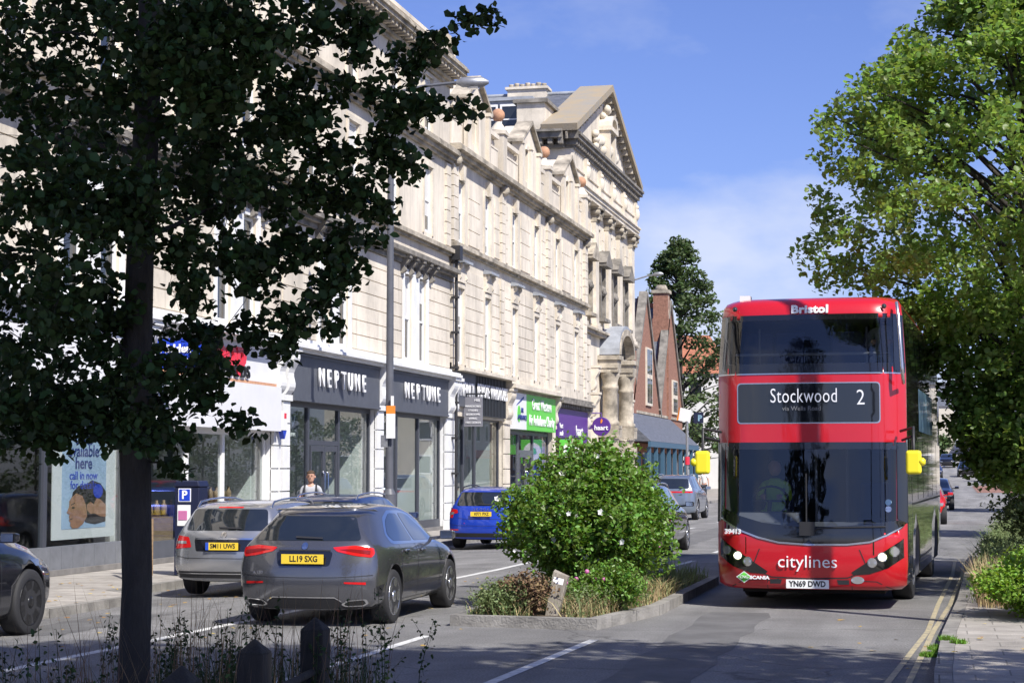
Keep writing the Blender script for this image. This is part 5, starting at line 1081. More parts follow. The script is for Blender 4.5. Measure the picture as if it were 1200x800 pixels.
# ---- cars beyond the bush
K = estate((-6.5, 39.7, -.0), 'paint_black', None, L=4.6, zs=1.05); K['r'] = .33
K['extra'] = [E_lamps([(-.86, .98), (-.60, .95), (-.60, .84), (-.87, .80)], f) for f in (lambda P: P, mirror)]
build_car(K, 'estate_car', 'black car driving away behind the rose bush, left of the red bus', 'cars driving away beyond the bush')
Sv = estate((-9.6, 69.5, -.03), 'paint_steel', None, L=4.6, zs=1.16, r=.37); Sv['extra'] = [gap_h(.62)] + [('tail_light', [(-.84, 1.02), (.84, 1.02), (.84, 1.08), (-.84, 1.08)], 'y-', .006, 'light_red', dict(grid=.08))]
build_car(Sv, 'suv_car', 'steel blue SUV with a full width tail light, beyond the black car')
# ---- oncoming and distant cars
def oncoming(loc, paint, name, label, zs=1.0, rz=math.pi, group=None, Lc=4.3):
    D = estate(loc, paint, None, zs=zs, L=Lc); D['rz'] = rz; D['rails'] = None
    D['extra'] = [('grille', [(-.45, .50), (.45, .50), (.5, .66), (-.5, .66)], 'y+', .005, 'plastic_black', dict(grid=.1)), ('lower_grille', [(-.5, .28), (.5, .28), (.45, .38), (-.45, .38)], 'y+', .005, 'plastic_black', dict(grid=.1))]
    for f in (lambda P: P, mirror): D['extra'] += [('headlight', f([(-.78, .74), (-.48, .68), (-.48, .60), (-.76, .62)]), 'y+', .006, 'lens_clear', dict(grid=.06, r=.02)), ('fog_light', f(ovals(-.62, .38, .06, .05)), 'y+', .008, 'lens_clear', dict(grid=.05))]
    return build_car(D, name, label, group)
oncoming((-.55, 69.5, 0), 'paint_red', 'hatchback_car', 'bright red hatchback coming towards us just behind the bus')
oncoming((-.1, 92, rise(88)), 'paint_black', 'hatchback_car', 'black hatchback coming towards us behind the red car')
dist = [(-.3, 176, 'paint_navy', 'dark blue car in the distance, left of the two at the far junction'), (2.8, 182, 'paint_black', 'black car in the distance, right of the dark blue one'), (5.2, 190, 'paint_silver', 'silver car in the distance near the corner stall'), (1.2, 214, 'paint_black', 'black car at the top of the rise, farthest of all')]
for x, y, p_, lb in dist:
    oncoming((x, y, rise(y - 3)), p_, 'distant_car', lb, zs=1.05, group='cars in the distance')

# ================================================================ THE BUS (local: x right, y back, front face at y=0)
bus = empty('double_decker_bus', (-1.66, 25.25, 0), R(-2.56), 'red double decker bus with Stockwood 2 on its blind driving towards us', 'bus')
BW, BL = 1.265, 10.9
lv = [(.27, .93, .06), (.33, .985, .02), (.60, 1.0, .0), (.95, 1.0, .0), (1.25, 1.0, .03), (1.7, 1.0, .075), (2.2, 1.0, .115), (2.6, 1.0, .125), (3.1, 1.0, .135), (3.5, .985, .17), (3.92, .965, .225), (4.06, .95, .265), (4.13, .92, .35), (4.18, .87, .52), (4.20, .76, .8)]
def outline(k, fo):
    P = []; w_ = BW * k; us = [0, .18, .36, .52, .66, .78, .87, .94, .98, 1.0]
    def fy(u): return fo + .10 * u ** 2 + .26 * max(0, (u - .72) / .28) ** 2.2
    right = [(w_ * u, fy(u)) for u in us] + [(w_ * 1.0, fy(1) + .15)] + [(w_, y) for y in (1.0, 1.6, 2.4, 3.4, 4.6, 5.8, 7.0, 8.2, 9.4, 10.3)] + [(w_ * .985, BL - .12), (w_ * .9, BL - .02), (w_ * .5, BL)]
    return right + [(0, BL)] + [(-x, y) for x, y in right[:0:-1]]
V_ = []; F_ = []; n = None
for z, k, fo in lv:
    o = outline(k, fo); n = len(o); V_ += [(x, y, z) for x, y in o]
for i in range(len(lv) - 1):
    for j in range(n): F_.append((i * n + j, i * n + (j + 1) % n, (i + 1) * n + (j + 1) % n, (i + 1) * n + j))
F_.append(tuple(range(n - 1, -1, -1))); F_.append(tuple(range((len(lv) - 1) * n, len(lv) * n)))
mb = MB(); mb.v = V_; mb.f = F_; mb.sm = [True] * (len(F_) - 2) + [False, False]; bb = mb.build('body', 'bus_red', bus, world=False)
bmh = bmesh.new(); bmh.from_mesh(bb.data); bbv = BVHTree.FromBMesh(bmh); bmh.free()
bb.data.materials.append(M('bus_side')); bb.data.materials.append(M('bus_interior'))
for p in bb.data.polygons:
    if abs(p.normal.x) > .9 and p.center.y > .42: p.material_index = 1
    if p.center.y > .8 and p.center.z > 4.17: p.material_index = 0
def cut(obj, m, idx=2):
    c = m.build('cutter', 'bus_red'); c.data.materials.clear()
    for q in obj.data.materials: c.data.materials.append(q)
    for p in c.data.polygons: p.material_index = idx
    c.parent = None
    bo = obj.modifiers.new('b', 'BOOLEAN'); bo.operation = 'DIFFERENCE'; bo.object = c; bo.solver = 'EXACT'; par = obj.parent; obj.parent = None
    me = evaluated(obj); obj.modifiers.clear(); obj.data = me; bpy.data.objects.remove(c); obj.parent = par
m = MB(); m.box(-1.13, 1.13, -1, 4.5, 1.02, 2.16); cut(bb, m)
m = MB(); m.box(-1.12, 1.12, -1, 5.5, 3.22, 3.88); cut(bb, m)
for y in (2.6, 8.4):
    for s_ in (1, -1): m = MB(); m.lathe([(.56, .0), (.56, .5)], (s_ * 1.0 if s_ > 0 else -1.5, y, .50), 'x', 36); cut(bb, m)
bb.data.name = 'body'
BP = lambda *a, **k: patch(bbv, *a, **k)
lower_edge = [(-1.27, 1.245), (-1.1, 1.14), (-.9, 1.03), (-.68, .95), (-.4, .885), (0, .86), (.5, .865), (.80, .90), (1.0, .985), (1.27, 1.13)]
glass_edge = [(-1.2, 1.36), (-.95, 1.24), (-.6, 1.14), (-.2, 1.10), (.3, 1.10), (.8, 1.13), (1.2, 1.19)]
BP('windscreen', glass_edge + [(1.2, 2.17), (-1.2, 2.17)], 'y-', .004, 'bus_glass', bb, grid=.1)
BP('windscreen_surround', lower_edge + glass_edge[::-1], 'y-', .006, 'bus_black', bb, grid=.08)
BP('windscreen_surround', [(-1.26, 2.12), (1.26, 2.12), (1.26, 2.215), (-1.26, 2.215)], 'y-', .007, 'bus_black', bb, grid=.1)
for s_ in (1, -1):
    P_ = [(1.14, 1.2), (1.262, 1.14), (1.262, 2.2), (1.14, 2.2)]; BP('windscreen_pillar', P_ if s_ > 0 else mirror(P_), 'y-', .008, 'bus_black', bb, grid=.06)
    P_ = [(1.12, 3.17), (1.25, 3.17), (1.215, 3.92), (1.10, 3.92)]; BP('windscreen_pillar', P_ if s_ > 0 else mirror(P_), 'y-', .008, 'bus_black', bb, grid=.06)
BP('trim_line', [(p[0], p[1] - .012) for p in lower_edge] + [(p[0], p[1] + .012) for p in lower_edge[::-1]], 'y-', .011, 'alloy', bb, grid=.08)
BP('upper_windscreen', [(-1.19, 3.26), (1.19, 3.26), (1.17, 3.93), (-1.17, 3.93)], 'y-', .004, 'bus_glass', bb, grid=.1)
BP('windscreen_surround', [(-1.25, 3.14), (1.25, 3.14), (1.25, 3.27), (-1.25, 3.27)], 'y-', .007, 'bus_black', bb, grid=.1)
BP('windscreen_surround', [(-1.2, 3.86), (1.2, 3.86), (1.19, 3.935), (-1.19, 3.935)], 'y-', .007, 'bus_black', bb, grid=.1)
BP('trim_line', [(-1.24, 3.125), (1.24, 3.125), (1.24, 3.142), (-1.24, 3.142)], 'y-', .009, 'alloy', bb, grid=.1)
db = BP('destination_blind', [(-.95, 2.48), (.93, 2.48), (.93, 3.0), (-.95, 3.0)], 'y-', .006, 'screen', bb, grid=.15, r=.05)
fr = [(-.965, 2.465), (.945, 2.465), (.945, 3.015), (-.965, 3.015)]; BP('blind_trim', fr, 'y-', .003, 'alloy', bb, grid=.15, r=.055)
text('Stockwood', .275, 'led_white', db, (-.06, .115, 2.83), rot=(R(90), 0, 0), world=False, sx=.68, bold=-.002, ext=.004, spacing=1.06)
text('2', .29, 'led_white', db, (.69, .145, 2.80), rot=(R(90), 0, 0), world=False, sx=.85, bold=-.002, ext=.004)
text('via Wells Road', .085, 'dash_grey', db, (-.09, .115, 2.665), rot=(R(90), 0, 0), world=False, ext=.003)
# headlamp clusters in their dark panels
hl = [(-1.27, .98), (-1.16, .90), (-.70, .60), (-.55, .50), (-.58, .465), (-.78, .48), (-1.02, .56), (-1.27, .73)]
for s_, f in ((-1, lambda P: P), (1, mirror)):
    hp = BP('headlight_panel', f(hl), 'y-', .006, 'bus_black', bb, grid=.06)
    for i, (x, z, mm, rr) in enumerate(((-1.10, .775, 'lens_clear', .055), (-.95, .705, 'lamp_lit', .05), (-.82, .63, 'lens_clear', .05))):
        BP('headlight', f(ovals(x, z, rr + .014, rr + .014)), 'y-', .012, 'chrome', hp, grid=.05); BP('lens', f(ovals(x, z, rr, rr)), 'y-', .018, mm, hp, grid=.05)
    BP('bumper_vent', f([(-.52, .34), (-.38, .34), (-.36, .40), (-.52, .40)]), 'y-', .005, 'plastic_black', bb, grid=.06)
    BP('panel_gap', f([(-.78, .48), (-.65, .80), (-.665, .80), (-.795, .48)]), 'y-', .003, 'plastic_black', bb, grid=.06)
    BP('panel_gap', f([(-.56, .27), (-.56, .46), (-.55, .46), (-.55, .27)]), 'y-', .003, 'plastic_black', bb, grid=.06)
    BP('panel_gap', f([(-1.1, .27), (-.88, .385), (-.56, .40), (-.56, .39), (-.875, .375), (-1.08, .265)]), 'y-', .003, 'plastic_black', bb, grid=.06)
BP('panel_gap', [(-.60, .475), (-.5, .435), (0, .42), (.5, .435), (.60, .475), (.60, .462), (.5, .42), (0, .405), (-.5, .42), (-.60, .462)], 'y-', .004, 'plastic_black', bb, grid=.06)
BP('panel_gap', [(-.55, .385), (-.4, .41), (-.4, .40), (-.55, .375)], 'y-', .004, 'plastic_black', bb, grid=.06)
text('Bristol', .155, 'letter_white', bb, (.02, .232, 4.0), rot=(R(75), 0, 0), world=False, sx=1.15, bold=.006, ext=.01, spacing=1.05)
text('citylines', .235, 'letter_white', bb, (-.02, -.012, .63), rot=(R(90), 0, 0), world=False, sx=1.05, ext=.004, bold=-.001)
text('39413', .085, 'letter_white', bb, (-1.02, .075, 1.02), rot=(R(90), 0, R(-12)), world=False, sx=1.1, ext=.004, bold=.004)
text('SCANIA', .06, 'letter_white', bb, (-.66, .015, .415), rot=(R(90), 0, R(-5)), world=False, sx=1.25, ext=.003, bold=.003)
BP('gas_badge', [(-.98, .42), (-.87, .50), (-.76, .42), (-.87, .34)], 'y-', .005, 'letter_white', bb, grid=.05); BP('gas_badge', [(-.96, .42), (-.87, .485), (-.78, .42), (-.87, .355)], 'y-', .008, 'sign_green', bb, grid=.05)
text('CNG', .055, 'letter_white', bb, (-.87, .045, .42), rot=(R(90), 0, R(-8)), world=False, ext=.004)
BP('oval_badge', ovals(.63, .40, .085, .05), 'y-', .005, 'lens_clear', bb, grid=.05)
m = MB(); m.box(-.30, .26, -.035, -.005, .285, .40); pl = m.build('number_plate', 'plate_white', bb, world=False); text('YN69 DWD', .105, 'letter_black', pl, (-.02, -.036, .342), rot=(R(90), 0, 0), world=False, sx=.88, bold=.003, ext=.002)
# wiper, screen stickers
m = MB(); m.tube([(0, .02, .93), (-.03, .0, 1.12), (-.03, .02, 1.8)], .012, 6); m.tube([(.0, .01, .95), (.12, -.01, 1.08), (1.0, .05, 1.10)], .012, 6); m.box(-.12, .08, -.03, .06, .98, 1.16); m.build('wiper', 'plastic_black', bb, world=False)
BP('sticker', ovals(1.03, 1.42, .04, .04), 'y-', .008, 'ad_panel', bb, grid=.05); BP('sticker', ovals(1.03, 1.33, .04, .04), 'y-', .008, 'lens_clear', bb, grid=.05)
# interior: dashboard, wheel, partition, seats, driver
m = MB(); m.box(-1.1, 1.1, .32, .75, 1.021, 1.14); m.prism([(.40, 1.14), (.75, 1.14), (.75, 1.28), (.55, 1.26)], 'x', -1.0, -.2); m.build('dashboard', 'dash_grey', bb, world=False)
m = MB(); c_ = Vector((-.62, .85, 1.42)); P_ = [c_ + Vector((.25 * math.cos(a), .12 * math.sin(a), .20 * math.sin(a))) for a in np.linspace(0, 2 * math.pi, 25)]; m.tube(P_, .016, 8); m.tube([c_, c_ + Vector((0, -.15, -.3))], .03); m.tube([P_[0], c_, P_[12]], .014); m.build('steering_wheel', 'plastic_black', bb, world=False)
m = MB(); m.tube([(.0, 1.0, 1.03), (.0, 1.0, 2.15)], .02); m.tube([(.35, 1.8, 1.03), (.35, 1.8, 2.15)], .02); m.tube([(-.2, 3.2, 1.03), (-.2, 3.2, 2.15)], .02)
for x in (-.75, .72): m.tube([(x, .9, 3.23), (x, .9, 3.8)], .016)
m.tube([(-1.05, .6, 3.42), (1.05, .6, 3.42)], .02); m.build('hand_pole', 'dash_grey', bb, world=False)
def seat(x, y, z):
    m = MB(); m.box(x - .22, x + .22, y, y + .42, z, z + .1); m.prism([(y + .38, z + .05), (y + .48, z + .05), (y + .56, z + .6), (y + .5, z + .62)], 'x', x - .21, x + .21); q = m.build('seat', 'seat_blue', bb, world=False); bv = q.modifiers.new('b', 'BEVEL'); bv.width = .03; bv.segments = 2
for x in (-.85, -.4, .4, .85):
    for y in (1.0, 1.9, 2.8): seat(x, y, 3.23 - .05)
seat(-.62, 1.35, 1.05); seat(.6, 3.0, 1.05)
# side glazing and panels, both sides
for ax in ('x+', 'x-'):
    ys_ = [(.62, 1.35)] if ax == 'x+' else []
    for a, c_ in ((1.55, 2.9), (3.0, 4.35), (4.45, 5.8), (5.9, 7.25), (7.35, 8.7), (8.8, 10.2)):
        BP('lower_window', [(a, 1.42), (c_, 1.42), (c_, 2.28), (a, 2.28)], ax, .004, 'car_glass', bb, grid=.4, r=.06)
    for a, c_ in ((.75, 1.5), (1.6, 2.9), (3.0, 4.35), (4.45, 5.8), (5.9, 7.25), (7.35, 8.7), (8.8, 10.2)):
        BP('upper_window', [(a, 3.2), (c_, 3.2), (c_, 3.84), (a, 3.84)], ax, .004, 'car_glass', bb, grid=.3, r=.06)
    BP('door', [(.50, .32), (1.42, .32), (1.42, 2.25), (.50, 2.25)], ax, .004, 'car_glass', bb, grid=.2, r=.03)
    for y in (.47, .95, 1.45): BP('door_frame', [(y - .025, .30), (y + .025, .30), (y + .025, 2.28), (y - .025, 2.28)], ax, .008, 'alloy', bb, grid=.2)
    BP('advert_panel', [(3.4, 2.42), (7.6, 2.42), (7.6, 3.05), (3.4, 3.05)], ax, .004, 'ad_panel', bb, grid=.4, r=.03)
    for y in (3.6, 4.6, 5.6, 6.6, 7.6, 9.2): BP('panel_gap', [(y, .30), (y + .014, .30), (y + .014, 1.38), (y, 1.38)], ax, .003, 'plastic_black', bb, grid=.3)
    BP('trim_line', [(1.5, 1.36), (10.4, 1.36), (10.4, 1.385), (1.5, 1.385)], ax, .005, 'plastic_black', bb, grid=.4)
for y in (2.6, 8.4):
    for s_ in (1, -1):
        t, d, h = wheel_proto(.48, .30, spokes=8, rr=.6); o = t.build('wheel', 'rubber', bus, world=False); o.location = (s_ * 1.06, y, .48); o.rotation_euler = (0, 0, 0 if s_ > 0 else math.pi); d.build('rim', 'dash_grey', o, world=False); h.build('hub', 'alloy_dark', o, world=False)
# yellow mirrors on black arms, corner handrail, roof bumps
for s_ in (1, -1):
    x = s_ * 1.39; m = MB(); y = -.28 if s_ > 0 else -.18
    m.box(x - .10, x + .10, y, y + .10, 1.79, 2.10); q = m.build('mirror', 'mirror_yellow', bus, world=False); bv = q.modifiers.new('b', 'BEVEL'); bv.width = .04; bv.segments = 4
    m = MB(); m.lathe([(.05, -.02), (.055, .03), (.03, .06)], (x + .09, y + .05, 1.95), 'x', 12) if s_ > 0 else m.lathe([(.03, -.06), (.055, -.03), (.05, .02)], (x - .10, y + .05, 1.95), 'x', 12); m.build('mirror_pivot', 'mirror_yellow', q, world=False)
    m = MB(); m.box(x - .08, x + .08, y + .101, y + .104, 1.82, 2.08); m.build('mirror_glass', 'chrome', q, world=False)
    m = MB(); m.tube([(s_ * 1.2, .25, 2.36), (x, y + .1, 2.40), (x, y + .06, 2.1)], .02, 8); m.tube([(s_ * 1.22, .25, 2.24), (x - s_ * .02, y + .1, 2.28)], .018, 8); m.build('mirror_arm', 'plastic_black', q, world=False)
m = MB(); m.tube([(1.16, .38, 4.08), (1.19, .22, 3.9), (1.235, .12, 3.2), (1.245, .12, 3.08), (1.24, .28, 3.0)], .024, 8); m.build('corner_rail', 'alloy', bus, world=False)
m = MB(); m.box(-.98, -.84, .62, .8, 4.14, 4.24); m.build('roof_beacon', 'white_gloss', bus, world=False)
for x in (-1.0, 1.0): m = MB(); m.lathe([(.035, 0), (.03, .012)], (x, .22 + .14 - .06, 4.03), 'y', 12); m.build('marker_lamp', 'lens_dark', bus, world=False)
m = MB(); m.box(-.95, .95, .5, 10.4, .2, .27); m.box(-1.0, 1.0, 2.3, 2.9, .25, .6); m.build('underframe', 'underbody', bus, world=False)
# ================================================================ TREES AND PLANTS
def P3(*a): return Vector(a)
FRONT = [(-4.13, 9.22, 4.08, 0.25), (-4.21, 9.3, 3.68, 0.25), (-4.16, 9.31, 3.27, 0.23), (-4.2, 9.3, 2.9, 0.22), (-4.2, 9.41, 2.54, 0.19), (-4.28, 9.49, 2.29, 0.16), (-4.41, 9.46, 2.13, 0.13), (-4.15, 9.73, 2.40, 0.12), (-3.95, 9.57, 2.83, 0.15), (-4.02, 9.55, 3.06, 0.15), (-3.85, 9.18, 4.06, 0.27), (-4.53, 9.02, 4.06, 0.27), (-4.61, 9.21, 3.36, 0.27), (-4.56, 9.22, 2.76, 0.23), (-4.87, 9.36, 2.36, 0.21), (-4.62, 9.42, 2.17, 0.16), (-3.66, 9.63, 3.48, 0.21), (-3.54, 9.86, 3.76, 0.19), (-3.74, 10.43, 3.15, 0.15), (-3.77, 9.4, 3.82, 0.23), (-4.08, 10.15, 2.44, 0.09), (-4.23, 9.5, 2.06, 0.12), (-3.82, 9.8, 3.06, 0.13), (-3.62, 9.64, 4.15, 0.23), (-3.49, 10.28, 3.88, 0.12), (-3.37, 10.31, 4.08, 0.09)]
BL_ = [(-5.09, 9.92, 4.38, 0.44), (-4.81, 10.6, 4.58, 0.52), (-3.8, 9.6, 4.24, 0.42), (-3.59, 10.26, 4.48, 0.25), (-5.36, 10.68, 3.92, 0.47), (-4.41, 10.08, 3.83, 0.47), (-4.14, 10.75, 3.94, 0.41), (-3.59, 10.26, 4.03, 0.22), (-5.07, 9.93, 3.13, 0.42), (-4.39, 9.26, 3.22, 0.32), (-4.11, 10.55, 3.44, 0.36), (-3.63, 10.25, 3.43, 0.25), (-5.39, 10.47, 2.63, 0.41), (-4.73, 10.01, 2.69, 0.29), (-3.85, 10.21, 2.98, 0.20), (-4.42, 10.7, 2.6, 0.24), (-4.72, 10.01, 2.24, 0.27), (-5.1, 9.92, 2.19, 0.25), (-4.77, 9.58, 2.06, 0.19), (-4.5, 10.47, 2.21, 0.23), (-3.44, 10.3, 3.63, 0.2), (-3.46, 10.7, 3.44, 0.18), (-3.48, 10.29, 3.13, 0.17), (-3.36, 10.31, 2.93, 0.12), (-3.58, 10.27, 2.73, 0.17), (-4.0, 10.58, 2.66, 0.13), (-3.67, 10.24, 2.55, 0.07), (-4.05, 10.16, 2.24, 0.12), (-3.89, 10.19, 2.13, 0.09), (-4.34, 10.09, 2.0, 0.09), (-4.46, 10.07, 2.09, 0.12), (-4.29, 10.11, 1.87, 0.06), (-3.35, 10.32, 4.38, 0.12), (-3.22, 10.34, 4.48, 0.11), (-3.27, 10.33, 4.23, 0.07), (-3.15, 10.36, 4.03, 0.11), (-3.08, 10.58, 4.22, 0.1), (-2.96, 10.61, 4.32, 0.07), (-2.84, 10.64, 4.4, 0.07), (-2.69, 10.67, 4.49, 0.06), (-2.57, 10.7, 4.52, 0.03), (-3.05, 10.38, 3.88, 0.12), (-2.91, 10.42, 3.95, 0.1), (-2.79, 10.44, 3.93, 0.05), (-2.64, 10.48, 3.93, 0.04), (-3.2, 10.35, 3.73, 0.14), (-3.03, 10.39, 3.65, 0.1), (-2.93, 10.41, 3.58, 0.06), (-3.19, 10.35, 3.4, 0.11), (-3.07, 10.38, 3.33, 0.06), (-3.15, 10.36, 3.18, 0.05), (-3.37, 10.52, 3.15, 0.1), (-3.33, 10.53, 3.03, 0.06), (-3.5, 10.49, 2.85, 0.09), (-3.41, 10.3, 2.66, 0.05), (-3.27, 10.33, 3.55, 0.09)]
tl = empty('lime_tree', (-4.5, 10.1, 0), label='near street tree in deep shade whose dark boughs fill the upper left', cat='tree')
m = MB(); m.tube([(-4.5, 10.1, 0), (-4.51, 10.1, .15), (-4.5, 10.1, .5), (-4.485, 10.11, 1.2), (-4.51, 10.11, 2.0), (-4.50, 10.12, 3), (-4.46, 10.14, 4.4), (-4.5, 10.2, 6), (-4.4, 10.2, 8)], [.14, .11, .094, .086, .090, .080, .072, .06, .03], 14); m.build('trunk', 'bark', tl)
random.seed(3); br = MB(); cl = []
BL_ += [f_ for i_, f_ in enumerate(FRONT) if i_ not in (1, 3, 4, 11)]
seg = [(P3(-4.5, 10.12, 1.9), P3(-4.48, 10.14, 4.6), .07)]
def nearest(c):
    best = None
    for a, e, r_ in seg:
        d = e - a; t_ = max(0, min(1, (c - P3(0, 0, .25) - a).dot(d) / max(1e-6, d.length_squared))); q_ = a + d * t_; L_ = (q_ - c).length + (.25 if q_.z > c.z + .1 else 0)
        if best is None or L_ < best[0]: best = (L_, q_, r_)
    return best
order = sorted(BL_, key=lambda v: (v[0] + 4.5) ** 2 + (v[1] - 10.1) ** 2)
for (x, y, z, r) in order:
    c = P3(x, y, z); L_, q_, r0 = nearest(c); dd = (c - q_).length
    wob = lambda s_: P3(random.uniform(-1, 1), random.uniform(-1, 1), random.uniform(-.5, 1)) * s_ * dd
    p1, p2 = q_.lerp(c, .35) + wob(.09), q_.lerp(c, .7) + wob(.08); ra = min(r0 * .6, .006 + .014 * dd + .012 * r)
    if r > .05: br.tube([q_, p1, p2, c], [ra, ra * .8, ra * .6, max(.0025, ra * .4)], 6); seg += [(q_, p1, ra), (p1, p2, ra * .8), (p2, c, ra * .6)]
    k = max(3, int(70 * r ** 1.5 * (2.7 if x < -3.75 else 1.9))) if r > .14 else max(3, int(r * 62))
    for i in range(k):
        v = Vector(RNG.normal(size=3)); v.normalize(); v *= r * (1.08 if x < -4.1 else .84 if r > .14 else 1) * random.random() ** .38; v.z *= .92; tw = c + v; cl.append(tuple(tw))
        if random.random() < .25: br.tube([c + v * .2, c + v * .7 + P3(0, 0, .02), tw], .0022, 4)
br.build('branch', 'bark', tl)
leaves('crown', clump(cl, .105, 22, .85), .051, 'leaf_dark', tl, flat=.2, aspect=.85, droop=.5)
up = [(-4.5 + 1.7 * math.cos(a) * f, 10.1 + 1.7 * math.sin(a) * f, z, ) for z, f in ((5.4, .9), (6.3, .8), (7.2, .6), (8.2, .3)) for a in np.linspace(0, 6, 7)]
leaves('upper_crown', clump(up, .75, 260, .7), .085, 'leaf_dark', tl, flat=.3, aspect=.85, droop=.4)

def big_tree(name, label, base, crown, rad, ncl, nleaf, ls, lm, clr=.55, trunk_r=.16, envelope=None, squash=.7, hgt=None, bark='bark', seed=1, group=None, aspect=.8, inner=.35):
    """crown: centre; rad: (rx,ry,rz); envelope(z)->(rx,ry) overrides the ellipsoid"""
    random.seed(seed); t = empty(name, base, label=label, cat='tree', group=group); b0 = Vector(base); c = Vector(crown); top = c.z + rad[2] * .6
    ax = lambda z: b0.lerp(Vector((c.x, c.y, 0)), min(1, max(0, (z - b0.z) / max(1, c.z - b0.z)))) * 1.0
    def axis(z): q = ax(z); return P3(q.x, q.y, z)
    zs = [b0.z, b0.z + .3, b0.z + 1] + list(np.linspace(b0.z + 2, top, 5)); m = MB(); m.tube([axis(z) for z in zs], [trunk_r * 1.5, trunk_r * 1.15] + [trunk_r * (1 - .8 * i / 6) for i in range(6)], 12); m.build('trunk', bark, t)
    br = MB(); pts = []
    for i in range(ncl):
        for _ in range(60):
            v = Vector((random.uniform(-1, 1), random.uniform(-1, 1), random.uniform(-1, 1))); z = c.z + v.z * rad[2]
            if envelope:
                ex = envelope(z); rr = math.hypot(v.x, v.y)
                if rr <= 1 and (rr > inner or random.random() < .35) and (rr > .7 or random.random() < .6): p = P3(axis(z).x + v.x * ex, axis(z).y + v.y * ex, z); break
            elif inner < v.length <= 1: p = c + P3(v.x * rad[0], v.y * rad[1], v.z * rad[2]); break
        else: continue
        pts.append(tuple(p)); h = (p - axis(p.z)).length
        if i % (7 if ncl > 1000 else 3) == 0:
            s_ = axis(max(b0.z + 1.2, min(top, p.z - .5 * h - .3))); mid = (s_ + p) / 2 + P3(0, 0, .12 * h); br.tube([s_, mid, p], [trunk_r * .28, trunk_r * .16, .008], 5)
    br.build('branch', bark, t)
    leaves('crown', clump(pts, clr, nleaf, squash), ls, lm, t, flat=.5, aspect=aspect, droop=.25)
    return t
def env(tab):
    return lambda z: interp(tab, z)
big_tree('lime_tree', 'tall sunlit lime tree on the right, its leaves hanging over the bus', (1.75, 33.6, .1), (1.6, 33.2, 6.9), (4, 4, 5.3), 1250, 92, .095, 'leaf_lime', clr=.36, trunk_r=.17,
    envelope=env([(1.5, .9), (2.6, 1.5), (4.1, 1.9), (4.7, 2.3), (5.2, 3.7), (6.0, 4.35), (7.1, 3.9), (8.1, 3.4), (9.0, 2.35), (10.1, 1.35), (11, 1.1), (12.3, .6)]), seed=5, squash=.75, aspect=.85)
big_tree('evergreen_tree', 'dark green evergreen rising behind the brick gables left of the bus', (-17.6, 131, rise(131)), (-17.4, 131, 10.3), (3, 3, 7.6), 330, 46, .28, 'leaf_far', clr=.65, trunk_r=.3, envelope=env([(2, 3.2), (5, 4.6), (8, 4.9), (10.5, 4.2), (13, 3.0), (15.5, 1.8), (18, .5)]), seed=9, aspect=.6)
big_tree('street_tree', 'leafy tree on the right pavement standing beside the camera', (3.2, -1.0, .1), (1.6, 4.0, 14), (6.0, 6.0, 3.6), 520, 60, .20, 'leaf_lime', clr=.8, trunk_r=.25, seed=12, inner=.1)
big_tree('street_tree', 'second leafy tree on the right pavement before the street lamp', (5.2, 11, .1), (4.8, 11.2, 9.6), (3.3, 2.6, 2.4), 180, 60, .15, 'leaf_lime', clr=.6, trunk_r=.2, seed=14, inner=.1)
big_tree('street_tree', 'third leafy tree on the right pavement level with the bus', (5.8, 25.4, .1), (5.6, 25.4, 8.2), (2.3, 2.0, 2.0), 80, 50, .15, 'leaf_lime', clr=.6, trunk_r=.2, seed=15, inner=.1)
big_tree('street_tree', 'far street tree on the right pavement beyond the lime tree', (4.6, 52, .1), (4.8, 52, 6.8), (2.6, 2.6, 3.8), 190, 50, .17, 'leaf_lime', clr=.6, trunk_r=.18, seed=16)
big_tree('street_tree', 'farthest street tree on the right pavement near the side road', (6.6, 84, rise(84) + .1), (7.2, 84, 6.2), (3.4, 3.4, 4.2), 170, 46, .24, 'leaf_far', clr=.7, trunk_r=.18, seed=17)
# scraggly dark shrub under the lime tree
def shrub(name, label, base, r, h, nst, nl, ls, lm, seed=1, cat='shrub', cr=.14, arch=.6, stem='bark', lo=.2):
    random.seed(seed); t = empty(name, base, label=label, cat=cat); st_ = MB(); pts = []
    for i in range(nst):
        a = random.random() * 6.283; q = random.random() ** .5; x, y = r[0] * q * math.cos(a), r[1] * q * math.sin(a); hh = h * (1 - .45 * q * q) * random.uniform(.75, 1.05)
        p0 = Vector((base[0] + x * .25, base[1] + y * .25, base[2])); p2 = Vector((base[0] + x, base[1] + y, base[2] + hh)); p1 = (p0 + p2) / 2 + Vector((-x * .15 * arch, -y * .15 * arch, .12 * h))
        pp = [(p0 * (1 - t_) + p1 * t_) * (1 - t_) + (p1 * (1 - t_) + p2 * t_) * t_ for t_ in np.linspace(0, 1, 7)]
        st_.tube(pp, [.012, .011, .010, .008, .006, .004, .002], 5)
        for k in range(nl):
            t_ = lo + (1 - lo) * random.random() ** .8; c = (p0 * (1 - t_) + p1 * t_) * (1 - t_) + (p1 * (1 - t_) + p2 * t_) * t_; pts.append(tuple(c + Vector(RNG.normal(size=3)) * cr))
    st_.build('stem', stem, t); leaves('foliage', clump(pts, .09, 5, .8), ls, lm, t, flat=.3, aspect=.62, droop=.1); return t, pts
shrub('shrub', 'scraggly dark shrub with arching stems below the lime tree', (2.25, 36.5, .1), (1.2, 1.2), 2.1, 60, 40, .07, 'leaf_grey', seed=21, arch=1.5)
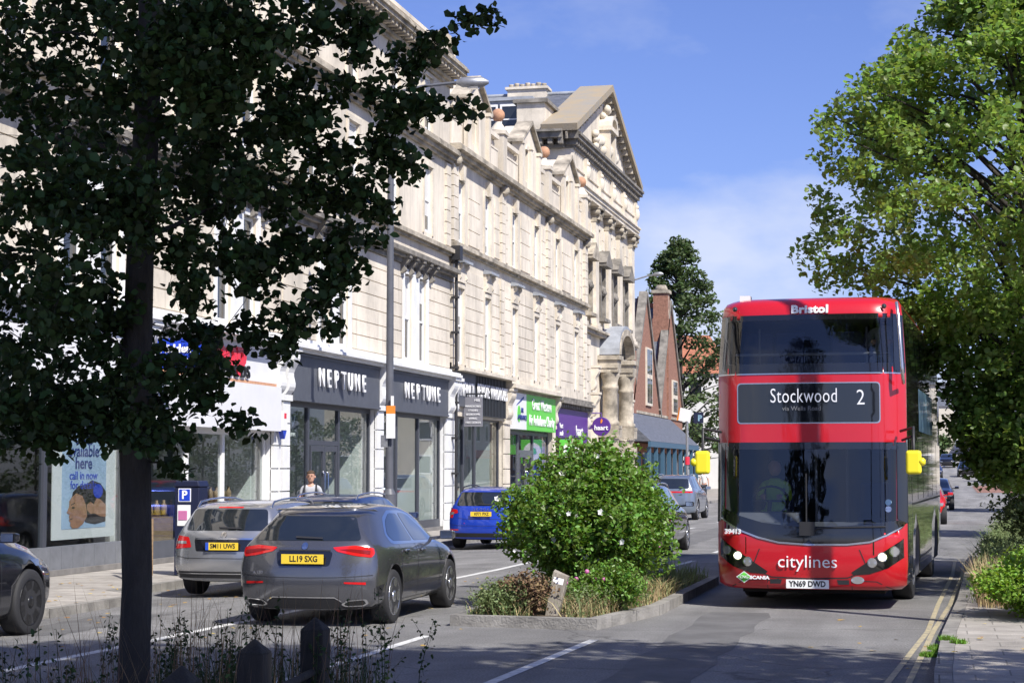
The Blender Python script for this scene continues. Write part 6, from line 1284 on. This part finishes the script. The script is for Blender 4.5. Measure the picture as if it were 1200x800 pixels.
# rose bush on the median
rb, rp = shrub('rose_bush', 'big green rose bush with white flowers on the median island', (-4.60, 25.0, .1), (1.12, 1.3), 2.12, 120, 80, .062, 'leaf_rose', seed=22, cr=.12, lo=.2, stem='bark_pale')
rose_in = clump([(-4.62 + x, 25.0 + y, z) for x, y, z in ((-.5, -.4, 1.35), (.5, -.35, 1.6), (.15, 0, 1.85), (.85, -.1, .75), (-.8, .0, .95), (.75, .1, 1.3), (-.5, .4, 1.2), (.5, .3, 1.2), (.3, -.5, 1.0), (.6, -.35, .8), (-.35, .2, 1.0), (-.1, -.5, 1.35))], .46, 1050, .8); leaves('foliage', rose_in, .06, 'leaf_rose', rb, flat=.3, aspect=.62)
random.seed(5); fl = MB(); fp = MB()
outer = [p for p in rp if (p[1] < 25.0 and p[2] > .4)]
for i in range(60):
    p = Vector(random.choice(outer)) + Vector((random.uniform(-.1, .1), -.18, .04)); q = MB(); rr = random.uniform(.022, .046); k0 = random.random() * 6
    nrm = Vector((random.uniform(-.6, .6), -1, random.uniform(0, .8))).normalized(); u = nrm.orthogonal().normalized(); v = nrm.cross(u)
    for k in range(5): a = k0 + k * 1.2566; d = u * math.cos(a) + v * math.sin(a); e = u * math.cos(a + .6) + v * math.sin(a + .6); f_ = u * math.cos(a - .6) + v * math.sin(a - .6); q.add([p, p + f_ * rr * .8 + nrm * .01, p + d * rr * 1.15 + nrm * .018, p + e * rr * .8 + nrm * .01], [(0, 1, 2, 3)])
    q.build('flower', 'petal_pink' if i % 20 == 0 else 'petal', rb)
# long loose shoots break the outline of the bush
random.seed(77); sh_ = MB(); spts = []
for i in range(46):
    a = random.uniform(0, 6.283); el = random.uniform(.15, 1.3); d = Vector((math.cos(a) * math.cos(el), math.sin(a) * math.cos(el), math.sin(el))); p0 = Vector((-4.62, 25.0, 1.05)) + Vector((d.x * .85, d.y * .9, d.z * .85)); ln = random.uniform(.15, .45)
    p1 = p0 + d * ln * .6 + Vector((0, 0, .08)); p2 = p0 + d * ln + Vector((0, 0, random.uniform(-.12, .05))); sh_.tube([p0, p1, p2], [.005, .004, .002], 4)
    for k in range(16): t_ = k / 15; c = p0.lerp(p1, t_ * 2) if t_ < .5 else p1.lerp(p2, t_ * 2 - 1); spts.append(tuple(c + Vector(RNG.normal(size=3)) * .03))
sh_.build('shoot', 'bark_pale', rb); leaves('shoot_foliage', clump(spts, .05, 3), .062, 'leaf_rose', rb, flat=.3, aspect=.62)
# undergrowth on the island
def inpoly(P, x, y):
    r = False
    for i in range(len(P)):
        (x0, y0), (x1, y1) = P[i - 1], P[i]
        if (y0 > y) != (y1 > y) and x < (x1 - x0) * (y - y0) / (y1 - y0) + x0: r = not r
    return r
def scatter(P, n, f=None):
    xs = [p[0] for p in P]; ys = [p[1] for p in P]; out = []
    while len(out) < n:
        x, y = random.uniform(min(xs), max(xs)), random.uniform(min(ys), max(ys))
        if inpoly(P, x, y) and (f is None or f(x, y)): out.append((x, y, .1))
    return out
tag(blades('dry_grass', scatter(Q, 2300, lambda x, y: y < 26.5 and random.random() < (1 if x > -4.7 else .25) and not (-4.75 < x < -4.3 and y < 22.6)), .20, 'straw', wd=.005, lean=2.0), kind='stuff')
tag(blades('grass', scatter(Q, 3000, lambda x, y: not (-4.75 < x < -4.3 and y < 22.5)), .22, 'leaf_grey', wd=.005, lean=1.6), kind='stuff')
q = [(x, y, .1 + random.random() ** 1.5 * .36) for x, y, z in scatter(Q, 900, lambda x, y: y < 24.3 and not (-4.75 < x < -4.3 and y < 22.5))]; tag(leaves('weeds', clump(q, .06, 7), .035, 'leaf_grey', flat=.2, aspect=.5), kind='stuff')
shrub('weed_clump', 'grey green weed clump at the front left corner of the median island', (-5.15, 22.35, .1), (.38, .35), .42, 30, 26, .035, 'leaf_grey', seed=30, cr=.05, cat='plant'); shrub('weed_clump', 'leafy green weed clump in the middle front of the median island under the rose', (-3.95, 23.1, .1), (.5, .5), .62, 34, 30, .045, 'leaf_rose', seed=31, cr=.06, cat='plant')
shrub('weed_clump', 'brown and green weed clump beside the leaning stump', (-4.85, 22.3, .1), (.3, .3), .55, 26, 18, .04, 'weed_brown', seed=33, cr=.05, cat='plant')
q = MB()
for i in range(5): p = Vector((random.uniform(-4.4, -4.0), random.uniform(22.4, 23.2), random.uniform(.35, .75))); q.ball(p, .028, 8)
tag(q.build('clover_flower', 'petal_pink'), kind='stuff')
m = MB(); sp = empty('wooden_stump', (-4.52, 22.35, .1), label='short grey leaning wooden post on the median island', cat='post'); m.add([(-4.62, 22.3, .08), (-4.47, 22.3, .08), (-4.47, 22.42, .08), (-4.62, 22.42, .08), (-4.54, 22.42, .62), (-4.36, 22.42, .56), (-4.36, 22.54, .56), (-4.54, 22.54, .64)], [(0, 3, 2, 1), (4, 5, 6, 7), (0, 1, 5, 4), (1, 2, 6, 5), (2, 3, 7, 6), (3, 0, 4, 7)]); m.build('post', 'wood_grey', sp)
m = MB(); m.add([(-4.545, 22.393, .49), (-4.42, 22.393, .46), (-4.405, 22.406, .53), (-4.53, 22.406, .56)], [(0, 1, 2, 3)]); m.build('sticker', 'letter_white', sp)
# right verge
shrub('weed_clump', 'bright green leafy plants growing over the right pavement in the sun', (1.35, 23.3, .1), (.95, 1.2), .80, 150, 64, .042, 'leaf_bright', seed=40, cr=.06, cat='plant', arch=.1, stem='grass')
VG = [(kerbR(y) + .22, y) for y in (25.5, 30, 36, 42, 50, 60, 70)] + [(kerbR(y) + 3.6, y) for y in (70, 60, 50, 42, 36, 30, 25.5)]
random.seed(8); tag(blades('grass', [(x, y, .105) for x, y, z in scatter(VG, 15000)], .36, 'leaf_grey', wd=.006, lean=1.6), kind='stuff')
q = [(x, y, .12 + random.random() * .5) for x, y, z in scatter(VG, 4200)]; tag(leaves('ground_cover', clump(q, .09, 8), .05, 'leaf_grey', flat=.2, aspect=.45), kind='stuff')
tag(blades('dry_grass', [(x, y, .105) for x, y, z in scatter([(.5, 24.6), (1.1, 24.6), (1.1, 27.5), (.5, 27.5)], 900)], .42, 'straw', wd=.006, lean=.8), kind='stuff')
tag(blades('grass', clump([(-.02, 19.7, .03), (.08, 19.95, .1), (.2, 19.6, .1), (.02, 19.4, .03), (-.1, 19.25, .0)], .10, 260, .05), .045, 'grass', wd=.005, lean=1.0), 'small tuft of bright grass in the kerb joint at lower right', 'grass', kind='stuff')
tag(leaves('fallen_leaves', np.array([(random.uniform(-15, -10.2), random.uniform(20, 29), 0.03) for _ in range(110)] + [(random.uniform(-12.5, -5), random.uniform(17, 32), 0) for _ in range(90)] + [(random.uniform(-1.5, 1.5), random.uniform(18, 25), .12 if random.random() < .4 else .01) for _ in range(30)]), .075, 'fallen' if 'fallen' in MATS else 'line_yellow', flat=3, aspect=.8), kind='stuff')
for p in bpy.data.objects['fallen_leaves'].data.vertices:
    x, y, z = p.co; h_ = (.024 if x < kerbL(y) else zg(x, y)) if x < kerbR(y) else .115; p.co.z = h_ + abs(z % .012) + .003
# near island weeds: upright stems with small paired leaves
random.seed(31); st_ = MB(); pts = []; spots = []
while len(spots) < 88:
    x, y = random.uniform(-5.45, -3.5), random.uniform(7.8, 12.9)
    if abs(x + 4.5) < .25 and abs(y - 10.1) < .4: continue
    spots.append((x, y))
for (x, y) in spots:
    h = random.uniform(.45, 1.02) * (1.0 if x > -4.6 else .85); lx, ly = random.uniform(-.12, .12), random.uniform(-.12, .12)
    a = Vector((x, y, .09)); c = Vector((x + lx, y + ly, .09 + h)); mid = (a + c) / 2 + Vector((-lx * .3, 0, 0)); st_.tube([a, mid, c], [.004, .003, .0015], 4)
    n = int(h * 44)
    for k in range(n):
        t_ = .35 + .65 * k / n; p = a.lerp(c, t_); s_ = .05 * (1.15 - t_) + .015; pts.append(tuple(p + Vector((random.uniform(-1, 1) * s_, random.uniform(-1, 1) * s_, random.uniform(-.01, .02)))))
    for k in range(3):
        t_ = random.uniform(.3, .8); p = a.lerp(c, t_); e = p + Vector((random.uniform(-.16, .16), random.uniform(-.1, .1), random.uniform(.06, .2))); st_.tube([p, e], .0015, 4)
        for j in range(6): pts.append(tuple(p.lerp(e, .4 + .6 * j / 5) + Vector(RNG.normal(size=3)) * .008))
wd_ = empty('weeds', (-4.4, 10.4, .09), label='tangle of thin tall weeds growing round the dark tree and wooden posts', cat='weeds', kind='stuff')
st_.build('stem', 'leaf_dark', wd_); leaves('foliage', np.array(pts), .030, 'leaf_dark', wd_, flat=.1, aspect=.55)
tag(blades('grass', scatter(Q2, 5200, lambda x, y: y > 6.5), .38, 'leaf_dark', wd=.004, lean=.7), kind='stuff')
# trees and hedge along the right pavement, the hedge added to darken the bus reflections
hg = empty('hedge', (7.6, 60, .1), label='long dark hedge added behind the right pavement to darken the bus reflections', cat='hedge'); random.seed(50); hp_ = [(7.4 + y * .015 + random.uniform(-.9, .9), y, random.uniform(.3, 5.2)) for y in np.arange(31, 128, .11)]
leaves('foliage', clump(hp_, .55, 34), .17, 'leaf_far', hg); m = MB(); [m.tube([(7.5 + y * .015, y, 0), (7.5 + y * .015, y, 3.5)], .06, 5) for y in range(32, 128, 4)]; m.build('stem', 'bark', hg)
tag(blades('dry_stalks', scatter(Q2, 700, lambda x, y: y > 7.5), .75, 'weed_brown', wd=.003, lean=.5), kind='stuff')
for i_, (x_, y_, h_) in enumerate(((-10, 236, 5), (-4.5, 240, 4), (-.5, 232, 3.2), (10.5, 226, 5.5), (16, 232, 6))):
    zz = rise(y_); big_tree('distant_tree', ('low dark tree at the far end of the street, leftmost of five', 'second dark tree from the left at the far end of the street', 'small round tree in the middle of the far end of the street', 'dark tree right of the distant cars', 'rightmost dark tree at the far end of the street')[i_], (x_, y_, zz), (x_, y_, zz + h_ * .62), (2.6, 2.6, h_ * .42), 60, 40, .4, 'leaf_far', clr=.9, trunk_r=.2, seed=60 + i_, group='trees at the far end of the street')
# ================================================================ STREET FURNITURE
for i, (x, y, lb) in enumerate(((-3.47, 8.34, 'nearest dark wooden bollard with a pyramid top at the bottom edge'), (-3.63, 9.74, 'middle dark wooden bollard half hidden by weeds'), (-3.79, 11.24, 'farthest dark wooden bollard, directly below the grey hatchback'), (-3.4, 6.9, 'wooden bollard just below the bottom edge of the view'))):
    p = empty('wooden_bollard', (x, y, .09), label=lb, cat='bollard', group='wooden bollards on the near island'); m = MB(); h = .075; m.box(x - h, x + h, y - h, y + h, .05, .86); m.add([(x - h, y - h, .86), (x + h, y - h, .86), (x + h, y + h, .86), (x - h, y + h, .86), (x, y, .94)], [(0, 1, 4), (1, 2, 4), (2, 3, 4), (3, 0, 4)]); o = m.build('post', 'wood_post', p); bv = o.modifiers.new('b', 'BEVEL'); bv.width = .008; bv.segments = 2
p = empty('tube_rail', (-3.5, 9, .6), label='low dark tube rail running between the wooden bollards', cat='rail'); m = MB(); m.tube([(-3.3, 6.9, .6), (-3.47, 8.34, .6), (-3.63, 9.74, .6), (-3.79, 11.24, .6)], .024, 10); m.build('tube', 'wood_post', p)
def lamp(x, y, h, label, arm=(1.7, 0), r=.11, z0=0, head=True):
    p = empty('street_lamp', (x, y, z0), label=label, cat='street lamp', group='street lamps'); m = MB(); m.tube([(x, y, z0), (x, y, z0 + 1.3)], [r * 1.35, r * 1.35], 16); m.tube([(x, y, z0 + 1.3), (x, y, z0 + 1.42)], [r * 1.35, r * .85], 16); m.tube([(x, y, z0 + 1.42), (x, y, z0 + h)], [r * .85, r * .6], 16); m.build('pole', 'post_grey', p)
    m = MB(); m.tube([(x, y, z0 + h - .15), (x + arm[0] * .5, y + arm[1] * .5, z0 + h + .02), (x + arm[0], y + arm[1], z0 + h + .1)], .035, 8); m.tube([(x, y, z0 + h - .4), (x, y, z0 + h + .02)], r * .8, 12); m.build('arm', 'post_grey', p)
    m = MB(); a = Vector((arm[0], arm[1], 0)).normalized(); c = Vector((x + arm[0], y + arm[1], z0 + h + .1)); m.tube([c - a * .05, c + a * .1, c + a * .55, c + a * .7], [.04, .12, .13, .04], 10); lo = m.build('lantern', 'galvanised', p)
    m = MB(); m.box(c.x + a.x * .35 - .12, c.x + a.x * .35 + .12, c.y + a.y * .35 - .08, c.y + a.y * .35 + .08, c.z - .15, c.z - .11); m.build('diffuser', 'lens_clear', lo); return p
lp = lamp(-12.0, 40.7, 8.7 + 1.85 - .0, 'tall dark grey street lamp in front of the two grey shops on the left', arm=(1.5, .3))
m = MB(); m.box(-11.92, -11.86, 40.52, 40.56, 3.05, 3.5); m.box(-12.02, -11.82, 40.5, 40.54, 2.55, 3.1); m.build('parking_notice', 'white_gloss', lp); m = MB(); m.box(-12.02, -11.82, 40.5, 40.54, 3.1, 3.28); m.build('orange_notice', 'orange_plastic', lp); m = MB(); m.box(-12.16, -12.0, 40.54, 40.56, 2.35, 2.62); m.build('label_plate', 'galvanised', lp)
lamp(1.55, 22.45, 10.2, 'street lamp on the right pavement that throws its shadow on the bus', arm=(-1.2, .1), r=.135)
lamp(4.9, 95, 8.5, 'distant street lamp on the right pavement near the junction', arm=(-1.4, 0), z0=rise(95))
wl = empty('wall_lamp', (-15.3, 97, 11.2), label='street light on a short arm fixed to the far corner of the pedimented building', cat='street light'); m = MB(); m.tube([(-15.5, 97, 11.7), (-14.6, 97, 11.95), (-14.2, 97, 12.0)], .04, 8); m.build('arm', 'galvanised', wl); m = MB(); m.tube([(-14.3, 97, 12.0), (-14.2, 97, 12.02), (-13.9, 97, 12.05), (-13.75, 97, 12.04)], [.04, .12, .12, .03], 10); m.build('lantern', 'galvanised', wl)
# pay machine with P sign
pm = empty('parking_machine', (-12.7, 30.800, .02), label='dark blue parking pay machine with a white P beside the silver estate', cat='parking machine'); m = MB(); m.box(-12.92, -12.46, 30.650, 31.050, .02, 1.55); m.prism([(-12.94, 1.55), (-12.44, 1.55), (-12.48, 1.66), (-12.9, 1.66)], 'y', 30.630, 31.070); o = m.build('cabinet', 'sign_navy', pm); bv = o.modifiers.new('b', 'BEVEL'); bv.width = .02; bv.segments = 2
m = MB(); m.box(-12.83, -12.63, 30.635, 30.648, 1.31, 1.51); q = m.build('sign_plate', 'sign_blue', pm); m = MB(); m.box(-12.845, -12.615, 30.640, 30.649, 1.295, 1.525); m.build('sign_border', 'letter_white', pm); text('P', .2, 'letter_white', q, (-12.73, 30.630, 1.41), rot=(R(90), 0, 0), bold=.006, ext=.002)
m = MB(); m.box(-12.86, -12.62, 30.640, 30.649, .88, 1.24); q = m.build('tariff_board', 'white_gloss', pm); m = MB(); m.box(-12.84, -12.68, 30.632, 30.639, .98, 1.14); m.build('tariff_panel', 'petal_pink', q)
bd = empty('leaning_board', (-13.3, 29.9, .02), label='narrow wooden board leaning beside the parking machine', cat='board'); m = MB(); m.add([(-13.35, 29.5, .02), (-13.28, 29.5, .02), (-13.28, 29.53, .02), (-13.35, 29.53, .02), (-13.2, 29.85, 1.3), (-13.13, 29.85, 1.3), (-13.13, 29.88, 1.3), (-13.2, 29.88, 1.3)], [(0, 3, 2, 1), (4, 5, 6, 7), (0, 1, 5, 4), (1, 2, 6, 5), (2, 3, 7, 6), (3, 0, 4, 7)]); m.build('board', 'wood_grey', bd)
m = MB(); m.box(-13.7, -13.3, 30.6, 30.64, .02, 1.0); ab = m.build('advertising_board', 'interior_wood'); tag(ab, 'wooden advertising board standing on the pavement left of the parking machine', 'sign'); 
# far parking sign on its pole
fs = empty('parking_sign', (-12.3, 95, rise(95)), label='pole with a tilted white board and a blue P sign before the lodge', cat='sign'); m = MB(); m.tube([(-12.3, 95, 0), (-12.3, 95, 4.3)], .07, 10); m.build('pole', 'galvanised', fs); m = MB(); m.tube([(-12.3, 95, 2.1), (-12.3, 95, 2.5)], .12, 10); m.build('red_band', 'letter_red', fs)
m = MB(); m.add([(-12.75, 95.1, 4.35), (-12.15, 94.95, 4.2), (-12.05, 94.95, 4.85), (-12.65, 95.1, 5.0), (-12.75, 95.2, 4.35), (-12.15, 95.05, 4.2), (-12.05, 95.05, 4.85), (-12.65, 95.2, 5.0)], [(0, 1, 2, 3), (7, 6, 5, 4), (0, 4, 5, 1), (1, 5, 6, 2), (2, 6, 7, 3), (3, 7, 4, 0)]); m.build('board', 'letter_white', fs); m = MB(); m.add([(-12.85, 95.12, 4.35), (-12.76, 95.1, 4.35), (-12.66, 95.1, 5.0), (-12.75, 95.2, 5.0)], [(0, 1, 2, 3)]); m.build('board_edge', 'orange_plastic', fs)
m = MB(); m.box(-12.0, -11.5, 95.3, 95.35, 4.2, 4.75); q = m.build('sign_plate', 'sign_navy', fs); text('P', .4, 'ad_panel', q, (-11.68, 95.28, 4.45), rot=(R(90), 0, 0), bold=.02)
for x, lb in ((4.8, 'dark grey post left of the stall at the far junction'), (5.6, 'dark grey post nearest the stall at the far junction')):
    p = empty('junction_post', (x, 140, rise(140)), label=lb, cat='post', group='posts at the far junction'); m = MB(); m.tube([(x, 140, rise(140)), (x, 140, rise(140) + 3.2)], .14, 10); m.box(x - .3, x + .3, 139.9, 140.1, rise(140) + 2.4, rise(140) + 3.3); m.build('pole', 'post_grey', p)
sl_ = empty('traffic_signal', (-12.0, 83, 0), label='black traffic signal on its pole left of the bus, past the brick gables', cat='traffic light')
sl_.location = (-4.2, 112, rise(112)); m = MB(); x0, y0, z0 = -4.2, 112, rise(112); m.tube([(x0, y0, z0), (x0, y0, z0 + 3.4)], .07, 8); m.build('pole', 'post_grey', sl_); m = MB(); m.box(x0 - .2, x0 + .2, y0 - .12, y0 + .12, z0 + 2.3, z0 + 3.4); q = m.build('signal_head', 'plastic_black', sl_); m = MB(); [m.lathe([(.1, 0), (.1, .02)], (x0, y0 - .14, z0 + z), 'y', 12) for z in (2.5, 2.85, 3.2)]; m.build('lens', 'lens_dark', q)

# ================================================================ PEOPLE
def skin_mesh(name, J, E_, m, parent, sub=2):
    me = bpy.data.meshes.new(name); me.from_pydata([j[:3] for j in J], E_, []); o = bpy.data.objects.new(name, me); C.objects.link(o)
    bm = bmesh.new(); bm.from_mesh(me); ly = bm.verts.layers.skin.verify()
    for v, j in zip(bm.verts, J): v[ly].radius = (j[3], j[4] if len(j) > 4 else j[3]); v[ly].use_root = (v.index == 0)
    bm.to_mesh(me); bm.free(); o.modifiers.new('s', 'SKIN'); s_ = o.modifiers.new('u', 'SUBSURF'); s_.levels = s_.render_levels = sub
    me2 = evaluated(o); o.modifiers.clear(); o.data = me2; me2.name = name; me2.materials.clear(); me2.materials.append(M(m))
    for p in me2.polygons: p.use_smooth = True
    o.parent = parent; return o
def person(loc, rz, label, top='shirt_grey', legs='trousers_dark', hair='hair_brown', s=1.0, pack=False, stride=.18, group=None, bare=False, long_hair=False):
    t = empty('person', loc, rz, label, 'person', group); k = s     # faces local -y
    A = [(0, 0, .95, .125, .10), (0, .01, 1.12, .12, .09), (0, .01, 1.32, .15, .10), (0, .0, 1.45, .12, .08), (0, -.01, 1.52, .05), (0, -.02, 1.60, .05)]
    E_ = [(0, 1), (1, 2), (2, 3), (3, 4), (4, 5)]; hands = []
    for sd_, sw in ((1, .10), (-1, -.08)):
        i = len(A); A += [(sd_ * .17, 0, 1.43, .055), (sd_ * .235, .0 + sw * .3, 1.17, .042), (sd_ * .25, -.08 - sw, .95, .033), (sd_ * .25, -.11 - sw * 1.2, .89, .03)]; E_ += [(3, i), (i, i + 1), (i + 1, i + 2), (i + 2, i + 3)]; hands.append((sd_ * .25, -.12 - sw * 1.3, .87, sd_))
    for sd_, sw in ((1, stride), (-1, -stride)):
        i = len(A); A += [(sd_ * .09, 0, .88, .085), (sd_ * .10, -sw * .6 - .02, .50, .055), (sd_ * .10, -sw + .05, .10, .038), (sd_ * .10, -sw - .08, .04, .035)]; E_ += [(0, i), (i, i + 1), (i + 1, i + 2), (i + 2, i + 3)]
    A = [(a[0] * k, a[1] * k, a[2] * k, *[q * k for q in a[3:]]) for a in A]
    body = skin_mesh('body', A, E_, 'skin', t)
    g = lambda a, e: (a[0], a[1], a[2], *[q + e for q in a[3:]])
    sh = [g(A[0], .012), g(A[1], .018), g(A[2], .020), (0, .0, 1.47 * k, .118 * k, .085 * k), g(A[6], .014), (*[A[6][q] * .45 + A[7][q] * .55 for q in range(3)], .058 * k), g(A[10], .014), (*[A[10][q] * .45 + A[11][q] * .55 for q in range(3)], .058 * k)]
    skin_mesh('shirt', sh, [(0, 1), (1, 2), (2, 3), (3, 4), (4, 5), (3, 6), (6, 7)], top, t)
    lg = [g(A[0], .014), g(A[14], .014), g(A[15], .016), (*[A[16][q] if not bare else (A[14][q] * .4 + A[15][q] * .6) for q in range(3)], .052 * k), g(A[18], .014), g(A[19], .016), (*[A[20][q] if not bare else (A[18][q] * .4 + A[19][q] * .6) for q in range(3)], .052 * k)]
    if bare: skin_mesh('shorts', [lg[0], lg[1], lg[3], lg[4], lg[6]], [(0, 1), (1, 2), (0, 3), (3, 4)], legs, t)
    else: skin_mesh('trousers', lg, [(0, 1), (1, 2), (2, 3), (0, 4), (4, 5), (5, 6)], legs, t)
    for i in (17, 21): m = MB(); x, y, z = A[i][:3]; m.ball((x, y + .03, .045 * k), .05 * k, 10, .9); m.ball((x, y - .05, .04 * k), .045 * k, 10, .8); m.box(x - .045, x + .045, y - .1, y + .08, 0, .025); m.build('shoe', 'shoe', t, world=False)
    # head: skull, jaw, nose, ears, eyes, mouth
    hm = MB(); hc = Vector((0, -.03, 1.68)) * k
    prof = [(.03, -.125), (.052, -.11), (.066, -.075), (.074, -.03), (.080, .01), (.082, .045), (.074, .085), (.05, .115), (.005, .128)]
    vs = []; nn = 16
    for r_, h_ in prof:
        for q in range(nn): a = 2 * math.pi * q / nn; yy = r_ * math.sin(a) * (1.22 if h_ > -.03 else 1.15) + (-.015 if h_ < -.05 and math.sin(a) < 0 else 0); vs.append((hc.x + r_ * math.cos(a) * k, hc.y + yy * k, hc.z + h_ * k))
    hm.add(vs, [(i * nn + q, i * nn + (q + 1) % nn, (i + 1) * nn + (q + 1) % nn, (i + 1) * nn + q) for i in range(len(prof) - 1) for q in range(nn)] + [tuple(range(nn - 1, -1, -1))], True)
    hm.add([(0, hc.y - .115 * k, hc.z - .03 * k), (-.017 * k, hc.y - .09 * k, hc.z - .03 * k), (.017 * k, hc.y - .09 * k, hc.z - .03 * k), (0, hc.y - .09 * k, hc.z + .02 * k)], [(0, 1, 3), (0, 3, 2), (0, 2, 1)], True)
    for s_ in (-1, 1): hm.ball((s_ * .082 * k, hc.y + .01, hc.z - .005), .022 * k, 8, 1.4)
    hd = hm.build('head', 'skin', t, world=False)
    m = MB(); [m.ball((s_ * .03 * k, hc.y - .088 * k, hc.z + .012 * k), .011 * k, 8) for s_ in (-1, 1)]; m.box(-.022 * k, .022 * k, hc.y - .091 * k, hc.y - .08 * k, hc.z - .064 * k, hc.z - .057 * k); [m.box(s_ * .03 * k - .014 * k, s_ * .03 * k + .014 * k, hc.y - .1 * k, hc.y - .088 * k, hc.z + .03 * k, hc.z + .036 * k) for s_ in (-1, 1)]; m.build('eyes_and_mouth', hair, hd, world=False)
    m = MB(); vs = []; pr = [(.086, .0), (.090, .04), (.084, .085), (.060, .122), (.01, .14)]
    for r_, h_ in pr:
        for q in range(nn): a = 2 * math.pi * q / nn; f_ = math.sin(a) < -.3; hh = h_ + (.062 if f_ and h_ < .05 else 0) - (.10 if long_hair and h_ == 0 and not f_ else 0) - (.03 if h_ == 0 and math.sin(a) > .2 else 0); vs.append((r_ * math.cos(a) * k, hc.y + (r_ * math.sin(a) * 1.22 + .006) * k, hc.z + hh * k))
    m.add(vs, [(i * nn + q, i * nn + (q + 1) % nn, (i + 1) * nn + (q + 1) % nn, (i + 1) * nn + q) for i in range(len(pr) - 1) for q in range(nn)] + [tuple(range(4 * nn, 5 * nn))], True); m.build('hair', hair, hd, world=False)
    for (x, y, z, sd_) in hands:                                   # palm, four bent fingers and a thumb
        x, y, z = x * k, y * k, z * k; m = MB(); m.tube([(x, y, z + .02), (x, y - .008, z - .02), (x, y - .012, z - .055)], [.026, .036, .034], 8)
        for q in range(4): yy = y - .012 + (q - 1.5) * .019; ln = (.062, .072, .068, .052)[q]; m.tube([(x, yy, z - .05), (x - sd_ * .006, yy, z - .05 - ln * .55), (x - sd_ * .024, yy, z - .05 - ln)], [.0095, .009, .007], 6)
        m.tube([(x, y - .03, z - .005), (x - sd_ * .014, y - .055, z - .035), (x - sd_ * .02, y - .058, z - .062)], [.011, .010, .008], 6); m.build('hand', 'skin', t, world=False)
    if pack:
        m = MB()
        for s_ in (-1, 1): m.tube([(s_ * .10, .12, 1.42), (s_ * .115, .06, 1.53), (s_ * .12, -.06, 1.50), (s_ * .13, -.135, 1.38), (s_ * .14, -.10, 1.22), (s_ * .13, .06, 1.12)], .02, 6)
        q = m.build('backpack_strap', 'strap_black', t, world=False); m = MB(); m.box(-.15, .15, .12, .27, 1.08, 1.5); q = m.build('backpack', 'strap_black', t, world=False); bv = q.modifiers.new('b', 'BEVEL'); bv.width = .05; bv.segments = 3
    return t
person((-13.0, 38.2, .02), R(12), 'man in a grey T-shirt with backpack straps walking past the grey shop door', pack=True)
person((-12.6, 104.5, rise(104)), R(180), 'far pedestrian in a white top and dark trousers beside the bus mirror', top='shirt_white', group='pedestrians beyond the SUV')
person((-11.5, 104.0, rise(104)), R(170), 'far pedestrian in dark shorts with bare legs, nearer the bus', top='skin', legs='trousers_dark', bare=True, long_hair=True, group='pedestrians beyond the SUV')
# driver and an upstairs passenger, seated inside the bus
def seated(lx, ly, lz, label, top, hair):
    v = Matrix.Rotation(R(-2.56), 4, 'Z') @ Vector((lx, ly, lz)); t = empty('person', (bus.location.x + v.x, bus.location.y + v.y, v.z), R(-2.56), label, 'person')
    A = [(0, 0, .05, .13, .12), (0, .04, .3, .15, .10), (0, .02, .5, .12, .08), (0, 0, .58, .05), (.17, .02, .48, .055), (.22, -.15, .28, .042), (.12, -.38, .32, .033), (-.17, .02, .48, .055), (-.22, -.15, .28, .042), (-.12, -.38, .32, .033), (.1, -.05, .05, .09), (.12, -.42, .08, .065), (-.1, -.05, .05, .09), (-.12, -.42, .08, .065)]
    skin_mesh('body', A, [(0, 1), (1, 2), (2, 3), (2, 4), (4, 5), (5, 6), (2, 7), (7, 8), (8, 9), (0, 10), (10, 11), (0, 12), (12, 13)], top, t)
    m = MB(); m.ball((0, -.02, .72), .095, 14, 1.25); hd = m.build('head', 'skin', t, world=False); m = MB(); m.ball((0, .01, .755), .1, 14, 1.1); m.build('hair', hair, hd, world=False)
    m = MB(); m.prism([(-.012, .69), (.012, .69), (0, .74)], 'y', -.13, -.1); [m.ball((s_ * .03, -.11, .74), .011, 6) for s_ in (-1, 1)]; m.build('face', 'skin', hd, world=False)
    for s_ in (-1, 1):
        m = MB(); m.ball((s_ * .12, -.41, .32), .035, 8)
        for q in range(4): m.tube([(s_ * .12, -.43, .34 - q * .018), (s_ * .10, -.47, .34 - q * .018), (s_ * .08, -.45, .34 - q * .018)], .008, 5)
        m.build('hand', 'skin', t, world=False)
seated(-.62, 1.42, 1.16, 'bus driver in a yellow green vest at the steering wheel', 'hi_vis', 'hair_brown')
seated(.93, 1.25, 3.30 - .03, 'passenger with dark hair at the right of the upper front window', 'shirt_grey', 'hair_black')
